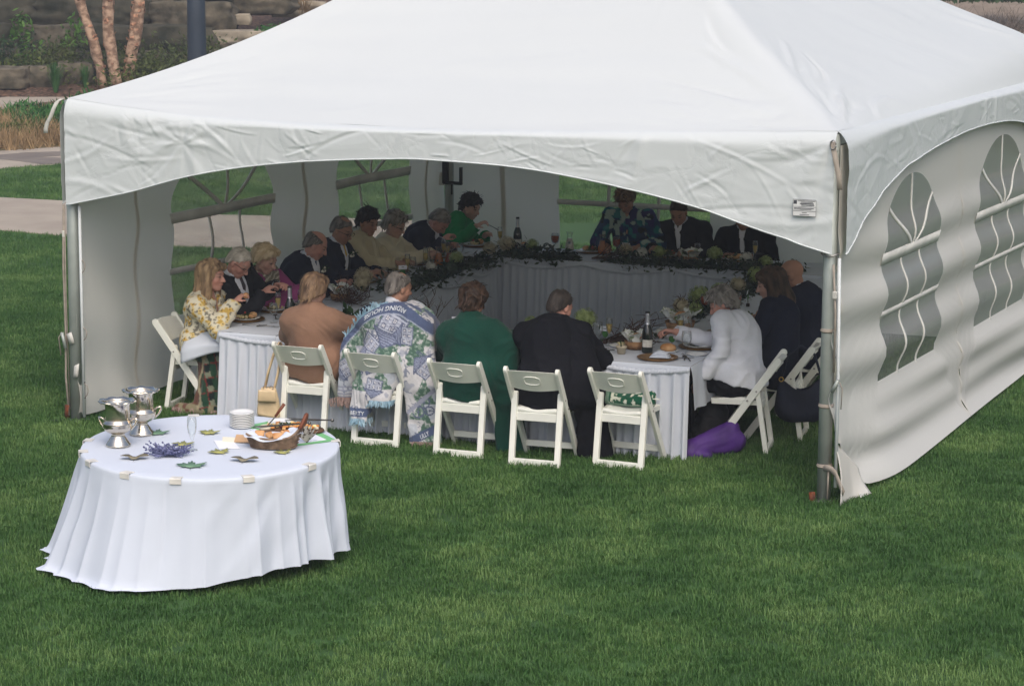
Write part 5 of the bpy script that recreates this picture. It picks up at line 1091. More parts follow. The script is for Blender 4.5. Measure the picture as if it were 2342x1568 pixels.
vi = wrap_vol(I, .012, .0065, (-.52, -.42, -.02), (.56, .42, 0), fat=.005); vi.clip(lambda X, Y, Z: X-.14); v.f = np.maximum(v.f, -vi.f); v.clip(bclip); V, F = v.mesh(); V = folds(V, F, .011, 31)
def seg_d(P, a, b):
    a, b = np.array(a), np.array(b); d = b-a; t = np.clip(((P-a) @ d)/(d @ d), 0, 1)[:, None]; return np.linalg.norm(P-a-t*d, axis=1)
def tapestry(V):
    x, y, z = V[:, 0], V[:, 1], V[:, 2]; P = np.stack([x, z], 1); n1, n2 = vnoise(V*30), vnoise(V*70+5)
    W_, BL, NV, GR, GD = np.array(srgb(196, 196, 200)), np.array(srgb(146, 150, 168)), np.array(srgb(92, 100, 126)), np.array(srgb(124, 146, 134)), np.array(srgb(76, 104, 92)); C = np.repeat(W_[None], len(V), 0)
    hatch = (vnoise(np.stack([x*26+z*10, y*14, z*26-x*12], 1)) > .30) & (vnoise(V*9+2) > .05); C[hatch] = srgb(160, 164, 176)
    C[(vnoise(V*8+11) > .38)] = srgb(178, 184, 194); C[(np.abs(vnoise(V*np.array([24, 24, 24])+19)) < .07) & (vnoise(V*6+77) > -.1)] = srgb(120, 128, 146)
    m = (vnoise(V*7.5+40) > .52); C[m & (n2 > -.35)] = GR; C[m & (n2 > .15)] = GD
    def tree(cx, cz, s, lean=0.):
        u = (x-cx-lean*(z-cz))/s; w = (z-cz)/s; ins = (w > -.6) & (w < .8) & (np.abs(u) < .45*(.85-w)*(1+.45*n1)); C[ins] = GR; C[ins & (n2 > 0)] = GD; C[ins & (n2 < -.55)] = W_
    for a in ((-.2, .80, .16), (-.12, .93, .13), (.02, .72, .15), (.09, .70, .12), (.24, .86, .2), (.27, .70, .16), (-.30, .66, .13), (.33, .40, .14), (.31, .27, .12), (.36, .16, .1), (-.16, .48, .12), (.02, .50, .12)): tree(*a)
    def house(cx, cz, s, rot=0.):
        cr, sr = math.cos(rot), math.sin(rot); u = ((x-cx)*cr+(z-cz)*sr)/s; w = (-(x-cx)*sr+(z-cz)*cr)/s; Q = np.stack([u, w], 1)
        body = (np.abs(u) < .5) & (w > -.5) & (w < .2); gab = (w >= .15) & (w < .65) & (np.abs(u) < .65-(w-.15)*1.2); C[body] = srgb(176, 182, 196); C[gab] = srgb(140, 148, 170)
        C[body & (np.abs(((w*9) % 1)-.5) < .16)] = BL; C[gab & (np.abs(((w*12) % 1)-.5) < .2)] = NV
        for wx in (-.32, 0., .3):
            for wz in (-.3, -.02):
                q = (np.abs(u-wx) < .085) & (np.abs(w-wz) < .1); C[q] = NV; C[(np.abs(u-wx) < .055) & (np.abs(w-wz) < .07)] = W_; C[(np.abs(u-wx) < .012) & (np.abs(w-wz) < .08)] = NV
        for a, b in (((-.5, -.5), (.5, -.5)), ((-.5, -.5), (-.5, .2)), ((.5, -.5), (.5, .2)), ((-.65, .15), (0, .68)), ((.65, .15), (0, .68)), ((-.65, .15), (.65, .15)), ((.3, .5), (.3, .8)), ((.4, .4), (.4, .8))): C[seg_d(Q, a, b) < .028] = NV
    house(.07, .86, .21, 2.75); house(.17, .82, .13, 1.5); house(-.10, .73, .15, 2.6); house(.33, .60, .14, .9); house(-.35, .52, .13, 2.2); house(-.02, .44, .12, 3.0); house(-.06, .62, .14, 2.9)
    for cx, cz, rd in ((.33, .33, .038), (.29, .26, .04), (.37, .27, .03)):   # wagon wheels
        d = np.hypot(x-cx, z-cz); C[np.abs(d-rd) < .005] = NV; C[d < .008] = NV; a = np.arctan2(z-cz, x-cx); C[(d < rd) & (np.abs(np.sin(a*4)) < .16)] = NV
    # bands along the edges
    back = y < .12; tz = TOPZ(x); band = (z > tz-.062) & (z < tz+.01); C[band] = srgb(80, 92, 122); C[(np.abs(z-(tz-.066)) < .005)] = srgb(150, 158, 176); C[(z >= tz+.01) & (x < .0)] = srgb(126, 160, 182)
    hb = (x < -.06) & (x > -.24) & (z < .28) & (y < -.08); C[hb & (z > .215+.0)] = srgb(80, 92, 122)
    b2 = (x > .17) & (np.abs((z-.09)-.55*(x-.33)) < .035); C[b2] = srgb(80, 92, 122); b3 = (x > .17) & (np.abs((z-.36)-.9*(x-.33)) < .02); C[b3] = BL
    lo = (x > .17) & (z < .03); C[lo] = srgb(190, 170, 160); b4 = (x < -.26) & (z < .40); C[b4 & (np.abs(((z*40) % 1)-.5) < .3)] = BL
    return C*(1+.10*n2[:, None])
bl = tag(obj('blanket', V, F, 'woven'), 'white and green woven blanket with houses, trees and blue lettered borders', 'blanket'); set_col(bl, tapestry(V)); bl.location = I['base']; bl.rotation_euler = (0, 0, I['rz'])
bvh = BVHTree.FromPolygons([Vector(a) for a in V.astype(float)], [tuple(int(i) for i in f) for f in F])
def lettering(txt, size, place, m, parent, name='lettering'):
    cu = bpy.data.curves.new('t', 'FONT'); cu.body = txt; cu.size = size; cu.fill_mode = 'BOTH'; cu.align_x = 'CENTER'; cu.resolution_u = 2; cu.offset = size*.016
    o = bpy.data.objects.new('t', cu); COL.objects.link(o); me = bpy.data.meshes.new_from_object(o.evaluated_get(bpy.context.evaluated_depsgraph_get())); bpy.data.objects.remove(o)
    bm = bmesh.new(); bm.from_mesh(me); bmesh.ops.triangulate(bm, faces=bm.faces[:]); bmesh.ops.subdivide_edges(bm, edges=[e for e in bm.edges if e.calc_length() > size*.2], cuts=1)
    for w in bm.verts:
        x, z = place(w.co.x, w.co.y); h = bvh.ray_cast(Vector((x, -1, z)), Vector((0, 1, 0))); w.co = (h[0]+Vector((0, -.005, 0))) if h[0] else Vector((x, -.3, z))
    bm.to_mesh(me); bm.free(); me.materials.clear(); q = obj(name, me, None, m, parent, False); return q
mat('thread_pale', srgb(200, 206, 212), .9, scale=30); mat('fringe_blue', srgb(128, 164, 186), .95, scale=20, col2=srgb(164, 190, 204)); mat('fringe_tan', srgb(150, 128, 122), .95, scale=20)
bpy.context.view_layer.update()
lettering('ARDING HOUSE', .046, lambda u, w: (.0-u, TOPZ(.0-u)-.012-w*.95), 'thread_pale', bl)
lettering('BERTY', .04, lambda u, w: (-.15+u, .228+w), 'thread_pale', bl)
lettering('ULLY', .05, lambda u, w: (.345+u*.5-w*.3, .075+u*.28+w*.9), 'thread_pale', bl)
def fringe(pts, n, L_, m, spread=.012, seed=0, nrm=(0, -1, 0), up=False):
    r = random.Random(seed); mb = MB()
    for i in range(n):
        f = i/max(1, n-1)*(len(pts)-1); j = min(len(pts)-2, int(f)); p = Vector(pts[j]).lerp(Vector(pts[j+1]), f-j); d = Vector((r.uniform(-.4, .4), r.uniform(-.3, .1), 1 if up else -1)).normalized(); q = p+d*L_*r.uniform(.7, 1.1)
        mb.tube([p, p.lerp(q, .5)+Vector((r.uniform(-1, 1), r.uniform(-1, 1), 0))*spread*.5, q+Vector((r.uniform(-1, 1), -.2, 0))*spread], [.005, .005, .003], 4, cap=False)
    return mb
def surf(x, z):
    h = bvh.ray_cast(Vector((x, -1, z)), Vector((0, 1, 0))); return h[0] if h[0] else Vector((x, -.2, z))
fr = fringe([surf(x, TOPZ(x)+.0) for x in np.linspace(-.34, -.06, 14)], 46, .05, 'fringe_blue', .016, 3, up=True); o = fr.build('fringe', 'fringe_blue', bl); tag(o, kind='stuff')
o = fringe([surf(x, .2) for x in np.linspace(-.235, -.07, 8)], 40, .06, 'fringe_blue', .012, 4).build('fringe', 'fringe_blue', bl); tag(o, kind='stuff')
o = fringe([surf(x, .345) for x in np.linspace(-.05, .15, 8)], 44, .055, 'fringe_blue', .012, 5).build('fringe', 'fringe_blue', bl); tag(o, kind='stuff')
o = fringe([surf(x, .31) for x in np.linspace(-.42, -.25, 8)], 40, .07, 'fringe_tan', .014, 6).build('fringe', 'fringe_tan', bl); tag(o, kind='stuff')
o = fringe([surf(x, .04) for x in np.linspace(.26, .42, 8)], 34, .04, 'fringe_tan', .014, 7).build('fringe', 'fringe_tan', bl); tag(o, kind='stuff')
# scarf of the woman in pink
I = PEOPLE['L3']; v = wrap_vol(I, .006, .009, (-.4, -.35, .35), (.4, .4, 0), arm=False); v.cone(I['shd'][0], I['shd'][0]+(I['arms'][0][0]-I['shd'][0])*.45, .075, .07, .05); v.cone(I['shd'][1], I['shd'][1]+(I['arms'][1][0]-I['shd'][1])*.45, .075, .07, .05); neck_cut(v, I, .055); c_ = I['chest']; v.clip(lambda X, Y, Z: (c_[2]-.02)-Z-.35*np.abs(X)); V, F = v.mesh(); V = folds(V, F, .007, 44); o = obj('scarf', V, F, 'printed_fabric', I['th'])
st_ = (np.sin(V[:, 2]*150+V[:, 0]*60) > .55)[:, None]; set_col(o, np.where(st_, np.array(srgb(196, 190, 172)), np.array(srgb(132, 126, 110))))
# boutonnieres
def bouton(I, name='boutonniere'):
    p = I['chest']+I['us']*.10+I['fs']*.155-I['xs']*.085; r = np.random.default_rng(3); mb = MB()
    for k in range(9): mb.ball(Vector(p+r.normal(size=3)*.012), .011, 6, 4)
    o = mb.build(name, 'pearl', I['th'], True); Vv, Ff = leaf_mesh(26, .03, .03, .03, .018, 8, 6); obj('sprig', Vv+p, Ff, 'leaf_dark', o, False)
bouton(PEOPLE['L4']); bouton(PEOPLE['L5'])
mat('scrap', (.5, .5, .5))
# ================================================================== ON THE BANQUET TABLES
mat('gold_charger', srgb(120, 84, 40), .35, scale=7, col2=srgb(156, 116, 62), metal=.55, spec=.5)
mat('china', (.78, .79, .78), .25, var=.02, scale=4, spec=.5)
mat('greens', srgb(40, 62, 24), .6, scale=40, col2=srgb(84, 100, 44)); mat('roll_bread', srgb(178, 122, 72), .6, scale=14, col2=srgb(212, 170, 122), bump=.4)
mat('meat', srgb(96, 50, 30), .5, scale=30, col2=srgb(140, 78, 48), bump=.6); mat('potato', srgb(196, 180, 130), .6, scale=20, col2=srgb(216, 204, 168), bump=.5); mat('tomato', srgb(176, 50, 30), .4)
mat('butter', srgb(226, 214, 166), .5, scale=20); glass('clear_glass', (.985, .995, .99), .012, .03); mat('champagne', srgb(214, 190, 120), .1, translucent=.5); mat('iced_tea', srgb(150, 62, 20), .15, translucent=.35, scale=8, col2=srgb(180, 84, 30)); mat('milk', srgb(214, 210, 200), .3); mat('juice', srgb(196, 112, 30), .25, translucent=.3)
mat('bottle_glass', srgb(16, 24, 18), .08, spec=.7); mat('foil', srgb(196, 198, 204), .3, metal=.8, bump=.6, bscale=60); mat('paper_label', srgb(216, 214, 204), .7, scale=20, col2=srgb(170, 168, 160)); mat('cork_black', srgb(22, 22, 24), .5)
mat('card_paper', (.80, .82, .88), .8, var=.02); mat('leaf_stand', srgb(44, 96, 36), .5, scale=12, col2=srgb(66, 124, 52)); mat('wood_block', srgb(58, 42, 34), .8, scale=10)
mat('petal_green', srgb(128, 148, 84), .7, scale=30, col2=srgb(188, 202, 138), translucent=.25); mat('petal_cream', srgb(168, 156, 124), .7, scale=30, col2=srgb(212, 204, 176), translucent=.2); mat('petal_white', (.74, .74, .68), .7, scale=20, translucent=.2); mat('petal_pink', srgb(206, 150, 160), .7, scale=20, translucent=.2); mat('petal_red', srgb(170, 40, 50), .6)
mat('twig_dark', srgb(54, 38, 32), .8, scale=20, col2=srgb(82, 60, 50)); mat('garland_leaf', srgb(22, 40, 22), .5, scale=10, col2=srgb(46, 68, 40)); mat('wicker', srgb(120, 86, 56), .8, scale=30, col2=srgb(168, 130, 92), bump=.6)
mat('cutlery', srgb(120, 118, 116), .25, metal=.9); mat('napkin_print', (.72, .74, .70), .85, scale=34, col2=srgb(120, 140, 90), mixlo=.55, mixhi=.62); mat('terracotta', srgb(196, 184, 160), .6)
rT = random.Random(12)
def item(name, cat, label, s, t, z=TZ, group=None, rz=0.): return thing(name, label, cat, TL(s, t, z+.003), TA+rz, group)
_mc = {}
def shared(key, fn):
    if key not in _mc: _mc[key] = fn()
    return _mc[key]
def M_lathe(key, prof, m, n=28): return shared(key, lambda: MB().lathe(prof, n).mesh(key, m, True))
def put(me, name, parent=None, loc=None, label=None, cat=None, group=None, rz=0.):
    o = bpy.data.objects.new(name, me); COL.objects.link(o)
    if parent: o.parent = parent
    if loc is not None: o.location = loc
    o.rotation_euler = (0, 0, rz); return tag(o, label, cat, group)
charger_me = M_lathe('charger', [(0, .006), (.10, .006), (.118, .010), (.150, .016), (.152, .014), (.12, .0), (0, 0)], 'gold_charger', 36)
plate_me = M_lathe('dinner_plate', [(0, .008), (.072, .008), (.082, .013), (.114, .020), (.116, .018), (.08, .002), (0, 0)], 'china', 36)
side_me = M_lathe('side_plate', [(0, .006), (.05, .006), (.058, .010), (.078, .015), (.080, .013), (.055, .0), (0, 0)], 'china', 30)
goblet_gl = M_lathe('goblet', [(.0, .002), (.034, .002), (.034, .004), (.006, .010), (.0045, .05), (.008, .062), (.030, .082), (.037, .11), (.036, .145), (.032, .165), (.031, .165), (.035, .11), (.028, .084), (0, .068)], 'clear_glass', 22)
flute_gl = M_lathe('flute', [(.0, .002), (.030, .002), (.030, .004), (.005, .010), (.004, .07), (.010, .082), (.022, .12), (.025, .17), (.023, .21), (.022, .21), (.024, .17), (.02, .12), (0, .09)], 'clear_glass', 20)
flute_liq = M_lathe('flute_liquid', [(0, .09), (.019, .121), (.0228, .165), (0, .165)], 'champagne', 18)
gob_tea = M_lathe('goblet_tea', [(0, .07), (.026, .086), (.0345, .112), (.0335, .14), (0, .14)], 'iced_tea', 18)
gob_water = M_lathe('goblet_ice', [(0, .07), (.026, .086), (.034, .105), (0, .105)], 'clear_glass', 18)
def charger(who, s, t, z=TZ, plate=True, food=0, rz=0.):
    put(charger_me, 'charger_plate', None, TL(s, t, z+.003), 'gold charger plate '+who, 'charger', 'gold charger plates on the tables')
    if plate:
        put(plate_me, 'dinner_plate', None, TL(s, t, z+.010), 'white dinner plate '+who, 'plate', 'white dinner plates on the tables')
        if food: salad(who, s, t, z+.022, food)
def salad(who, s, t, z, k):
    th = thing('meal', 'meal of greens and bread '+who, 'food', TL(s, t, z), k*1.3, 'meals on the plates'); r = random.Random(k)
    V, F = leaf_mesh(120, .06, .05, .035, .02, 300+k, 12); obj('salad_leaves', V, F, 'greens', th, False)
    if k % 2: 
        m = MB(); m.ball((.05, -.03, .022), (.038, .03, .024), 12, 8); m.build('bread_roll', 'roll_bread', th, True); m = MB(); m.ball((.01, -.05, .02), (.026, .024, .02), 10, 6); m.build('bread_roll', 'roll_bread', th, True)
    m = MB()
    for q in range(7): m.ball((r.uniform(-.07, -.02), r.uniform(-.04, .04), .01+r.uniform(0, .012)), r.uniform(.010, .016), 7, 5)
    m.build('potato_salad', 'potato', th, True); m = MB()
    for q in range(3): m.ball((r.uniform(-.02, .05), r.uniform(.0, .05), .02), (.024, .014, .010), 8, 5)
    m.build('meat_slice', 'meat', th, True); MB().ball((.02, .03, .035), .010, 8, 5).build('tomato', 'tomato', th, True)
def goblet(who, s, t, z=TZ, kind='water', sc=1.):
    th = item('goblet', 'glass', {'water': 'clear water goblet ', 'tea': 'goblet of amber iced tea ', 'empty': 'empty stemmed wine glass '}[kind]+who, s, t, z, 'stemmed glasses on the tables'); put(goblet_gl, 'bowl_and_stem', th)
    if kind == 'tea': put(gob_tea, 'iced_tea', th)
    if kind == 'water': put(gob_water, 'water', th)
    th.scale = (sc*.95,)*3; return th
def flute(who, s, t, z=TZ):
    th = item('champagne_flute', 'glass', 'tall champagne flute '+who, s, t, z, 'champagne flutes on the tables'); put(flute_gl, 'bowl_and_stem', th); put(flute_liq, 'champagne', th); return th
def bottle(who, s, t, z=TZ):
    th = item('champagne_bottle', 'bottle', 'dark champagne bottle with silver foil neck '+who, s, t, z, 'champagne bottles on the tables')
    put(M_lathe('bottle', [(0, .0), (.038, .0), (.041, .008), (.041, .13), (.038, .16), (.024, .2), (.018, .215)], 'bottle_glass', 26), 'bottle_body', th); put(M_lathe('foil_neck', [(.0215, .2), (.0185, .222), (.0155, .262), (.0175, .285), (.0165, .298), (.0, .30)], 'foil', 22), 'foil_neck', th)
    put(M_lathe('cap', [(.0172, .288), (.0172, .306), (0, .308)], 'cork_black', 16), 'stopper', th); lb = MB(); lb.grid(lambda u, v: Vector((.0416*math.cos(-1.2+(u-.5)*2.1), .0416*math.sin(-1.2+(u-.5)*2.1), .045+.055*v)), 12, 2); lb.build('paper_label', 'paper_label', th, True); return th
def carafe(who, s, t, z, liq, lab):
    th = item('carafe', 'carafe', lab+' '+who, s, t, z, 'glass carafes on the tables'); put(M_lathe('carafe', [(0, .002), (.036, .002), (.042, .02), (.044, .05), (.036, .09), (.024, .135), (.022, .155), (.034, .19), (.033, .19), (.021, .155), (.023, .135), (.034, .09), (.041, .05), (0, .008)], 'clear_glass', 24), 'carafe_glass', th)
    if liq: put(M_lathe('carafe_'+liq, [(0, .008), (.034, .01), (.040, .022), (.042, .05), (.034, .09), (.024, .128), (0, .128)], liq, 20), 'drink', th)
    return th
def card(who, s, t, z=TZ, rz=0.):
    th = item('place_card', 'place card', 'white place card on a green leaf stand '+who, s, t, z, 'place cards on leaf stands', rz)
    bevel(MB().box((0, 0, .012), (.028, .028, .024)).build('stand_block', 'wood_block', th), .003); MB().tube([Vector((0, 0, .02)), Vector((0, 0, .06))], .003, 5).build('stem', 'twig_dark', th, True)
    MB().ball((0, 0, .075), (.024, .005, .028), 12, 8).build('leaf', 'leaf_stand', th, True); o = MB().box((0, -.006, .115), (.075, .002, .036), Matrix.Rotation(-.2, 3, 'X')).build('card', 'card_paper', th)
    MB().box((.0, -.0085, .116), (.022, .001, .005), Matrix.Rotation(-.2, 3, 'X')).build('name_ink', 'print_ink', o)
def hyd_mesh(key, r, m, n=170, seed=1):
    def f():
        q = np.random.default_rng(seed); d = q.normal(size=(n, 3)); d[:, 2] = d[:, 2]*.8+.25; d /= np.linalg.norm(d, axis=1, keepdims=True); mb = MB()
        for k in range(n):
            nn = Vector(d[k]); c = nn*r*(.74+.32*q.random()); x = nn.orthogonal().normalized(); y = nn.cross(x); s = r*.17; a = q.random()*3
            x, y = x*math.cos(a)+y*math.sin(a), -x*math.sin(a)+y*math.cos(a)
            mb.add([c, c+x*s+y*s*.5+nn*s*.3, c+x*s*.5+y*s+nn*s*.3, c-x*s*.5+y*s+nn*s*.3, c-x*s+y*s*.5+nn*s*.3, c-x*s-y*s*.5+nn*s*.3, c-x*s*.5-y*s+nn*s*.3, c+x*s*.5-y*s+nn*s*.3, c+x*s-y*s*.5+nn*s*.3], [(0, 1, 2), (0, 3, 4), (0, 5, 6), (0, 7, 8)])
        mb.ball((0, 0, 0), r*.7, 10, 7); return mb.mesh(key, m)
    return shared(key, f)
def flower(col, who, s, t, z, r=.075, stem=True):
    th = item('hydrangea', 'flower', {'petal_green': 'pale green hydrangea head ', 'petal_cream': 'cream hydrangea head ', 'petal_white': 'white blossom head ', 'petal_pink': 'pink and white bloom '}[col]+who, s, t, z, 'cut flowers on the tables', rT.uniform(0, 6))
    r *= .84; put(hyd_mesh(col+str(r), r, col, 190 if r > .045 else 60, 5), 'flower_head', th, (0, 0, r*.8))
    if stem: V, F = leaf_mesh(26, r*1.2, r*1.2, r*.6, .03, int(s*100), 6); obj('leaf_cluster', V, F, 'garland_leaf', th, False)
    return th
def twigs(who, s, t, z, L_, n, seed, ang=None, up=.6):
    r = random.Random(seed); mb = MB()
    for i in range(n):
        a = r.uniform(0, 6.28) if ang is None else ang+r.uniform(-.5, .5); d = Vector((math.cos(a), math.sin(a), up*r.uniform(.3, 1.2))).normalized(); p = Vector((r.uniform(-.04, .04), r.uniform(-.03, .03), .01)); pts = [p]; l = L_*r.uniform(.6, 1.1)
        for k in range(1, 6): d = (d+Vector((r.uniform(-.35, .35), r.uniform(-.35, .35), r.uniform(-.3, .25)))).normalized(); p = p+d*l/5; p.z = max(p.z, .008); pts.append(p)
        mb.tube(pts, [.0045*(1-.14*k) for k in range(6)], 5, cap=False)
        for q in range(3): b = pts[r.randint(2, 4)]; e = b+Vector((r.uniform(-.08, .08), r.uniform(-.08, .08), r.uniform(0, .1))); e.z = max(.01, e.z); mb.tube([b, b.lerp(e, .5)+Vector((.01, -.005, .01)), e], [.0026, .0022, .0012], 4, cap=False)
    o = mb.build('twig_bundle', 'twig_dark', None, True); o.location = TL(s, t, z+.004); o.rotation_euler = (0, 0, TA); return tag(o, 'bundle of curly dark twigs '+who, 'twigs', 'twig bundles on the tables')
def garland(who, pts, n, seed, hang=.05, rad=.075):
    n = int(n*1.7)
    r = np.random.default_rng(seed); P = [TL(*p) for p in pts]; V = []; 
    f = r.random(n)*(len(P)-1); j = f.astype(int).clip(0, len(P)-2); A = np.array([P[i] for i in j]); B = np.array([P[i+1] for i in j]); u = (f-j)[:, None]; c = A*(1-u)+B*u + r.normal(size=(n, 3))*np.array([rad, rad, rad*.55])
    c[:, 2] = np.maximum(c[:, 2], P[0].z+.012-hang*(r.random(n) < .3)); d = r.normal(size=(n, 3)); d[:, 2] = d[:, 2]*.6; d /= np.linalg.norm(d, axis=1, keepdims=True); e = np.cross(d, r.normal(size=(n, 3))); e /= np.linalg.norm(e, axis=1, keepdims=True); s = .03*(.6+.9*r.random((n, 1)))
    V = np.stack([c-d*s, c+e*s*.38, c+d*s, c-e*s*.38], 1).reshape(-1, 3); F = np.arange(4*n).reshape(n, 4); th = thing('leaf_garland', 'dark leafy garland '+who, 'garland', P[0], 0, 'leafy garlands on the table edges')
    o = obj('leaves', V-np.array(P[0]), F, 'garland_leaf', th, False); tag(o, kind='stuff'); MB().tube([p-P[0]+Vector((0, 0, .012)) for p in P], .008, 5).build('vine', 'twig_dark', th, True)
def cutl(kind, who, s, t, z=TZ, rz=0.):
    mb = MB(); L_ = .19
    mb.tube([Vector((0, -L_/2, .006)), Vector((0, -.02, .009)), Vector((0, .02, .007)), Vector((0, .045, .005))], [.0048, .003, .003, .004], 6)
    if kind == 'spoon': mb.ball((0, .068, .006), (.019, .028, .006), 12, 6)
    elif kind == 'fork':
        mb.box((0, .05, .005), (.018, .02, .002)); [mb.box((x, .078, .005), (.003, .04, .002)) for x in (-.0075, -.0025, .0025, .0075)]
    else: mb.box((.003, .075, .005), (.016, .075, .002))
    o = mb.build(kind, 'cutlery', None, True); o.location = TL(s, t, z+.004); o.rotation_euler = (0, 0, TA+rz); return tag(o, 'steel '+kind+' '+who, 'cutlery', 'cutlery on the tables')
def napkin_basket(who, s, t, z=TZ, sc=1., fl=None):
    th = item('bread_basket', 'basket', 'bread basket lined with a printed napkin '+who, s, t, z, 'napkin lined bread baskets', rT.uniform(0, 3)); th.scale = (sc,)*3
    MB().lathe([(0, .002), (.055, .002), (.07, .05), (.066, .05), (.052, .006), (0, .006)], 18).build('basket_body', 'wicker', th, True)
    for k in range(5):
        a = k*1.257+.3; mb = MB(); mb.grid(lambda u, v: Vector((math.cos(a+(u-.5)*1.1)*(.04+.045*v)+.012*math.sin(u*9+k), math.sin(a+(u-.5)*1.1)*(.04+.045*v)+.012*math.cos(v*6+k), .04+.085*v*(1-.5*abs(u-.5))-.05*max(0, v-.7))), 8, 8); o = mb.build('napkin_fold', 'napkin_print', th, True)
    MB().ball((.01, .0, .065), (.04, .03, .03), 12, 8).build('bread_roll', 'roll_bread', th, True)
def pot(who, s, t, z=TZ):
    th = item('relish_pot', 'pot', 'small cream relish pot with a spoon '+who, s, t, z); MB().lathe([(0, .0), (.028, .0), (.036, .045), (.041, .046), (.041, .058), (.036, .058), (.033, .03), (0, .028)], 22).build('pot_body', 'terracotta', th, True); MB().tube([Vector((.0, .0, .03)), Vector((-.008, .004, .1))], .005, 6).build('spoon_handle', 'leaf_dark', th, True)
def napkin(who, s, t, z):
    th = item('folded_napkin', 'napkin', 'folded white napkin '+who, s, t, z, None, .15)
    for k in range(3):
        def fn(u, v, k=k): return Vector(((u-.5)*(.15-.02*k), (v-.5)*.085+.01*k, .006+k*.010+.010*math.sin(u*3.1)*math.sin(v*3.1)*(1 if k < 2 else 2.2)))
        o = MB().grid(fn, 10, 6).build('fold', 'linen', th, True); so_ = o.modifiers.new('s', 'SOLIDIFY'); so_.thickness = .006
def butter(who, s, t, z=TZ):
    put(side_me, 'side_plate', None, TL(s, t, z+.003), 'small butter plate '+who, 'plate', 'small side plates on the tables'); r = random.Random(int(s*50)); mb = MB()
    for q in range(9): mb.ball((r.uniform(-.035, .035), r.uniform(-.03, .03), .016+r.uniform(0, .008)), .010, 7, 5)
    o = mb.build('butter_curls', 'butter', None, True); o.location = TL(s, t, z+.003); tag(o, 'butter curls on the plate '+who, 'butter')
def side_plate(who, s, t, z=TZ): put(side_me, 'side_plate', None, TL(s, t, z+.003), 'empty white side plate '+who, 'plate', 'small side plates on the tables')
# -- left table
W1, W2, W3, W4, W5, W6, W7, W8, W9 = 'before the yellow floral jacket', 'before the white haired bowed man', 'before the pink jacket', 'before the balding man', 'before the yellow tie', 'before the open cream jacket', 'before the pale cream wrap', 'before the man bending low', 'before the green jacket'
LZ = TZ+.002
for w, s, t, k in ((W1, -.055, .52, 1), (W2, -.06, 1.02, 2), (W3, -.06, 1.50, 3), (W4, -.06, 2.12, 4), (W5, -.06, 2.74, 5), (W6, -.06, 3.36, 7), (W7, -.06, 3.93, 8), (W8, -.06, 4.42, 9)): charger(w, s, t, LZ, True, k)
charger(W9, .05, 5.05, TZ+.032, True, 11)
goblet(W1, .20, .50, LZ, 'water'); flute(W1, .15, .68, LZ); butter(W1, .17, .84, LZ); bottle('beside the tan shawl', .36, .47, LZ); goblet('behind the bottle by the tan shawl', .30, .70, LZ, 'water'); flute('left of the tan shawl', .25, .88, LZ)
cutl('fork', W1, .12, .33, LZ, -1.2); cutl('knife', W1, .26, .3, LZ, -1.2); cutl('spoon', 'beside the butter of the floral jacket', .09, .75, LZ, .5)
card('right of the tan shawl', .66, .60, TZ, .1); napkin_basket('right of the tan shawl', .20, 1.72, LZ, 1.3); twigs('forming a nest beside the tan shawl', .36, 1.55, LZ, .22, 34, 3, None, .8); flower('petal_cream', 'above the twig nest', .33, 1.9, LZ+.12, .095); flower('petal_cream', 'second head above the twig nest', .40, 1.72, LZ+.10, .08)
V_, F_ = leaf_mesh(40, .09, .08, .16, .05, 611, 10, up=.4); tag(obj('leafy_plant', V_+np.array(TL(.80, .62, TZ)), F_, 'leaf_dark', smooth=False), 'dark green leafy table plant between tan shawl and woven blanket', 'plant')
flower('petal_pink', 'between tan shawl and woven blanket', .92, .60, TZ+.05, .03)
goblet(W3, .2, 1.3, LZ, 'water'); goblet(W4, .2, 2.25, LZ, 'water'); goblet(W5, .2, 2.62, LZ, 'water'); flute(W6, .2, 3.1, LZ); flute(W7, .2, 3.5, LZ); goblet(W6, .16, 3.3, LZ, 'water'); card('behind the grey haired blanket wearer', .22, 2.95, LZ, .6)
carafe('on the left table', .12, 3.72, LZ, None, 'clear water carafe'); carafe('on the left table', .2, 3.80, LZ, 'juice', 'carafe of orange juice'); carafe('on the left table', .28, 3.86, LZ, 'iced_tea', 'carafe of dark iced tea'); flute(W8, .1, 4.15, LZ); flute('at the carafes', .2, 4.0, LZ); goblet(W8, .2, 4.3, LZ, 'water'); flute(W9, .34, 4.95, TZ+.032)
garland('along the inner edge of the left table', [(.38, 2.35, LZ), (.42, 3.0, LZ), (.40, 3.7, LZ), (.44, 4.35, LZ)], 1100, 5); flower('petal_white', 'in front of the carafes', .32, 3.35, LZ+.03, .06); flower('petal_green', 'right of the carafes', .38, 3.78, LZ+.05, .075); flower('petal_cream', 'where the left and back tables meet', .52, 4.66, TZ+.05, .10); flower('petal_cream', 'second of the pair where the tables meet', .42, 4.5, TZ+.04, .08); twigs('on the corner of left and back tables', .55, 4.8, TZ+.03, .22, 12, 9, None, .5)
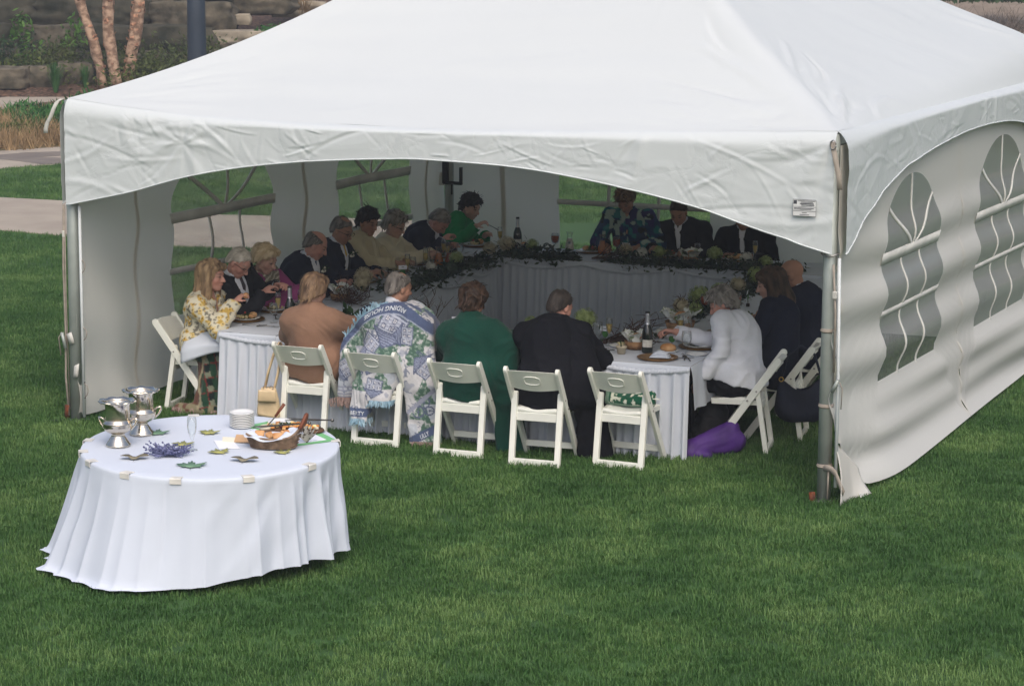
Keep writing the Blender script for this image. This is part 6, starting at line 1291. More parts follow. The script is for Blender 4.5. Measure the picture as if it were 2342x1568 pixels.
# -- back table
BZ = TZ+.032
bottle('on the back table', .50, 5.0, BZ); carafe('before the floral blouse, left one', 1.02, 5.02, BZ, 'milk', 'carafe of white cream'); carafe('before the floral blouse, right one', 1.36, 4.98, BZ, 'juice', 'carafe with pale juice'); goblet('left of the cream carafe', .88, 5.0, BZ, 'tea', 1.1); goblet('between floral blouse and bowed man', 1.5, 4.98, BZ, 'tea', 1.1)
charger('before the floral blouse', 1.22, 5.08, BZ, True, 13); charger('before the bowed dark suited man', 1.98, 5.08, BZ, True, 14); charger('before the guest hidden by the valance', 2.6, 5.08, BZ, True, 15); card('before the floral blouse', 1.62, 4.9, BZ, 3.1)
garland('along the front edge of the back table, left half', [(.52, 4.58, BZ), (.9, 4.58, BZ), (1.2, 4.60, BZ)], 700, 6); garland('along the front edge of the back table, right half', [(1.62, 4.58, BZ), (2.2, 4.57, BZ), (2.9, 4.58, BZ), (3.3, 4.62, BZ)], 1500, 7, .06, .07)
flower('petal_green', 'right of the bottle on the back table', .78, 4.66, BZ+.05, .07); flower('petal_cream', 'first of three in the right garland', 1.70, 4.66, BZ+.05, .075); flower('petal_white', 'second of three in the right garland', 1.86, 4.64, BZ+.04, .065); flower('petal_green', 'third of three in the right garland', 2.02, 4.66, BZ+.05, .07); flower('petal_green', 'near the right end of the back garland', 2.55, 4.68, BZ+.05, .085); flower('petal_white', 'at the right end of the back garland', 2.85, 4.66, BZ+.04, .07); flower('petal_green', 'last head of the back garland', 3.05, 4.6, BZ+.02, .075)
twigs('in the middle of the back table edge', 1.4, 4.62, BZ, .38, 16, 15, .2, .35); goblet('right of the bowed man', 2.3, 4.95, BZ, 'water'); flute('far right of the back table', 2.85, 4.95, BZ); napkin_basket('on the back table before the bottle', .66, 4.78, BZ, 1.1); napkin_basket('on the back table before the valance guest', 2.28, 4.8, BZ, 1.2)
# -- front table
charger('before the tan shawl', .92, .26, TZ, True, 17); charger('before the woven blanket', 1.63, .40, TZ, True, 19); charger('before the green shawl', 2.25, .36, TZ, True, 21); charger('before the black suit', 2.66, .30, TZ, True, 22)
card('between woven blanket and green shawl', 1.72, .60, TZ, .05); goblet('left of the green shawl', 1.92, .58, TZ, 'water', 1.1); twigs('standing between blanket and green shawl', 1.5, .66, TZ, .34, 14, 22, 2.4, 1.1)
flower('petal_green', 'right of the green shawl', 2.33, .62, TZ+.06, .075); card('left of the black suit', 2.46, .56, TZ, .1); card('right of the black suit', 2.92, .63, TZ, -.15); goblet('behind the black suited man', 2.56, .66, TZ, 'empty', 1.2)
flower('petal_green', 'right of the black suited man', 2.74, .69, TZ+.10, .10); th = item('vase', 'vase', 'pale vase under the green hydrangea by the black suit', 2.74, .69); MB().lathe([(0, 0), (.03, 0), (.045, .05), (.035, .11), (.04, .13)], 20).build('vase_body', 'terracotta', th, True)
flower('petal_white', 'below the green hydrangea by the black suit', 2.80, .64, TZ+.02, .03); twigs('trailing right of the green hydrangea', 2.92, .69, TZ, .55, 22, 31, .05, .42)
goblet('right of the black suit', 2.90, .52, TZ, 'empty', 1.15); flute('right of the black suit', 2.98, .55, TZ); butter('right of the black suit', 3.06, .56); cutl('spoon', 'right of the black suit', 3.02, .24, TZ, -.5); cutl('fork', 'right of the black suit', 3.0, .33, TZ, -1.0); cutl('knife', 'beside the relish pot', 3.05, .42, TZ, -1.1)
napkin_basket('behind the relish pot', 3.2, .52, TZ, 1.25); pot('on the front table', 3.17, .28); bottle('behind the folded napkin', 3.33, .40); charger('at the empty chair', 3.48, .19, TZ, False); napkin('on the charger at the empty chair', 3.50, .19, TZ+.012)
th = item('bread_loaf', 'bread', 'small round brown loaf behind the folded napkin', 3.46, .50); MB().ball((0, 0, .03), (.062, .05, .032), 16, 10).build('loaf', 'roll_bread', th, True); put(side_me, 'side_plate', None, TL(3.46, .50, TZ+.002), 'side plate under the round brown loaf', 'plate')
card('behind the round loaf', 3.45, .62, TZ, .2); cutl('spoon', 'at the front right table corner', 3.66, .27, TZ, .3); cutl('fork', 'at the front right table corner', 3.69, .25, TZ, .5); cutl('knife', 'at the front right table corner', 3.63, .24, TZ, -.9)
goblet('at the front right table corner', 3.62, .44, TZ, 'empty', 1.1); side_plate('at the front right table corner', 3.70, .44); charger('before the white shirt', 3.62, .74, TZ, True, 24)
# -- right table
flute('left of the white shirted man', 3.42, .92); goblet('left of the white shirted man', 3.46, .98, TZ, 'empty'); butter('left of the white shirted man', 3.36, 1.02); side_plate('behind the meal of the white shirted man', 3.66, 1.06)
napkin_basket('before the white shirted man', 3.28, 1.35, TZ, 1.7); flower('petal_cream', 'over the bread basket before the white shirt', 3.24, 1.5, TZ+.13, .075); flower('petal_green', 'right over the bread basket before the white shirt', 3.36, 1.5, TZ+.12, .065); flower('petal_pink', 'left of the bread basket before the white shirt', 3.12, .98, TZ+.03, .04); flower('petal_white', 'low by the bread basket before the white shirt', 3.22, 1.02, TZ+.02, .04); twigs('rising from the basket before the white shirt', 3.25, 1.5, TZ+.12, .16, 8, 41, None, 1.4)
charger('before the brown haired woman', 3.63, 1.42, TZ, True, 25); charger('before the bald man', 3.63, 2.1, TZ, True, 26); goblet('before the brown haired woman', 3.42, 1.86, TZ, 'tea', 1.15); goblet('before the bald man', 3.46, 2.28, TZ, 'tea', 1.2); card('before the bald man', 3.42, 2.75, TZ, -1.4)
garland('along the inner edge of the right table', [(3.14, 1.9, TZ), (3.14, 2.7, TZ), (3.16, 3.5, TZ), (3.16, 4.4, TZ)], 1000, 8); flower('petal_green', 'at the near end of the right garland', 3.12, 2.35, TZ+.06, .10); flower('petal_green', 'second head of the right garland', 3.18, 2.75, TZ+.05, .09); flower('petal_cream', 'third head of the right garland', 3.2, 3.2, TZ+.05, .08); flower('petal_green', 'far head of the right garland', 3.2, 3.75, TZ+.05, .09); goblet('by the near green hydrangea of the right garland', 3.22, 2.2, TZ, 'tea', 1.1)
# things held in hands
def held(name, cat, label, I, side, fn): 
    p = world(I, I['arms'][side][2]); th = thing(name, label, cat, p, I['rz']); fn(th); return th
held('bread_roll', 'bread', 'piece of bread held by the woman in the floral jacket', PEOPLE['L1'], 1, lambda th: MB().ball((0, .01, .015), (.034, .024, .024), 10, 7).build('crust', 'roll_bread', th, True))
held('fork', 'cutlery', 'fork held by the man in the white shirt', PEOPLE['R1'], 1, lambda th: MB().tube([Vector((0, 0, 0)), Vector((-.02, .05, -.06)), Vector((-.03, .09, -.09))], [.004, .003, .005], 6).build('handle', 'cutlery', th, True))
held('fork', 'cutlery', 'fork held by the woman in the bright green jacket', PEOPLE['L9'], 1, lambda th: MB().tube([Vector((0, 0, .01)), Vector((-.01, .07, -.02)), Vector((-.015, .13, -.05))], [.004, .003, .005], 6).build('handle', 'cutlery', th, True))
# napkins and rugs on laps, bags --------------------------------------------------------
mat('tartan_dark', srgb(34, 52, 40), .95, scale=16, bump=.4, col2=srgb(22, 30, 30)); mat('handbag_beige', srgb(206, 184, 148), .45, scale=10, bump=.2, bscale=30); mat('bag_navy', srgb(22, 28, 46), .8, scale=6, bump=.5, bscale=30); mat('brass', srgb(196, 160, 80), .3, metal=.9); mat('bag_purple', srgb(78, 40, 126), .6, scale=5, col2=srgb(58, 28, 98), bump=.5, bscale=12); mat('bag_black', srgb(26, 26, 30), .7, scale=8, bump=.4)
def lap_napkin():
    def fn(u, v):   # u from her knees towards the table, v from the lap down over the near thigh
        s_ = -.40+.44*u; t_ = .34-.26*min(1., v*1.5)-.02*math.sin(u*8)*v; z_ = .615+.03*math.sin(u*2.6)-.02*u-.34*max(0., v-.35)*(1-.62*u)
        return TL(s_, t_, z_)
    o = MB().grid(fn, 16, 14).build('lap_napkin', 'linen', None, True); so_ = o.modifiers.new('s', 'SOLIDIFY'); so_.thickness = .004; tag(o, 'white napkin spread over the lap of the floral jacket woman', 'napkin')
lap_napkin()
def rug():
    v = Vol(npv(-.65, -.1, -.02), npv(.4, .8, .66), .011); v.cone((-.30, .30, .47), (.02, .30, .47), .10, .10, .04); v.cone((-.24, .26, .46), (-.20, .18, .12), .09, .10, .05); v.cone((-.05, .26, .46), (.02, .18, .14), .11, .14, .06); v.cone((-.24, .18, .1), (.06, .18, .06), .09, .12, .05); v.cone((-.42, .10, .03), (.1, .10, .03), .055, .055, .03)
    v.clip(lambda X, Y, Z: .01-Z); V, F = v.mesh(); V = folds(V, F, .014, 51); W3_ = np.array([TL(a[0], a[1], a[2]) for a in V]); o = tag(obj('tartan_rug', W3_, F, 'woven'), 'dark green and red checked rug over the legs of the floral jacket woman', 'rug')
    x, z = V[:, 0]*9+V[:, 2]*3, V[:, 2]*9-V[:, 0]*2; C = np.repeat(np.array(srgb(36, 66, 50))[None], len(V), 0); a, b = (x % 1) < .4, (z % 1) < .4; C[a] = srgb(26, 40, 40); C[a & b] = srgb(120, 126, 108); C[((x % 1) > .92)] = srgb(110, 44, 44); C[((z % 1) > .93)] = srgb(110, 44, 44); C[(V[:, 0] < -.25) & (V[:, 2] < .4)] = srgb(96, 66, 54); C[(np.abs(V[:, 0]+.25-.05*vnoise(V*9)) < .018)] = srgb(150, 142, 116); C[(V[:, 2] < .09) & (vnoise(V*30) > 0)] = srgb(126, 120, 96); set_col(o, C*(1+.12*vnoise(V*60)[:, None]))
    q = fringe([TL(a, .06, .05) for a in np.linspace(-.47, .12, 12)], 90, .05, 'straw', .02, 8); tag(q.build('fringe', 'fringe_tan', o), kind='stuff')
rug()
def handbag():
    th = thing('handbag', 'beige leather handbag hanging from the tan shawl woman\'s chair', 'handbag', TL(.59, -.36, .14), TA+.25)
    def fn(u, v):
        a = u*6.2832; z = .22*v; rx = .085*(1-.35*v)*(1+.12*math.sin(3.1*v)); ry = .045*(1-.3*v); c, s = math.cos(a), math.sin(a); return Vector((rx*math.copysign(abs(c)**.6, c), ry*math.copysign(abs(s)**.7, s)+.006*math.sin(a*3+v*3), z+.012*math.sin(a*2)*(1-v)))
    g = MB().grid(fn, 30, 12, True); n = 30; g.F += [tuple(range(n))[::-1], tuple(range(12*n, 13*n))]; g.build('bag_body', 'handbag_beige', th, True); g = MB().grid(lambda u, v: Vector(((u-.5)*.13*(1+.1*v), -.05-.004*math.sin(v*3), .21-.09*v)), 8, 6); o = g.build('flap', 'handbag_beige', th, True); so_ = o.modifiers.new('s', 'SOLIDIFY'); so_.thickness = .008
    ribbon([(-.03, 0, .2), (.0, .01, .34), (.045, .05, .50), (.07, .10, .555), (.08, .13, .50), (.06, .06, .32), (.04, .0, .2)], .026, 'handbag_beige', 'shoulder_strap', th, side=(.6, .8, 0))
    for x in (-.02, .03): MB().tube([Vector((x+.014*math.cos(a), -.03, .225+.014*math.sin(a))) for a in np.linspace(0, 6.283, 12)], .003, 5).build('ring', 'steel', th, True)
handbag()
def tote():
    th = thing('tote_bag', 'large navy cloth tote bag hanging behind the second right chair', 'bag', TL(4.36, .95, .15), TA+.42)
    def fn(u, v):
        a = u*6.2832; c, s = math.cos(a), math.sin(a); w = .21*(1-.18*v)*(1-.45*(1-min(1, v*3))**2); d = .075*(1-.5*v)*(1-.6*(1-min(1, v*3.5))**2); sag = -.10*v**6*(1-abs(c))*1.; return Vector((w*math.copysign(abs(c)**.75, c), d*s+.01*math.sin(a*4+v*5), .33*v+sag*(1-abs(c)**2)))
    g = MB().grid(fn, 40, 18, True); g.F += [tuple(range(40))[::-1]]; g.build('bag_body', 'bag_navy', th, True)
    MB().tube([Vector((-.15, .0, .33)), Vector((-.10, .03, .5)), Vector((0, .05, .565)), Vector((.10, .03, .5)), Vector((.15, 0, .33))], .010, 7).build('handle', 'bag_navy', th, True)
    for x in (-.155, .155): MB().tube([Vector((x+.016*math.cos(a), -.02, .325+.016*math.sin(a))) for a in np.linspace(0, 6.283, 14)], .0045, 6).build('ring', 'brass', th, True)
tote()
def soft_bag(name, label, cat, s, t, cones, m, seed, h=.011):
    v = Vol(npv(-.4, -.4, -.02), npv(.4, .4, .5), h)
    for a, b, r1, r2, sq in cones: v.cone(a, b, r1, r2, .03, sq)
    v.clip(lambda X, Y, Z: .008-Z); V, F = v.mesh(); V = folds(V, F, .010, seed, False); o = obj(name, V, F, m); o.location = TL(s, t, 0); o.rotation_euler = (0, 0, TA); return tag(o, label, cat)
soft_bag('purple_bag', 'bright purple cloth bag slumped on the grass by the table corner', 'bag', 3.90, .22, [((-.13, -.10, .05), (.12, .12, .10), .08, .09, None), ((-.06, -.04, .1), (.10, .12, .19), .06, .06, None), ((-.15, -.14, .03), (.0, -.12, .03), .05, .04, None)], 'bag_purple', 61)
soft_bag('backpack', 'black backpack behind the purple bag under the table corner', 'bag', 3.80, .56, [((-.04, 0, .10), (.0, .02, .26), .13, .10, None), ((-.06, -.08, .1), (-.03, -.07, .2), .07, .06, None)], 'bag_black', 63)
def cushion():
    v = Vol(npv(-.25, -.2, .38), npv(.32, .24, .6), .007); v.cone((-.15, .0, .455), (.15, .0, .455), .045, .045, .02); v.cone((-.15, .0, .50), (-.13, .0, .45), .045, .05, .02); v.ell((0, .02, .455), (.19, .10, .045), None, .03); v.cone((.1, -.0, .475), (.17, 0, .50), .04, .035, .02); V, F = v.mesh(); V = folds(V, F, .006, 71, False)
    o = tag(obj('cushion', V, F, 'woven'), 'rolled green cushion cloth with white flowers on the empty chair', 'cushion'); o.location = TL(3.405, -.215, 0); o.rotation_euler = (0, 0, TA-.05); C = np.repeat(np.array(srgb(24, 84, 62))[None], len(V), 0); a = vnoise(V*np.array([34, 34, 42])+4); C[a > .35] = srgb(206, 210, 194); C[(vnoise(V*np.array([90, 30, 30])) > .62)] = srgb(196, 200, 184); e = (V[:, 0] < -.14) | (V[:, 2] < .435); C[e] = srgb(112, 142, 124); set_col(o, C)
    mb = fringe([Vector((.20, -.06+.02*k, .46)) for k in range(6)], 60, .09, 'straw', .03, 9); q = mb.build('fringe', 'linen', o); q.rotation_euler = (0, -.9, 0); q.location = (-.30, 0, .28); tag(q, kind='stuff')
    o2 = MB().box((.13, -.02, .485), (.22, .02, .006)).build('rod', 'chair_resin', o)
cushion()
# ================================================================== ROUND TABLE ON THE LAWN
RC = Vector((3.061, -2.961, 0)); RR = .778
def rz_(x, y): return .70-.038*(x*.53-y*.85)      # the lawn falls slightly towards the viewer, so the top leans a little
def RT(x, y, dz=0.): return RC+Vector((x, y, rz_(x, y)+dz))
TILT = Matrix.Rotation(-.038, 3, Vector((-.85, -.53, 0)).normalized()).to_euler()
rt = thing('round_table', 'round folding table hidden under the long white cloth', 'table', RC); 
MB().lathe([(0, .672), (.735, .672), (.74, .664), (.735, .652), (0, .652)], 48).build('tabletop', 'plywood', rt)
rt.children[0].rotation_euler = TILT
for a in (0.6, 2.2, 3.7, 5.3): MB().tube([Vector((.5*math.cos(a), .5*math.sin(a), 0)), Vector((.5*math.cos(a), .5*math.sin(a), .66))], .014, 8).build('leg', 'dark_steel', rt, True)
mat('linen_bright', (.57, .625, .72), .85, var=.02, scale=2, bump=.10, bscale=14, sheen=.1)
HEM = [(-180, .93, .04), (-153, 1.0, .045), (-131, 1.03, .045), (-101, 1.02, .045), (-78, .95, .045), (-60, .87, .06), (-40, .845, .095), (-28, .84, .11), (-6, .835, .105), (13, .83, .085), (43, .835, .05), (60, .84, .04), (90, .89, .04), (135, .91, .04), (180, .93, .04)]
def hem(deg):
    return np.interp(deg, [h[0] for h in HEM], [h[1] for h in HEM]), np.interp(deg, [h[0] for h in HEM], [h[2] for h in HEM])
def fold_f(a): 
    f = .75*(1-2*abs(math.sin(7.5*a+1.5*math.sin(2*a+.4)))**.75)+.4*(1-2*abs(math.sin(12.5*a+1.3+1.5*math.sin(3*a)))**.8)+.12*math.sin(37*a+2*math.sin(5*a)); return f*(.75+.35*math.sin(2.*a+1))
def cloth_pt(a, v, off=0.):
    deg = (math.degrees(a)+180) % 360-180; hr, hz = hem(deg); f = fold_f(a); x0, y0 = math.cos(a), math.sin(a)
    if v < .06:  # rounded edge
        q = v/.06; r = RR-.012+.016*math.sin(q*1.57); z = rz_(x0*RR, y0*RR)-.016*(1-math.cos(q*1.57))
    else:
        q = (v-.06)/.94; zt = rz_(x0*RR, y0*RR)-.016; fl = 1. if hz > .03 else 1.
        prof = q**1.35 if hr < .95 else q**1.15+.0*q; r = RR+.004+(hr-RR)*prof+f*(.007+.05*q**.85)*min(1, q*4+.15); z = zt+(hz-zt)*q
        pu = max(0., min(1., (hr-.93)/.07)); z = zt+(hz-zt)*min(1, q*(1+.06*pu)); r += .25*max(0, q-.9)*(1+.5*f)*pu   # cloth puddling on the grass
        r += .007*float(vnoise(np.array([[a*9+q*4, q*2, 4]]))[0])*min(1, q*4)
    r += off; return RC+Vector((x0*r, y0*r, max(.035, z)))
def rcloth():
    mb = MB(); na, nv = 540, 34; mb.grid(lambda u, v: cloth_pt(u*2*math.pi, v), na, nv, True); 
    nr = 10; base = len(mb.V); 
    ring0 = list(range(na))
    prev = ring0
    for k in range(1, nr):
        r = (RR-.012)*(1-k/nr); idx = []
        for i in range(na):
            a = 2*math.pi*i/na; x, y = r*math.cos(a), r*math.sin(a); mb.V.append(tuple(RT(x, y, .0015*float(vnoise(np.array([[x*5, y*5, 2]]))[0])))); idx.append(len(mb.V)-1)
        mb.F += [(prev[i], idx[i], idx[(i+1) % na], prev[(i+1) % na]) for i in range(na)]; prev = idx
    mb.V.append(tuple(RT(0, 0))); mb.F += [(prev[i], len(mb.V)-1, prev[(i+1) % na]) for i in range(na)]
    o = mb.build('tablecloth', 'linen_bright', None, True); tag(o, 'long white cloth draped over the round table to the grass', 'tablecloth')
    bm = bmesh.new(); bm.from_mesh(o.data); bmesh.ops.recalc_face_normals(bm, faces=bm.faces[:]); bm.to_mesh(o.data); bm.free()
rcloth()
mat('clip_plastic', srgb(214, 212, 206), .4)
for i, a in enumerate((-97.2, -72.9, -41.8, -8.7, -124.4, -142.1, -162.3, 129.8, 35.2)):
    r = math.radians(a); x, y = RR*math.cos(r), RR*math.sin(r); th = thing('tablecloth_clip', 'white plastic clip on the round table edge, '+['third from the left front', 'front middle', 'right of the front middle', 'farthest right on the near edge', 'second from the left front', 'leftmost on the near rim', 'left rim beside the front urn', 'far rim behind the urns', 'at the corner of the green mat'][i], 'clip', RT(x, y, 0), r, 'clips on the round table rim')
    mb = MB(); w = .034; P = [(-.045, .004), (.008, .005), (.012, 0), (.012, -.03), (.004, -.034), (-.02, -.034)]; V = []
    for sy in (-w, w): V += [(p[0], sy, p[1]) for p in P]
    o = mb.add(V, [(k, k+1, k+7, k+6) for k in range(5)]).build('clip_body', 'clip_plastic', th); so_ = o.modifiers.new('s', 'SOLIDIFY'); so_.thickness = .004
# silver urns
mat('silver', srgb(206, 196, 182), .16, var=.08, scale=9, metal=1., col2=srgb(222, 214, 200), bump=.05, bscale=14)
def urn(label, x, y, rz):
    th = thing('wine_urn', label, 'urn', RT(x, y, .001), rz, 'silver wine urns on the round table'); prof = [(0, .0), (.074, .0), (.077, .006), (.073, .013), (.068, .016), (.065, .026), (.058, .031), (.056, .039), (.048, .05), (.042, .058), (.039, .068), (.043, .076), (.064, .086), (.082, .102), (.089, .122), (.088, .134), (.091, .139), (.088, .146), (.077, .152), (.074, .165), (.073, .22), (.075, .25), (.082, .266)]
    MB().lathe(prof, 40).build('urn_body', 'silver', th, True)
    inner = [(.080, .266), (.071, .25), (.069, .18), (.066, .15), (0, .14)]; MB().lathe(inner, 40).build('inner_wall', 'silver', th, True)
    def rim(u, v): a = u*6.2832; r = .078+.032*v+.004*math.sin(a*9)*v; return Vector((r*math.cos(a), r*math.sin(a), .264+.014*math.sin(v*2.2)+.003*math.sin(a*9)*v))
    o = MB().grid(rim, 90, 5, True).build('flared_rim', 'silver', th, True); so_ = o.modifiers.new('s', 'SOLIDIFY'); so_.thickness = .004
    MB().tube([Vector(((.110+.004*math.sin(a*9))*math.cos(a), (.110+.004*math.sin(a*9))*math.sin(a), .2745+.003*math.sin(a*9))) for a in np.linspace(0, 6.2832, 73)], [.004+.0018*math.sin(i*1.3) for i in range(73)], 6).build('beaded_edge', 'silver', th, True)
    for s in (-1, 1): MB().tube([Vector((s*.068, 0, .10)), Vector((s*.085, 0, .105)), Vector((s*.108, 0, .13)), Vector((s*.122, 0, .155)), Vector((s*.118, 0, .17)), Vector((s*.10, 0, .168)), Vector((s*.078, 0, .152))], [.007, .007, .006, .007, .008, .006, .006], 8).build('handle', 'silver', th, True)
urn('silver two handled wine urn nearest the table front', -.49, -.26, .25); urn('silver wine urn standing behind the front urn', -.519, .039, .55)
th = thing('champagne_flute', 'empty champagne flute in the middle of the round table', 'glass', RT(-.031, -.154, .001)); put(M_lathe('flute_big', [(.0, .002), (.034, .002), (.034, .004), (.006, .010), (.0045, .06), (.009, .072), (.024, .11), (.029, .15), (.0285, .185), (.026, .205), (.025, .205), (.0275, .15), (.022, .11), (0, .08)], 'clear_glass', 24), 'bowl_and_stem', th)
small_plate = M_lathe('small_plate', [(0, .006), (.05, .006), (.058, .010), (.076, .014), (.078, .012), (.055, .0), (0, 0)], 'china', 32)
for k in range(9): o = put(small_plate, 'stacked_plate', None, RT(-.06, .47, .002+k*.0105), ['lowest plate of the white plate stack on the round table', 'second plate from the bottom of the white stack', 'third plate from the bottom of the white stack', 'fourth plate from the bottom of the white stack', 'fifth plate from the bottom, mid height of the white stack', 'fourth plate from the top of the white stack', 'third plate from the top of the white stack', 'second plate from the top of the white stack', 'topmost plate of the white plate stack on the round table'][k], 'plate', 'stack of white plates'); o.rotation_euler = TILT
o = put(small_plate, 'plate', None, RT(.10, .66, .004), 'single white plate near the far rim, right of the plate stack', 'plate'); o.rotation_euler = TILT
mat('mat_green', srgb(120, 186, 128), .8, scale=3, bump=.1); mat('mat_white', (.74, .76, .84), .85, scale=18, col2=srgb(190, 196, 216), mixlo=.6, mixhi=.64)
def flat(name, label, cat, pts, m, dz, thick=.002, parent=None):
    mb = MB(); n = len(pts); P = [RT(x, y, dz) for x, y in pts]; Q = [RT(x, y, dz-thick) for x, y in pts]; mb.add(P+Q, [tuple(range(n)), tuple(range(n, 2*n))[::-1]]+[(i, n+i, n+(i+1) % n, (i+1) % n) for i in range(n)]); o = mb.build(name, m, parent); return tag(o, label, cat) if label else o
gm = flat('table_mat', 'green bordered place mat under basket and cheese board', 'mat', [(-.05, .50), (.47, .20), (.635, .44), (.20, .735), (.03, .70)], 'mat_green', .004); flat('mat_centre', None, None, [(.02, .50), (.46, .25), (.57, .42), (.20, .66)], 'mat_white', .006, .002, gm)
flat('envelope', 'white card lying left of the wicker basket', 'card', [(-.04, .10), (.10, -.06), (.21, .0), (.07, .15)], 'card_paper', .004); mat('kraft', srgb(196, 160, 122), .8); mat('card_cream', srgb(226, 220, 200), .8)
flat('envelope', 'brown envelope beside the wicker basket', 'envelope', [(.02, .27), (.10, .11), (.24, .15), (.18, .32)], 'kraft', .009); flat('envelope', 'small cream envelope tucked under the brown envelope', 'envelope', [(-.03, .19), (.03, .09), (.12, .12), (.07, .22)], 'card_cream', .0065)
# cheese board
mat('board', srgb(96, 70, 50), .6, scale=6, stretch=(1, 6, 1)); mat('cheddar', srgb(206, 138, 70), .55, scale=20); mat('cheese_pale', srgb(232, 204, 140), .55, scale=20); mat('brie', srgb(222, 212, 190), .6); mat('grape', srgb(88, 28, 48), .3); mat('cracker', srgb(206, 160, 104), .8, scale=30)
cb = thing('cheese_board', 'dark oval board piled with cheese cubes and fruit', 'cheese board', RT(.27, .52, .006), .30); MB().lathe([(0, .0), (1, 0), (1.03, .004), (1, .012), (0, .012)], 36).build('board', 'board', cb, True); cb.children[0].scale = (.20, .125, 1)
rq = random.Random(9)
for k in range(60):
    a, q = rq.uniform(0, 6.28), math.sqrt(rq.random())*.9; x, y = .18*q*math.cos(a), .11*q*math.sin(a); m = rq.choice(['cheddar', 'cheese_pale', 'cheese_pale', 'cheddar', 'cracker', 'grape', 'brie'])
    if m == 'grape': MB().ball((x, y, .022), .009, 8, 6).build('grape', m, cb, True)
    else: bevel(MB().box((x, y, .022+rq.uniform(0, .012)), (.022, .018, .016), Matrix.Rotation(rq.uniform(0, 3), 3, 'Z') @ Matrix.Rotation(rq.uniform(-.5, .5), 3, 'X')).build('cheese_cube', m, cb), .003)
MB().lathe([(0, .012), (.045, .012), (.045, .03), (.04, .034), (0, .034)], 24, (-.15, -.03, 0)).build('soft_cheese', 'brie', cb, True)
V_, F_ = leaf_mesh(60, .04, .03, .03, .014, 88, 8); obj('parsley', V_+np.array([-.05, .0, .014]), F_, 'leaf_dark', cb, False)
mat('tool_wood', srgb(112, 62, 40), .5, scale=20)
sp = thing('cheese_spreader', 'spreading knife with red brown handle stuck in the soft cheese', 'knife', RT(.13, .45, .03), .3); MB().tube([Vector((.05, .02, .06)), Vector((.105, .035, .14))], [.008, .011], 8).build('handle', 'tool_wood', sp, True); MB().bar((0, 0, 0), (.052, .021, .062), .018, .003).build('blade', 'cutlery', sp)
def tongs(label, a, b, gap=.03):
    th = thing('tongs', label, 'tongs', a); d = Vector(b)-Vector(a); x = d.cross(Vector((0, 0, 1))).normalized()
    for s in (-1, 1): MB().bar(Vector((0, 0, 0))+x*s*gap, d*.98+x*s*.004, .016, .003).build('arm', 'cutlery', th)
    MB().ball(d, .012, 8, 6).build('hinge', 'cutlery', th, True)
tongs('steel tongs lying across the cheese board', RT(.20, .58, .055), RT(.50, .62, .075)); tongs('steel tongs resting on the napkin of the wicker basket', RT(.22, .14, .105), RT(.52, .30, .13), .02)
# wicker basket with real weave
mat('wicker_grey', srgb(96, 78, 62), .8, scale=24, col2=srgb(150, 126, 104), bump=.5)
def basket():
    th = thing('wicker_basket', 'boat shaped wicker basket lined with a white napkin', 'basket', RT(.375, .12, .003), .30)
    def rimz(u): return .075+.10*max(0., math.cos(u))**4+.012*math.cos(2*u)
    def P(u, v, off=0.): c, s = math.cos(u), math.sin(u); f = .80+.20*v; return Vector(((.165*f+off)*math.copysign(abs(c)**.8, c)+.03*max(0, c)*v, (.082*f+off)*math.copysign(abs(s)**.8, s), rimz(u)*v+.003))
    mb = MB(); mb.grid(lambda u, v: P(u*6.2832, v), 60, 8, True); mb.F.append(tuple(range(60))[::-1]); mb.build('basket_shell', 'board', th, True)
    n = 56
    for k in range(9):
        v = (k+.5)/9; MB().tube([P(6.2832*i/112, v, .003+.0035*(1 if (i+k) % 2 else -1)) for i in range(113)], .0042, 5).build('weave_strand', 'wicker_grey', th, True)
    MB().tube([P(6.2832*i/60, 1., .003) for i in range(61)], .008, 7).build('rim', 'wicker_grey', th, True)
    MB().tube([P(u, 1., .002)+Vector((.006, 0, .018*math.cos(u*2.2))) for u in np.linspace(-.62, .62, 12)], .012, 8).build('handle', 'tool_wood', th, True)
    def nap(u, v): a = u*6.2832; q = P(a, .95, -.012*(1-v)+.012*v*(math.cos(a) < .4)); z = min(.095, rimz(a))*(.55+.62*math.sin(v*2.4))+.008*math.sin(a*7+v*4); r = .45+.55*v; return Vector((q.x*r+(-.01), q.y*(r+.08), z))
    o = MB().grid(nap, 60, 10, True).build('napkin', 'linen_bright', th, True)
    for i, (x, y, z) in enumerate(((-.09, .01, .08), (.03, -.02, .075), (.07, .02, .085), (-.03, .02, .07))): bevel(MB().box((x, y, z), (.06, .045, .02), Matrix.Rotation(.4*i, 3, 'Z') @ Matrix.Rotation(.8, 3, 'X')).build('bread_slice', 'roll_bread', th), .008)
basket()
mat('feather', srgb(190, 186, 178), .9, scale=40, col2=srgb(84, 74, 66), mixlo=.5, mixhi=.56, stretch=(1, 1, 1))
fe = thing('turkey_feather', 'fanned striped turkey feathers leaning by the basket', 'feather', RT(.50, .31, .006), .1)
for k in range(7):
    a = -.9+.3*k; o = MB().grid(lambda u, v: Vector((math.sin(a)*.10*u+(v-.5)*.03*math.sin(min(1, u*1.4)*2.6)*math.cos(a), -.02*u+(v-.5)*.012, .105*u*math.cos(a*.75)+(v-.5)*.01)), 8, 3).build('feather', 'feather', fe, True)
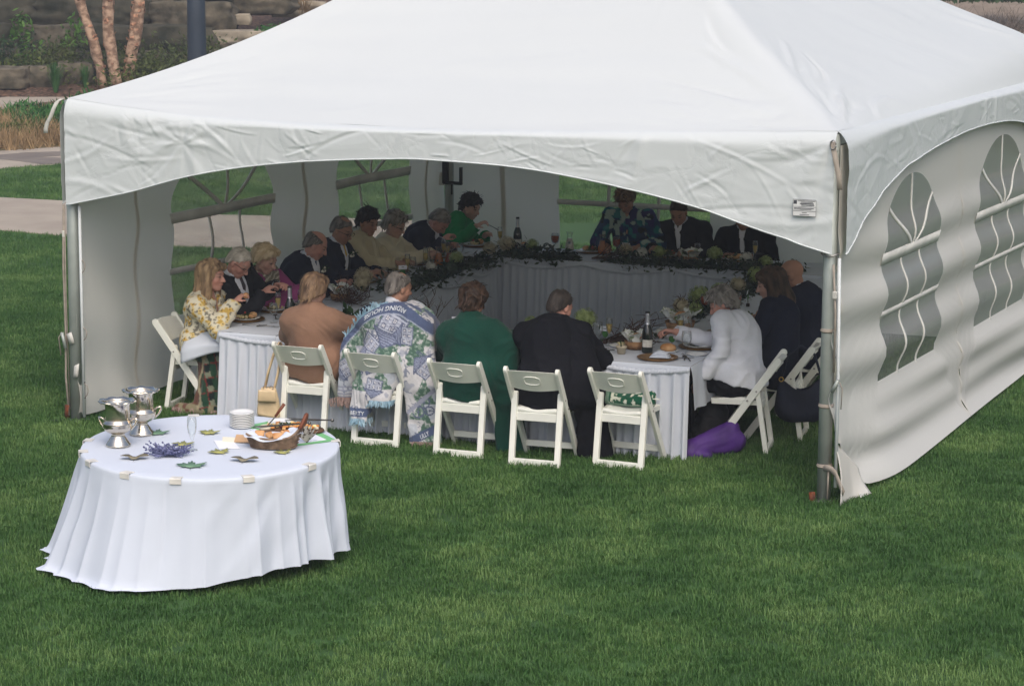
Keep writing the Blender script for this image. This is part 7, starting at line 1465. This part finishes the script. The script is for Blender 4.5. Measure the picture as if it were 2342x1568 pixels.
# lavender, leaves
mat('lavender', srgb(66, 72, 112), .9, scale=60, col2=srgb(124, 128, 164)); mat('lavender_stem', srgb(96, 112, 96), .8)
def lavender():
    th = thing('lavender_bunch', 'bunch of blue purple lavender sprigs on the round table', 'lavender', RT(-.075, -.33, .003), .35); r = random.Random(4)
    for k in range(130):
        a = r.uniform(-1.0, 1.0)+(3.14 if r.random() < .45 else 0); L_ = r.uniform(.05, .11); d = Vector((math.cos(a), math.sin(a)*.75, r.uniform(.05, .6))); p = Vector((r.uniform(-.08, .06), r.uniform(-.04, .04), r.uniform(.004, .03))); mb = MB(); mb.tube([p, p+d*L_*.35], .0014, 3, cap=False)
        for q in range(6): c = p+d*L_*(.35+.1*q); mb.ball(c+Vector((r.uniform(-.004, .004), r.uniform(-.004, .004), r.uniform(-.003, .003))), r.uniform(.004, .0075), 5, 3)
        mb.build('sprig', 'lavender', th)
lavender()
mat('leaf_yellow', srgb(132, 136, 96), .75, scale=14, col2=srgb(186, 184, 104)); mat('leaf_oak', srgb(104, 98, 84), .8, scale=16, col2=srgb(138, 132, 112)); mat('leaf_maple', srgb(92, 128, 104), .75, scale=14, col2=srgb(118, 150, 124))
def star_leaf(label, x, y, r, rz, m, kind='maple'):
    pts = []
    if kind == 'maple':
        
        half = [(.0, 1.05), (.10, .78), (.20, .84), (.22, .52), (.50, .72), (.58, .60), (.92, .62), (.74, .36), (.96, .22), (.55, .10), (.62, -.22), (.30, -.16), (.10, -.34)]
        pts = [(x*r, y*r) for x, y in half]+[(-x*r, y*r) for x, y in half[::-1][:-1]]
    else:
        for k in range(22): a = k/22*6.2832; q = .42+.07*math.sin(a*7); pts.append((r*math.cos(a)*(1.0), r*q*math.sin(a)))
    cr, sr = math.cos(rz), math.sin(rz); P = []; n = len(pts)
    for k, (u, v) in enumerate(pts): P.append(Vector((u*cr-v*sr, u*sr+v*cr, .004+.012*(math.hypot(u, v)/r)**2*abs(math.sin(2*math.atan2(v, u)+1))+(.018*math.sin(u/r*2.5)**2 if kind != 'maple' else 0))))
    V = [Vector((0, 0, .010))]+P; o = obj('fallen_leaf', V, [(0, 1+k, 1+(k+1) % n) for k in range(n)], m, None, True); o.location = RT(x, y, .003); so_ = o.modifiers.new('s', 'SOLIDIFY'); so_.thickness = .0012; tag(o, label, 'leaf', 'autumn leaves on the round table')
    MB().tube([Vector((0, 0, .006)), Vector((-r*.9*cr*0+r*.9*sr, -r*.9*cr, .004))], .0015, 4).build('stalk', m, o)
star_leaf('large green maple leaf near the front of the round table', .174, -.493, .10, .5, 'leaf_maple'); star_leaf('dull brown oak leaf left of the lavender', -.225, -.484, .085, .5, 'leaf_oak', 'oak'); star_leaf('dull brown oak leaf right of the green maple leaf', .381, -.232, .085, .3, 'leaf_oak', 'oak')
star_leaf('yellow green maple leaf in front of the white card', .161, -.14, .075, 1., 'leaf_yellow'); star_leaf('yellow green maple leaf left of the empty flute', -.14, -.094, .075, .4, 'leaf_yellow'); star_leaf('yellow green maple leaf behind the empty flute', -.155, .223, .075, .2, 'leaf_yellow'); star_leaf('green maple leaf under the rear urn foot', -.435, .07, .085, .3, 'leaf_maple'); star_leaf('yellow green leaf tip under the wicker basket', .50, .02, .06, .8, 'leaf_yellow')
# ================================================================== GRASS (uncountable)
def grass_mat():
    m = bpy.data.materials.new('grass_blade'); m.use_nodes = True; MATS['grass_blade'] = m; t = m.node_tree; L = t.links.new; p = t.nodes['Principled BSDF']
    p.inputs['Roughness'].default_value = .55; p.inputs['Specular IOR Level'].default_value = .35
    g = nd(t, 'ShaderNodeNewGeometry'); n = nd(t, 'ShaderNodeTexNoise', i_Scale=1.1, i_Detail=5); L(g.outputs['Position'], n.inputs['Vector'])
    oi = nd(t, 'ShaderNodeObjectInfo'); cr = nd(t, 'ShaderNodeValToRGB'); ad = nd(t, 'ShaderNodeMath', operation='MULTIPLY_ADD', i_1=.24, i_2=-.12); L(oi.outputs['Random'], ad.inputs[0])
    s = nd(t, 'ShaderNodeMath', operation='ADD'); L(n.outputs[0], s.inputs[0]); L(ad.outputs[0], s.inputs[1]); L(s.outputs[0], cr.inputs[0])
    e = cr.color_ramp.elements; e[0].position = .30; e[0].color = (*srgb(54, 92, 42), 1); e[1].position = .72; e[1].color = (*srgb(116, 146, 84), 1)
    k = cr.color_ramp.elements.new(.5); k.color = (*srgb(76, 114, 56), 1)
    L(cr.outputs[0], p.inputs['Base Color']); tr = nd(t, 'ShaderNodeBsdfTranslucent'); L(cr.outputs[0], tr.inputs[0]); ms = nd(t, 'ShaderNodeMixShader', i_0=.28)
    L(p.outputs[0], ms.inputs[1]); L(tr.outputs[0], ms.inputs[2]); L(ms.outputs[0], t.nodes['Material Output'].inputs[0])
grass_mat()
def tuft(seed, n, h, spread):
    r = random.Random(seed); mb = MB()
    for i in range(n):
        a = r.uniform(0, 6.28); q = spread*math.sqrt(r.random()); b = Vector((math.cos(a)*q, math.sin(a)*q, 0)); l = h*r.uniform(.5, 1.15); a2 = r.uniform(0, 6.28); d = Vector((math.cos(a2), math.sin(a2), 0)); p = Vector((-d.y, d.x, 0)); w = r.uniform(.0016, .003); le = l*r.uniform(.15, .75)
        mb.add([b-p*w, b+p*w, b+d*le*.4+p*w*.8+Vector((0, 0, l*.6)), b+d*le*.4-p*w*.8+Vector((0, 0, l*.6)), b+d*le+Vector((0, 0, l*r.uniform(.75, 1)))], [(0, 1, 2, 3), (3, 2, 4)])
    return mb
def lawn(name, label, poly, dens, nb, h, spread, seed, z=0.):
    src = bpy.data.collections.new(name+'_tufts')
    for i in range(4):
        o = bpy.data.objects.new('tuft', tuft(seed+i, nb, h, spread).mesh('tuft', 'grass_blade')); src.objects.link(o)
    bm = bmesh.new(); 
    for tri in poly: bm.faces.new([bm.verts.new((x, y, z)) for x, y in tri])
    me = bpy.data.meshes.new(name); bmesh.ops.recalc_face_normals(bm, faces=bm.faces[:])
    for f in bm.faces:
        if f.normal.z < 0: f.normal_flip()
    bm.to_mesh(me); bm.free(); o = bpy.data.objects.new(name, me); COL.objects.link(o); me.materials.append(MATS['soil_grass'])
    tag(o, label, 'grass', kind='stuff')
    ng = bpy.data.node_groups.new(name, 'GeometryNodeTree'); ng.interface.new_socket('Geometry', in_out='INPUT', socket_type='NodeSocketGeometry'); ng.interface.new_socket('Geometry', in_out='OUTPUT', socket_type='NodeSocketGeometry')
    N = ng.nodes.new; L = ng.links.new; gi, go = N('NodeGroupInput'), N('NodeGroupOutput')
    d = N('GeometryNodeDistributePointsOnFaces'); d.inputs['Density'].default_value = dens; d.inputs['Seed'].default_value = seed
    ci = N('GeometryNodeCollectionInfo'); ci.inputs['Collection'].default_value = src; ci.inputs['Separate Children'].default_value = True; ci.inputs['Reset Children'].default_value = True
    ip = N('GeometryNodeInstanceOnPoints'); ip.inputs['Pick Instance'].default_value = True
    rv = N('FunctionNodeRandomValue'); rv.data_type = 'FLOAT_VECTOR'; rv.inputs[0].default_value = (-.12, -.12, 0); rv.inputs[1].default_value = (.12, .12, 6.283)
    rs = N('FunctionNodeRandomValue'); rs.data_type = 'FLOAT'; rs.inputs[2].default_value = .65; rs.inputs[3].default_value = 1.25
    L(gi.outputs[0], d.inputs['Mesh']); L(d.outputs['Points'], ip.inputs['Points']); L(ci.outputs[0], ip.inputs['Instance']); L(rv.outputs[0], ip.inputs['Rotation']); L(rs.outputs[1], ip.inputs['Scale']); L(ip.outputs[0], go.inputs[0])
    md = o.modifiers.new('grass', 'NODES'); md.node_group = ng; return o
lawn('lawn_grass', 'mown green grass of the near lawn', [[(-.6, -3.2), (2.2, -5.6), (6.2, -8.2), (10.5, -8.4), (11.2, 2.5), (10.5, 7.5), (6.3, 7.5), (6.3, 3.0), (-1.2, 3.4), (-5.2, 6.5), (-6.2, 4.2)]], 560, 17, .045, .045, 1)
lawn('lawn_grass', 'mown green grass by the path behind the tent', [[(-6.2, 4.2), (-5.2, 6.5), (-1.2, 3.4), (6.3, 3.0), (6.3, 7.5), (4, 12.4), (-1.23, 10.9), (-2.32, 10.2), (-2.86, 9.65), (-3.59, 9.05), (-4.73, 8.74), (-6.36, 8.92), (-7.41, 8.99), (-8.76, 9.0), (-11, 9.1)]], 300, 15, .05, .06, 11)
lawn('lawn_grass', 'mown green grass strip between the two concrete walks', [[(-12.8, 12.0), (-11.04, 11.96), (-9.49, 11.87), (-8.44, 11.95), (-6.4, 11.42), (-5.15, 11.8), (-4.1, 12.03), (-3.3, 12.2), (-1.99, 12.65), (3, 14.6), (4, 22), (-7.8, 20), (-10.25, 17.3), (-11.3, 15.85), (-11.5, 15.45), (-11.75, 14.85), (-12.6, 13.9)]], 220, 14, .055, .07, 21)
# ================================================================== HAZE (thin volume added over lawn and tent to lift the darks)
def haze():
    m = bpy.data.materials.new('haze'); m.use_nodes = True; t = m.node_tree; t.nodes.remove(t.nodes['Principled BSDF'])
    v = nd(t, 'ShaderNodeVolumePrincipled'); v.inputs['Density'].default_value = .0019; v.inputs['Color'].default_value = (.92, .96, 1, 1); v.inputs['Anisotropy'].default_value = .2
    t.links.new(v.outputs[0], t.nodes['Material Output'].inputs['Volume'])
    o = MB().box((-10, 60, 3.4), (204, 204, 9.2)).build('haze', m); tag(o, 'thin pale haze added to lift the dark tones', 'haze', None, 'stuff'); o.data.materials.clear(); o.data.materials.append(m)
haze()
S.cycles.volume_step_rate = 10; S.cycles.volume_max_steps = 64; S.cycles.volume_bounces = 0
